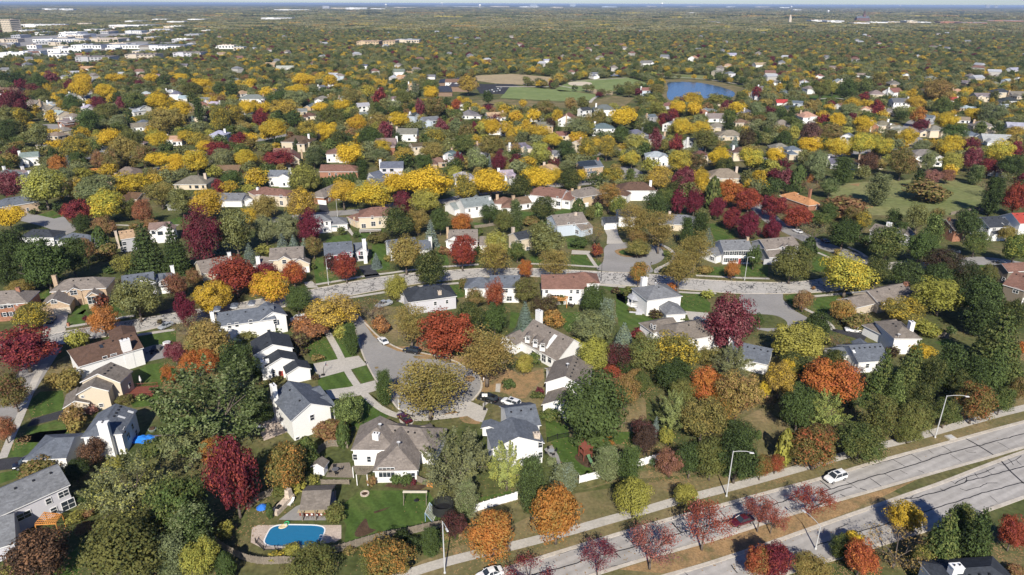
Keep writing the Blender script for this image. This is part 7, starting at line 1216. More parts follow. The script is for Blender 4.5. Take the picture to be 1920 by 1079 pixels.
mb = MB(); mb.lathe((0, 0, 0), [(3.3, 0), (3.3, .4)], 8); mb.build('platform', M['trim'], t); mb = MB()
for i in range(8):
    a, b = 2 * math.pi * i / 8, 2 * math.pi * (i + 1) / 8; mb.tube((2.9 * math.cos(a), 2.9 * math.sin(a), 1.3), (2.9 * math.cos(b), 2.9 * math.sin(b), 1.3), .06, n=4)
mb.build('railing', M['trim'], t)
t = thing('deck', 'pale grey deck with steps in front of the gazebo porch', 'deck', 1198, 584, R(-10)); mb = MB(); mb.box((0, 0, .3), (6.0, 4.2, .2)); mb.build('platform', M['cloth'], t, (.5, .5, .52)); mb = MB(); mb.box((0, -2.4, .12), (2.0, .7, .24)); mb.build('step', M['cloth'], t, (.5, .5, .52))
t = thing('deck', 'white-railed deck behind the red-brown hip-roofed cream house', 'deck', 695, 436, R(6)); mb = MB(); mb.box((0, 0, .8), (9.0, 3.6, .2)); mb.build('platform', M['wood'], t); mb = MB()
for x in np.linspace(-4.4, 4.4, 24): mb.box((x, -1.75, 1.35), (.07, .07, .95))
mb.box((0, -1.75, 1.85), (9, .12, .1)); mb.build('railing', M['trim'], t)
for x in (-4.2, 0, 4.2): mb = MB(); mb.box((x, -1.6, .36), (.16, .16, .7)); mb.build('post', M['trim'], t)
t = thing('awning', 'teal fabric awning over the patio of the grey hip-roofed house', 'awning', 622, 433, R(8)); mb = MB(); mb.add([(-2.6, 1.4, 2.9), (2.6, 1.4, 2.9), (2.6, -1.8, 2.4), (-2.6, -1.8, 2.4), (2.6, -1.8, 2.2), (-2.6, -1.8, 2.2), (-2.6, 1.4, 2.84), (2.6, 1.4, 2.84)], [(0, 3, 2, 1), (3, 5, 4, 2), (6, 7, 4, 5)]); mb.build('canopy', M['cloth'], t, (.13, .19, .21))
for x in (-2.5, 2.5): mb = MB(); mb.tube((x, -1.7, 0), (x, -1.7, 2.3), .05); mb.build('post', M['metal'], t)
t = thing('utility_cover', 'flat square pale concrete utility pad by the roadside verge', 'utility pad', 1782, 821, R(15)); mb = MB(); mb.box((0, 0, .12), (2.0, 1.6, .24), top=.95); mb.build('slab', M['concrete'], t); mb = MB(); mb.box((0, 0, .27), (1.3, 1.0, .06)); mb.build('lid', M['metal'], t)
for x, y, lb in ((686, 686, 'dark mailbox at the kerb between two driveways'), (907, 717, 'white mailbox post on the orange leaves by the cul-de-sac'), (1221, 498, 'small dark mailbox beside the upper cul-de-sac'), (129, 612, 'brown brick mailbox pillar on the verge of the cracked street')):
    t = thing('mailbox', lb, 'mailbox', x, y); mb = MB(); mb.box((0, 0, .5), (.12, .12, 1.0)) if 'brick' not in lb else mb.box((0, 0, .6), (.6, .6, 1.2)); mb.build('post', M['trim'] if 'white' in lb else M['brick'] if 'brick' in lb else M['wood'], t, C['brick']); mb = MB(); mb.box((0, 0, 1.15), (.28, .55, .3), top=.8); mb.build('box', M['trim'] if 'white' in lb else M['black'], t)
# ============================================================ far buildings, towers, school
def building(x0, x1, yt, yb, wall, roof, label, rows=1, kind='building', yaw=0.0, tall=False, deep=None):
    xm = (x0 + x1) / 2; p = G(xm, yb); Z = depth(p); w = (x1 - x0) * Z / FPX; hp = (yb - yt) * Z / FPX
    if tall: h = hp; dp = min(w, 40)
    else: h = min(max(hp * .5, 7.0), 11.0) if Z < 2300 else min(max(hp * .7, 12.0), 34.0); dp = max(14.0, min(60.0, (yb - yt) * .5 * (Z / FPX) * Z / CAM_H * .5))
    if deep: dp = deep
    root = empty('building', p + Vector((0, dp / 2, 0)), R(yaw)); mb = MB(); mb.box((0, 0, h / 2), (w, dp, h)); 
    if not tall and w > 40: mb.box((-w * .2, -dp / 2 - 1.5, h * .55), (w * .22, 3.0, h * 1.1))
    mb.build('wall', M['siding'], root, C.get(wall, wall) if isinstance(wall, str) else wall)
    mb = MB(); mb.box((0, 0, h + .25), (w + .6, dp + .6, .5)); rr = random.Random(int(xm))
    for i in range(3): mb.box((rr.uniform(-.35, .35) * w, rr.uniform(-.3, .3) * dp, h + 1.2), (min(6, w * .1), 4, 1.6))
    mb.build('roof', M['paint'], root, C.get(roof, roof) if isinstance(roof, str) else roof)
    for r in range(rows):
        n = min(24, max(3, int(w / 6))); z = h * (r + .55) / rows
        for i in range(n):
            mb = MB(); mb.box((-w / 2 + w * (i + .5) / n, -dp / 2 - .05, z), (w / n * .55, .12, h / rows * .42)); mb.build('window', M['glass'], root)
        if tall: 
            mb = MB(); mb.box((w / 2 + .05, 0, z), (.12, dp * .8, h / rows * .42)); mb.build('window', M['glass'], root)
    root['category'] = kind; root['group'] = 'commercial buildings on the plain'
    if len(label.split()) > 3: root['label'] = label
    THINGS.append((root, xm, (yt + yb) / 2, None if ' ' in label and len(label.split()) > 3 else label, label if len(label.split()) > 3 else None)); return root
for a in ((6, 28, 39, 62, 'cream', 'stone', 'tall cream office tower with window bands at the frame edge', 7, 'office tower', -15, True), (36, 112, 44, 53, 'white', 'pale', 'long white warehouse', 1), (96, 113, 46, 54, 'white', 'white', 'cube-like white building', 1), (205, 292, 47, 54, 'white', 'pale', 'long low white warehouse', 1), (110, 160, 63, 70, 'white', 'pale', 'flat white shop building', 1),
          (62, 155, 73, 80, 'white', 'pale', 'long white shop building', 1), (160, 222, 69, 79, 'beige', 'stone', 'flat beige shop building', 1), (90, 153, 90, 101, 'white', 'white', 'white arcaded shop building', 1), (134, 190, 82, 92, 'white', 'pale', 'white gabled shop building', 1), (168, 186, 84, 92, 'blue', 'bgrey', 'small blue shop building', 1), (202, 264, 80, 92, 'white', 'pale', 'white store with low roof', 1), (266, 346, 81, 93, 'white', 'grey', 'pale grey-roofed school building', 1), (-5, 45, 100, 108, 'white', 'white', 'white flat-roofed depot', 1),
          (142, 206, 104, 116, 'greyw', 'taupe', 'grey apartment block', 2), (235, 292, 101, 111, 'beige', 'taupe', 'beige apartment block', 2), (325, 377, 98, 107, 'lilac', 'taupe', 'lilac apartment block', 2), (352, 388, 37, 41, 'white', 'pale', 'small distant white warehouse', 1), (235, 266, 40, 45, 'white', 'pale', 'distant white shop', 1), (80, 108, 15, 22, 'white', 'pale', 'distant white hall', 2), (112, 138, 15, 23, 'white', 'white', 'distant white hall', 2), (140, 182, 19, 22, 'white', 'pale', 'distant low white warehouse', 1), (186, 246, 19, 23, 'white', 'white', 'distant long white warehouse', 1), (50, 78, 20, 23, 'white', 'tan', 'distant tan warehouse', 1),
          (490, 547, 32, 39, 'white', 'pale', 'white apartment complex', 2), (514, 580, 17, 22, 'white', 'pale', 'distant long pale warehouse', 1), (605, 618, 12, 19, 'greyw', 'grey', 'grey office tower', 5, 'office tower', 0, True), (619, 648, 14, 19, 'cream', 'pale', 'distant cream hall', 1), (648, 688, 13, 20, 'white', 'white', 'big white hall', 2), (695, 722, 15, 20, 'white', 'pale', 'distant white hall', 1), (739, 763, 13, 17, 'cream', 'tan', 'distant tan hall', 1), (764, 784, 14, 17, 'cream', 'tan', 'distant tan hall', 1), (770, 822, 17, 20, 'white', 'rbrown', 'distant reddish store', 1), (815, 842, 11, 13, 'cream', 'tan', 'distant tan hall', 1), (850, 910, 12, 14, 'white', 'pale', 'distant long pale hall', 1), (920, 955, 11, 15, 'cream', 'tan', 'distant tan office', 2),
          (669, 710, 73, 85, 'sand', 'tan', 'sandy brick school building', 2), (718, 741, 72, 85, 'sand', 'tan', 'sandy brick school wing', 2), (741, 786, 74, 81, 'cream', 'pale', 'long cream school wing', 1), (974, 1010, 11, 16, 'white', 'pale', 'distant white office', 1), (1032, 1055, 12, 17, 'cream', 'pale', 'distant cream office', 2), (1064, 1085, 27, 30, 'white', 'white', 'small distant white building', 1), (1128, 1156, 11, 15, 'blue', 'bgrey', 'distant dark blue office', 2), (1212, 1231, 10, 14, 'cream', 'rbrown', 'distant pink hall', 1), (1286, 1312, 11, 14, 'cream', 'rbrown', 'distant pink hall', 1), (1362, 1378, 12, 15, 'white', 'white', 'distant white hall', 1), (1416, 1442, 9, 15, 'cream', 'tan', 'distant tan hall', 1),
          (1128, 1145, 28, 31, 'white', 'white', 'small distant white building', 1), (1290, 1306, 23, 28, 'white', 'white', 'small distant white building', 1), (1332, 1350, 40, 47, 'greyw', 'grey', 'distant grey villa', 2), (1520, 1550, 36, 44, 'white', 'rbrown', 'town building with red roof', 2), (1550, 1582, 37, 46, 'white', 'pale', 'town building with pale roof', 2), (1600, 1630, 43, 48, 'white', 'tan', 'tan town building', 1), (1632, 1664, 42, 47, 'white', 'white', 'white town building', 1), (1664, 1690, 42, 46, 'cream', 'pale', 'cream town building', 1), (1699, 1719, 37, 48, 'cream', 'white', 'pale yellow town hall', 3), (1720, 1745, 40, 47, 'white', 'pale', 'white town building', 2), (1762, 1802, 39, 47, 'brick', 'tan', 'red brick mill', 3), (1802, 1850, 41, 48, 'brick', 'pale', 'red brick mill wing', 3), (1850, 1918, 37, 44, 'brick', 'pale', 'long red brick mill', 2),
          (1462, 1480, 11, 17, 'white', 'pale', 'distant white block', 1), (1486, 1502, 17, 23, 'white', 'pale', 'distant white block', 2), (1850, 1857, 2, 8, 'greyw', 'grey', 'hazy office tower on the horizon', 8, 'office tower', 0, True), (1866, 1872, 4, 9, 'greyw', 'grey', 'second hazy office tower on the horizon', 6, 'office tower', 0, True), (1068, 1079, 8, 14, 'blue', 'bgrey', 'pale blue glass office tower with slanted top', 6, 'office tower', 20, True), (994, 1007, 2, 6, 'blue', 'pale', 'twin-like pale blue tower on the horizon', 6, 'office tower', 0, True)):
    building(*a)
rb_ = random.Random(31)
for x, y in ((20, 88), (60, 92), (75, 66), (82, 84), (30, 72), (118, 76), (140, 72), (176, 60), (196, 64), (232, 70), (250, 63), (272, 68), (300, 60), (322, 57), (280, 76), (222, 88), (110, 96), (60, 104), (110, 110), (208, 98), (262, 104), (300, 96), (340, 80), (360, 70), (385, 62), (14, 80), (46, 62), (160, 50), (225, 57), (330, 46), (300, 41), (425, 92), (448, 96), (110, 86), (128, 66), (150, 82)):
    w = rb_.uniform(14, 40); building(x - w / 2, x + w / 2, y - rb_.uniform(4, 7), y, rb_.choice(('white', 'white', 'cream', 'greyw', 'beige')), rb_.choice(('white', 'pale', 'pale', 'white', 'taupe', 'stone')), rb_.choice(('low white shop', 'low pale shop', 'flat-roofed pale store', 'small pale workshop')), 1)
for pts in ([(0, 72), (120, 66), (260, 62), (300, 66), (200, 74), (60, 86), (0, 90)], [(40, 92), (130, 88), (260, 78), (330, 80), (200, 98), (60, 104)], [(150, 52), (260, 50), (300, 54), (180, 60)]): sheet('parking_lot', pts, .05, 'street', mask=True)
# the school by the playing field
def school(pts, h, col, label):
    P = [G(x, y, h) for x, y in pts]; base = Vector((sum(p.x for p in P) / len(P), sum(p.y for p in P) / len(P), 0)); r_ = empty('school_wing', base); mb = MB(); n = len(P); q = [p - base for p in P]
    for i in range(n): a, b = q[i], q[(i + 1) % n]; mb.quad((a.x, a.y, 0), (b.x, b.y, 0), (b.x, b.y, h - .4), (a.x, a.y, h - .4))
    mb.build('wall', M['brick'], r_, (.24, .16, .11)); mb = MB(); e = [p * 1.03 for p in q]; mb.poly([(p.x, p.y, h) for p in e]); mb.poly([(p.x, p.y, h - .5) for p in e[::-1]])
    for i in range(n): a, b = e[i], e[(i + 1) % n]; mb.quad((a.x, a.y, h - .5), (b.x, b.y, h - .5), (b.x, b.y, h), (a.x, a.y, h))
    mb.build('roof', M['paint'], r_, col); x, y = proj(base); r_['category'] = 'school'; r_['label'] = label; THINGS.append((r_, x, y, None, label))
school([(823, 155), (858, 153.5), (858, 147.5), (826, 149)], 5, (.035, .037, .048), 'dark flat-roofed school wing facing the bare field'); school([(856, 151.5), (894, 151.5), (894, 146), (857, 146)], 7, (.03, .032, .042), 'highest dark-roofed school wing beside the bare field'); school([(842, 162), (880, 162), (872, 154.5), (848, 155)], 6, (.07, .06, .06), 'middle school wing with dark roof in front of the others'); school([(822, 172), (848, 172), (845, 161), (822, 162)], 5, (.05, .05, .055), 'low dark-roofed school wing among the trees')
LAND.append(('the dark-roofed school', 858, 152))
for i in range(11): car('sedan', 912 + (i % 6) * 5.5 + (i // 6) * 3, 171 - (i % 6) * 1.2 + (i // 6) * 3.2, 914 + (i % 6) * 5.5, 169 - (i % 6) * 1.2, ('white', 'silver', 'white', 'grey')[i % 4], ('white', 'silver', 'white', 'dark grey')[i % 4] + ' car parked in the school parking lot rows')
def water_tower(x, yt, yb, label, ball=True):
    p = G(x, yb); Z = depth(p); h = (yb - yt) * Z / FPX; r = h * .24; root = empty('water_tower', p); mb = MB(); mb.lathe((0, 0, 0), [(h * .1, 0), (h * .05, h * .08), (h * .045, h * .6)], 12); mb.build('stem', M['trim'], root); mb = MB(); mb.lathe((0, 0, h * .55), [(h * .045, 0), (r * .7, h * .08), (r, h * .22), (r * .8, h * .36), (r * .3, h * .44), (.3, h * .45)], 18); mb.build('tank', M['trim'], root)
    root['label'] = label; root['category'] = 'water tower'; THINGS.append((root, x, yt, None, label))
water_tower(724, 8, 17, 'white ball-topped water tower beside a big white hall'); water_tower(900, 9, 19, 'large white round water tower before the long pale hall'); water_tower(1241, 6, 14, 'white water tower beside the distant pink hall'); water_tower(1483, 12, 19, 'white water tower beyond the monument tower'); water_tower(1552, 20, 29, 'white water tower above the church'); water_tower(829, 2.5, 9, 'pale blue water tower on the horizon'); water_tower(1687, 10, 15, 'small white water tower on the far horizon')
p = G(1615, 43); Z = depth(p); k = Z / FPX; t = empty('church', p); t['label'] = 'dark red gothic church with tall spire above the town'; t['category'] = 'church'; THINGS.append((t, 1615, 34, None, t['label']))
mb = MB(); mb.box((0, 0, 4 * k), (24 * k, 10 * k, 8 * k)); mb.build('nave', M['brick'], t, (.16, .09, .08)); mb = MB(); mb.add([(-12 * k, -5 * k, 8 * k), (12 * k, -5 * k, 8 * k), (12 * k, 5 * k, 8 * k), (-12 * k, 5 * k, 8 * k), (-11 * k, 0, 12 * k), (11 * k, 0, 12 * k)], [(0, 1, 5, 4), (2, 3, 4, 5), (1, 2, 5), (3, 0, 4)]); mb.build('roof', M['shingle'], t, C['bgrey'])
for dx, hh, w in ((3, 14, 5), (-7, 9, 3), (10, 9, 3)): mb = MB(); mb.box((dx * k, 0, hh * k / 2), (w * k, w * k, hh * k)); tw = mb.build('tower', M['brick'], t, (.16, .09, .08)); mb = MB(); mb.lathe((dx * k, 0, hh * k), [(w * .55 * k, 0), (.1 * k, w * 1.6 * k)], 8); mb.build('spire', M['shingle'], tw, (.10, .07, .07))
p = G(1480, 46); Z = depth(p); k = Z / FPX; t = empty('monument_tower', p); t['label'] = 'slender pale stone carillon tower above the trees'; t['category'] = 'tower'; THINGS.append((t, 1480, 38, None, t['label'])); mb = MB(); mb.box((0, 0, 6 * k), (5 * k, 5 * k, 12 * k), top=.75); mb.build('shaft', M['siding'], t, C['beige']); mb = MB(); mb.lathe((0, 0, 12 * k), [(1.9 * k, 0), (1.7 * k, 3 * k), (.2 * k, 5 * k)], 8); mb.build('crown', M['siding'], t, C['beige'])
t = thing('play_structure', 'red and grey play structure on the school playground', 'play structure', 990, 161); mb = MB(); mb.box((0, 0, 1.6), (4, 4, .3)); mb.build('platform', M['metal'], t); mb = MB(); mb.lathe((0, 0, 3.2), [(2.6, 0), (.1, 1.8)], 6); mb.build('roof', M['redlens'], t)
for sx in (-1.8, 1.8):
    for sy in (-1.8, 1.8): mb = MB(); mb.tube((sx, sy, 0), (sx, sy, 3.2), .1); mb.build('post', M['metal'], t)
LAND += [('the pond', 1310, 172), ('the swimming pool', 553, 1005), ('the infield sand', 1087, 157), ('the upper cul-de-sac island', 1184, 474), ('the white SUV on the road', 1567, 894), ('the trampoline', 831, 960), ('the playset', 1100, 858), ('the open meadow', 1700, 370), ('the cream office tower', 17, 50), ('the sandy brick school', 700, 79), ('the gothic church', 1615, 34), ('the large white water tower', 900, 14), ('the pale stone tower', 1480, 38), ('the long red mill', 1884, 41), ('the round black mailbox court', 1221, 498)][:-1]
# ============================================================ the wooded plain beyond (uncountable)
def clear_spot(p, rad):
    for poly in MASKS:
        for dx, dy in ((0, 0), (rad, 0), (-rad, 0), (0, -rad), (0, rad)):
            if in_poly(np.array([p.x + dx]), np.array([p.y + dy]), poly)[0]: return False
    return True
def in_poly(px, py, poly):
    n = len(poly); inside = np.zeros(len(px), bool); j = n - 1
    for i in range(n):
        xi, yi = poly[i]; xj, yj = poly[j]; c = ((yi > py) != (yj > py)) & (px < (xj - xi) * (py - yi) / (yj - yi + 1e-12) + xi); inside ^= c; j = i
    return inside
# more of the neighbourhood's houses, in the gaps between the trees
ra = random.Random(77); nh = sum(1 for o in bpy.data.objects if o.get('category') == 'house'); tries = 0
while nh < 272 and tries < 6000:
    tries += 1; x = ra.uniform(5, 1915); y = 138 + 190 * ra.random(); p = G(x, y)
    if any((p.x - h[0]) ** 2 + (p.y - h[1]) ** 2 < (h[2] + 15) ** 2 for h in HOUSES) or any((p.x - t[0]) ** 2 + (p.y - t[1]) ** 2 < (t[2] + 5.5) ** 2 for t in TREES): continue
    k = math.hypot(p.x, p.y); ux, uy = -p.x / k, -p.y / k
    if any(0 < (t[0] - p.x) * ux + (t[1] - p.y) * uy < 26 + k * .02 and abs((t[0] - p.x) * uy - (t[1] - p.y) * ux) < t[2] + 1 for t in TREES) or not clear_spot(p, 9): continue
    far_house(x, y - 3, max(14, 19000 / k), ra.choice(('taupe', 'taupe', 'gbrown', 'brown', 'rbrown', 'grey', 'bgrey', 'grey', 'tan', 'pale')), ra.choice(('white', 'white', 'cream', 'beige', 'tanb', 'lilac', 'brick', 'blue')), ra.choice((0, 10, -10, 25, -25, 60, 80)), ra.choice((1, 2, 2)), ra.choice('hgh'), ra); nh += 1
print('houses', nh)
HARR = np.array([(h[0], h[1], h[2]) for h in HOUSES]); TARR = np.array(TREES)
def scatter(d0, d1, sp, jit, seed):
    g = np.random.default_rng(seed); half = .80; xs = []; ys = []
    y = d0
    rows = np.arange(d0, d1, sp); P = []
    for r_ in rows:
        n = int(2 * half * r_ * 1.02 / sp); x = (np.arange(n) - n / 2) * sp; P.append(np.stack([x + g.uniform(-jit, jit, n) * sp, r_ + g.uniform(-jit, jit, n) * sp], 1))
    return np.concatenate(P)
def keep_free(P, rad):
    ok = np.ones(len(P), bool)
    for poly in MASKS:
        a = np.array(poly); lo, hi = a.min(0) - 3, a.max(0) + 3; s = np.where(ok & (P[:, 0] > lo[0]) & (P[:, 0] < hi[0]) & (P[:, 1] > lo[1]) & (P[:, 1] < hi[1]))[0]
        if len(s): ok[s[in_poly(P[s, 0], P[s, 1], poly)]] = False
    for arr, f in ((HARR, 1.0), (TARR, .72)):
        for x, y, r_ in arr: ok &= (P[:, 0] - x) ** 2 + (P[:, 1] - y) ** 2 > ((r_ * f) + rad) ** 2
    for x, y, r_ in HARR:      # keep the view to a house's near side open
        k = math.hypot(x, y); ux, uy = -x / k, -y / k; dx, dy = P[:, 0] - x, P[:, 1] - y; t = dx * ux + dy * uy; s = np.abs(dx * uy - dy * ux); ok &= ~((t > 0) & (t < r_ + 16 + k * .028) & (s < r_ * .95))
    return ok
FARCOL = [('OL', 'GG', .26), ('GR', 'OL', .17), ('DG', 'GR', .12), ('GG', 'OL', .2), ('OB', 'OL', .1), ('GD', 'OB', .05), ('YG', 'OL', .06), ('BU', 'DB', .025), ('BR', 'OL', .015)]
def make_mass(name, label, P, size, protos, seed, yellow=True, hk=(.75, 1.05)):
    g = np.random.default_rng(seed); n = len(P); w = np.array([c[2] for c in FARCOL]); me = bpy.data.meshes.new(name); me.vertices.add(n)
    co = np.zeros((n, 3), np.float32); co[:, :2] = P; me.vertices.foreach_set('co', co.reshape(-1))
    ux = P[:, 0] / P[:, 1]; dist = P[:, 1]
    clus = np.sin(P[:, 0] / 61 + 1.3) * np.sin(P[:, 1] / 83 + .4) + .6 * np.sin(P[:, 0] / 27 + P[:, 1] / 39)
    c1 = np.zeros((n, 4), np.float32); c2 = np.zeros((n, 4), np.float32); base = w[None, :] * np.ones((n, 1))
    yz = np.exp(-((ux + .25) / .42) ** 2) * np.clip((1500 - dist) / 900, 0, 1) + .45 * np.exp(-((ux - .55) / .25) ** 2) * np.clip((1300 - dist) / 700, 0, 1) if yellow else 0 * ux
    base[:, 5] *= 1 + 6.5 * yz * np.clip(clus + .4, 0, 2); base[:, 7] *= 1 + 1.6 * np.clip(-clus, 0, 1); far = np.clip((dist - 1200) / 2500, 0, 1); base[:, 5] *= (1 - .85 * far); base[:, 4] *= (1 - .4 * far); base[:, 7] *= 1 - .8 * far
    if not yellow: base[:, 3] *= 1.6; base[:, 5] = base[:, 7] = base[:, 8] = 0; base[:, 4] *= .5; base[:, 6] *= .6
    base /= base.sum(1, keepdims=True); cum = base.cumsum(1); pick = (g.random((n, 1)) > cum).sum(1).clip(0, len(FARCOL) - 1)
    A = np.array([TC[c[0]] for c in FARCOL]); B = np.array([TC[c[1]] for c in FARCOL]); jj = g.uniform(.8, 1.2, (n, 1)) * (1 if yellow else 1.15); c1[:, :3] = A[pick] * jj; c2[:, :3] = B[pick] * jj
    if not yellow: c1[:, :3] *= (1.06, .93, 1.05); c2[:, :3] *= (1.06, .93, 1.05)  # far groves: look of distance haze shifted into the leaf colours
    c1[:, 3] = c2[:, 3] = 1
    for nm, arr in (('c1', c1), ('c2', c2)): at = me.attributes.new(nm, 'FLOAT_COLOR', 'POINT'); at.data.foreach_set('color', arr.reshape(-1))
    D = size * g.uniform(.72, 1.25, n); sc = np.stack([D, D, D * g.uniform(hk[0], hk[1], n)], 1).astype(np.float32); at = me.attributes.new('sc', 'FLOAT_VECTOR', 'POINT'); at.data.foreach_set('vector', sc.reshape(-1))
    at = me.attributes.new('rz', 'FLOAT', 'POINT'); at.data.foreach_set('value', g.uniform(0, 6.28, n).astype(np.float32)); at = me.attributes.new('ix', 'INT', 'POINT'); at.data.foreach_set('value', g.integers(0, len(protos), n).astype(np.int32))
    o = link(name, me); o['kind'] = 'stuff'; o['label'] = label
    coll = bpy.data.collections.new(name + '_kinds')
    for i, m_ in enumerate(protos): q = bpy.data.objects.new(f'distant_crown_{i:02d}', m_); coll.objects.link(q)
    ng = bpy.data.node_groups.new(name, 'GeometryNodeTree'); ng.interface.new_socket('Geometry', in_out='INPUT', socket_type='NodeSocketGeometry'); ng.interface.new_socket('Geometry', in_out='OUTPUT', socket_type='NodeSocketGeometry')
    N = ng.nodes.new; L = ng.links.new; gi = N('NodeGroupInput'); go = N('NodeGroupOutput'); ip = N('GeometryNodeInstanceOnPoints'); ci = N('GeometryNodeCollectionInfo'); ci.inputs['Collection'].default_value = coll; ci.inputs['Separate Children'].default_value = True; ci.inputs['Reset Children'].default_value = True
    def attr(nm, dt): a = N('GeometryNodeInputNamedAttribute'); a.data_type = dt; a.inputs['Name'].default_value = nm; return a.outputs['Attribute']
    L(gi.outputs[0], ip.inputs['Points']); L(ci.outputs[0], ip.inputs['Instance']); ip.inputs['Pick Instance'].default_value = True; L(attr('ix', 'INT'), ip.inputs['Instance Index']); L(attr('sc', 'FLOAT_VECTOR'), ip.inputs['Scale'])
    cx = N('ShaderNodeCombineXYZ'); L(attr('rz', 'FLOAT'), cx.inputs[2]); L(cx.outputs[0], ip.inputs['Rotation']); L(ip.outputs[0], go.inputs[0]); md = o.modifiers.new('scatter', 'NODES'); md.node_group = ng; return o
BLD = [(o.location.x, o.location.y, o.children[0].dimensions.x * .5, o.children[0].dimensions.y * .5) for o in bpy.data.objects if o.get('category') in ('building', 'office tower', 'church', 'tower', 'school')]
def keep_buildings(P):
    ok = np.ones(len(P), bool)
    for x, y, hx, hy in BLD: ok &= ~((np.abs(P[:, 0] - x) < hx + 12) & (P[:, 1] < y + hy + 8) & (P[:, 1] > y - hy - 40 - y * .045))
    return ok
FP = []
for sp_, k in (('m', 0), ('m', 1), ('y', 0), ('y', 1), ('v', 0), ('l', 0), ('o', 1), ('p', 0)):
    for lod in (0,):
        n, s = NL[sp_]; trunk_mesh(sp_, 900 + k); cm = crown_mesh(sp_, 900 + k, n // 7, s * 2.3); cm.materials.append(M['leaf_far']); FP.append(cm)
P = np.concatenate([scatter(330, 1100, 9.6, .44, 1), scatter(1100, 2500, 10.2, .44, 15)]); # the many small roofs farther off, past what one could pick out singly
rd = np.random.default_rng(44); DH = []; mbh = MB(); Q = scatter(900, 3600, 52, .4, 61); Q = Q[rd.random(len(Q)) < .55 * np.exp(-(Q[:, 1] - 900) / 800)]; okq = keep_free(Q, 14)
for x, y in Q[okq][::3]:
    a = rd.uniform(0, 3.14); L_, w_, h_ = rd.uniform(10, 18), rd.uniform(8, 11), rd.choice((3.2, 5.6, 5.6)); ca, sa = math.cos(a), math.sin(a); f = lambda u, v, z: (x + u * ca - v * sa, y + u * sa + v * ca, z); A, B = L_ / 2, w_ / 2
    vs = [f(-A, -B, 0), f(A, -B, 0), f(A, B, 0), f(-A, B, 0), f(-A, -B, h_), f(A, -B, h_), f(A, B, h_), f(-A, B, h_)]; mbh.add(vs, [(0, 1, 5, 4), (1, 2, 6, 5), (2, 3, 7, 6), (3, 0, 4, 7)], 0)
    A2 = A if rd.random() < .5 else A - B * .9; mbh.add([f(-A - .3, -B - .4, h_ - .2), f(A + .3, -B - .4, h_ - .2), f(A + .3, B + .4, h_ - .2), f(-A - .3, B + .4, h_ - .2), f(-A2, 0, h_ + 2.8), f(A2, 0, h_ + 2.8)], [(0, 1, 5, 4), (2, 3, 4, 5), (1, 2, 5), (3, 0, 4)], int(rd.integers(1, 5))); DH.append((x, y, 9))
o = mbh.build('distant_houses', [mat('distant_wall', (.42, .40, .37))] + [mat('distant_roof_' + n, C[n], .9) for n in ('taupe', 'grey', 'rbrown', 'pale')]); o['kind'] = 'stuff'; o['label'] = 'countless small roofs of the suburb beyond'
HARR = np.concatenate([HARR, np.array(DH)])
ok = keep_free(P, 2.6) & (np.random.default_rng(4).random(len(P)) < .93)
ok &= keep_buildings(P)
BX = [G(x, y) for x, y in ((60, 70), (150, 75), (250, 85), (120, 95), (220, 90), (320, 87), (100, 60), (30, 90), (175, 62))]
for b in BX: ok &= ~((np.abs(P[:, 0] - b.x) < 45) & (np.abs(P[:, 1] - b.y) < 45) & (np.random.default_rng(6).random(len(P)) < .8))
make_mass('distant_trees', 'mixed autumn trees filling the neighbourhood beyond', P[ok], 10.2, FP, 2, hk=(.68, .95))
print('scattered', ok.sum())
# groves farther out: one instance is a few dozen merged crowns
GP = []
for k in range(4):
    g = np.random.default_rng(70 + k); V = []; F = 0; lr = []
    for i in range(26):
        c = np.array([g.uniform(-.5, .5), g.uniform(-.5, .5), 0]); r_ = g.uniform(.09, .14); n = 70; d = unit(g.normal(size=(n, 3)) + np.array([0, 0, .5])); p = c + np.array([0, 0, .10]) + d * r_ * np.array([1, 1, .85]); p[:, 2] = np.maximum(p[:, 2], .01)
        nn = unit(d + g.normal(size=(n, 3)) * .45); a = unit(np.cross(nn, g.normal(size=(n, 3)))); b = np.cross(nn, a); s = .05; V.append(np.stack([p - a * s, p - b * s * .8, p + a * s, p + b * s * .8], 1)); lr.append(np.repeat(np.clip(g.random(n) * .5 + g.random() * .6, 0, 1), 4))
    V = np.concatenate(V); n = len(V); me = bpy.data.meshes.new('grove'); me.vertices.add(n * 4); me.vertices.foreach_set('co', V.reshape(-1).astype(np.float32)); me.loops.add(n * 4); me.loops.foreach_set('vertex_index', np.arange(n * 4, dtype=np.int32)); me.polygons.add(n); me.polygons.foreach_set('loop_start', np.arange(0, n * 4, 4, dtype=np.int32)); me.polygons.foreach_set('loop_total', np.full(n, 4, dtype=np.int32)); at = me.attributes.new('lr', 'FLOAT', 'POINT'); at.data.foreach_set('value', np.concatenate(lr).astype(np.float32)); me.update(); me.materials.append(M['leaf_far']); GP.append(me)
P = np.concatenate([scatter(2480, 4600, 30, .45, 11), scatter(4600, 16000, 95, .48, 12)]); g = np.random.default_rng(5)
ok = keep_buildings(P)
P = P[ok]
make_mass('far_woods', 'wooded plain reaching to the horizon', P[P[:, 1] < 4600], 46, GP, 21, False, hk=(.85, 1.1))
q = P[P[:, 1] >= 4600]; make_mass('far_woods', 'hazy wooded plain at the horizon', q, 125, GP, 22, False, hk=(.5, .7))
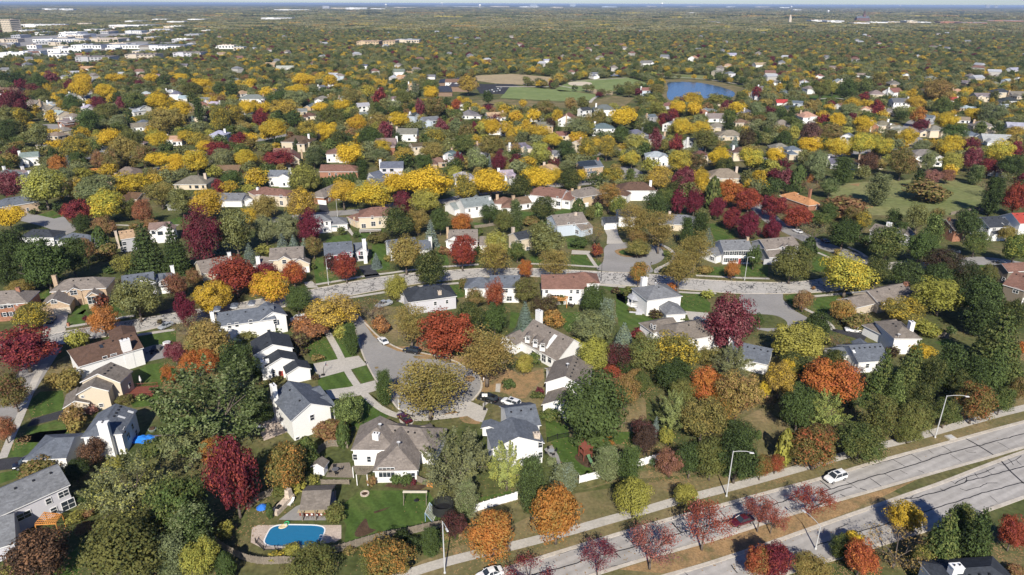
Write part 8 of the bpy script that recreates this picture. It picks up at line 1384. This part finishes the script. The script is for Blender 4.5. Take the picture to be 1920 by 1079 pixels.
# the last stretch to the horizon: a canopy sheet with low swells
g = np.random.default_rng(9); rows = [14000, 15500, 17000, 19000, 21500, 24000, 27000, 31000, 36000, 43000, 55000, 75000]; V = []; nx = 260; mb = MB()
for r_ in rows:
    for i in range(nx + 1): x = (i / nx - .5) * 2 * 1.0 * r_; V.append((x, r_ + g.uniform(-300, 300), 10 + g.uniform(0, 9)))
mb.add(V, [(j * (nx + 1) + i, j * (nx + 1) + i + 1, (j + 1) * (nx + 1) + i + 1, (j + 1) * (nx + 1) + i) for j in range(len(rows) - 1) for i in range(nx)])
M['canopy'] = ramp_mat('far_canopy', [(0.35, (0.035, 0.048, 0.02)), (0.5, (0.07, 0.08, 0.03)), (0.65, (0.11, 0.105, 0.04))], 0.0012, detail=6, scale2=0.01, amp=.3)
o = mb.build('horizon_woods', M['canopy']); o['kind'] = 'stuff'; o['label'] = 'dark line of woods on the horizon'
# ------------------------------------------------------------ haze: one closed box of air round everything
mb = MB(); mb.box((0, 40000 - 400, 47), (170000, 80000, 96)); hz = bpy.data.materials.new('haze'); t_ = nodes(hz); ou = t_.nodes.new('ShaderNodeOutputMaterial'); pv = t_.nodes.new('ShaderNodeVolumePrincipled'); pv.inputs['Color'].default_value = (.52, .68, .98, 1); pv.inputs['Density'].default_value = 4.5e-5; pv.inputs['Anisotropy'].default_value = 0.0; t_.links.new(pv.outputs[0], ou.inputs['Volume'])
if USE_HAZE: o = mb.build('haze', hz); o['kind'] = 'stuff'; o['label'] = 'thin autumn haze over the plain'
# ============================================================ labels that single each thing out
def finish_labels():
    import collections
    by = collections.defaultdict(list)
    for t in THINGS:
        if t[4] is None: by[t[3]].append(t)
    land = LAND; used = set()
    def sector(dx, dy): 
        dy *= 1.15
        return ('right of' if dx > 0 else 'left of') if abs(dx) > abs(dy) else ('below' if dy > 0 else 'above')
    n_left = 0
    for ds, L in by.items():
        claims = {}
        for li, (txt, lx, ly) in enumerate(land):
            sec = collections.defaultdict(list)
            for k, t in enumerate(L): sec[sector(t[1] - lx, t[2] - ly)].append((math.hypot(t[1] - lx, t[2] - ly), k))
            for s, v in sec.items():
                v.sort()
                for rank, (d, k) in enumerate(v[:8]): claims.setdefault(k, []).append((rank * 90 + d, rank, s, li))
        for k, t in enumerate(L):
            done = False
            for sc_, rank, s, li in sorted(claims.get(k, [])):
                rk = ('', 'second ', 'third ', 'fourth ', 'fifth ', 'sixth ', 'seventh ', 'eighth ')[rank]; lb = f"{rk}{ds} {s} {land[li][0]}" if rank else f"{ds} nearest {s} {land[li][0]}"
                if rank: lb = f"{ds} {rk}nearest {s} {land[li][0]}"
                if lb in used or len(lb.replace('-', ' ').split()) > 16: 
                    if len(lb.split()) > 16 or lb in used: continue
                t[0]['label'] = lb; used.add(lb); done = True; break
            if not done:
                n_left += 1; t[0]['label'] = ds + ' among the crowded trees of the plain'
    print('labels left', n_left, 'things', len(THINGS))
finish_labels()
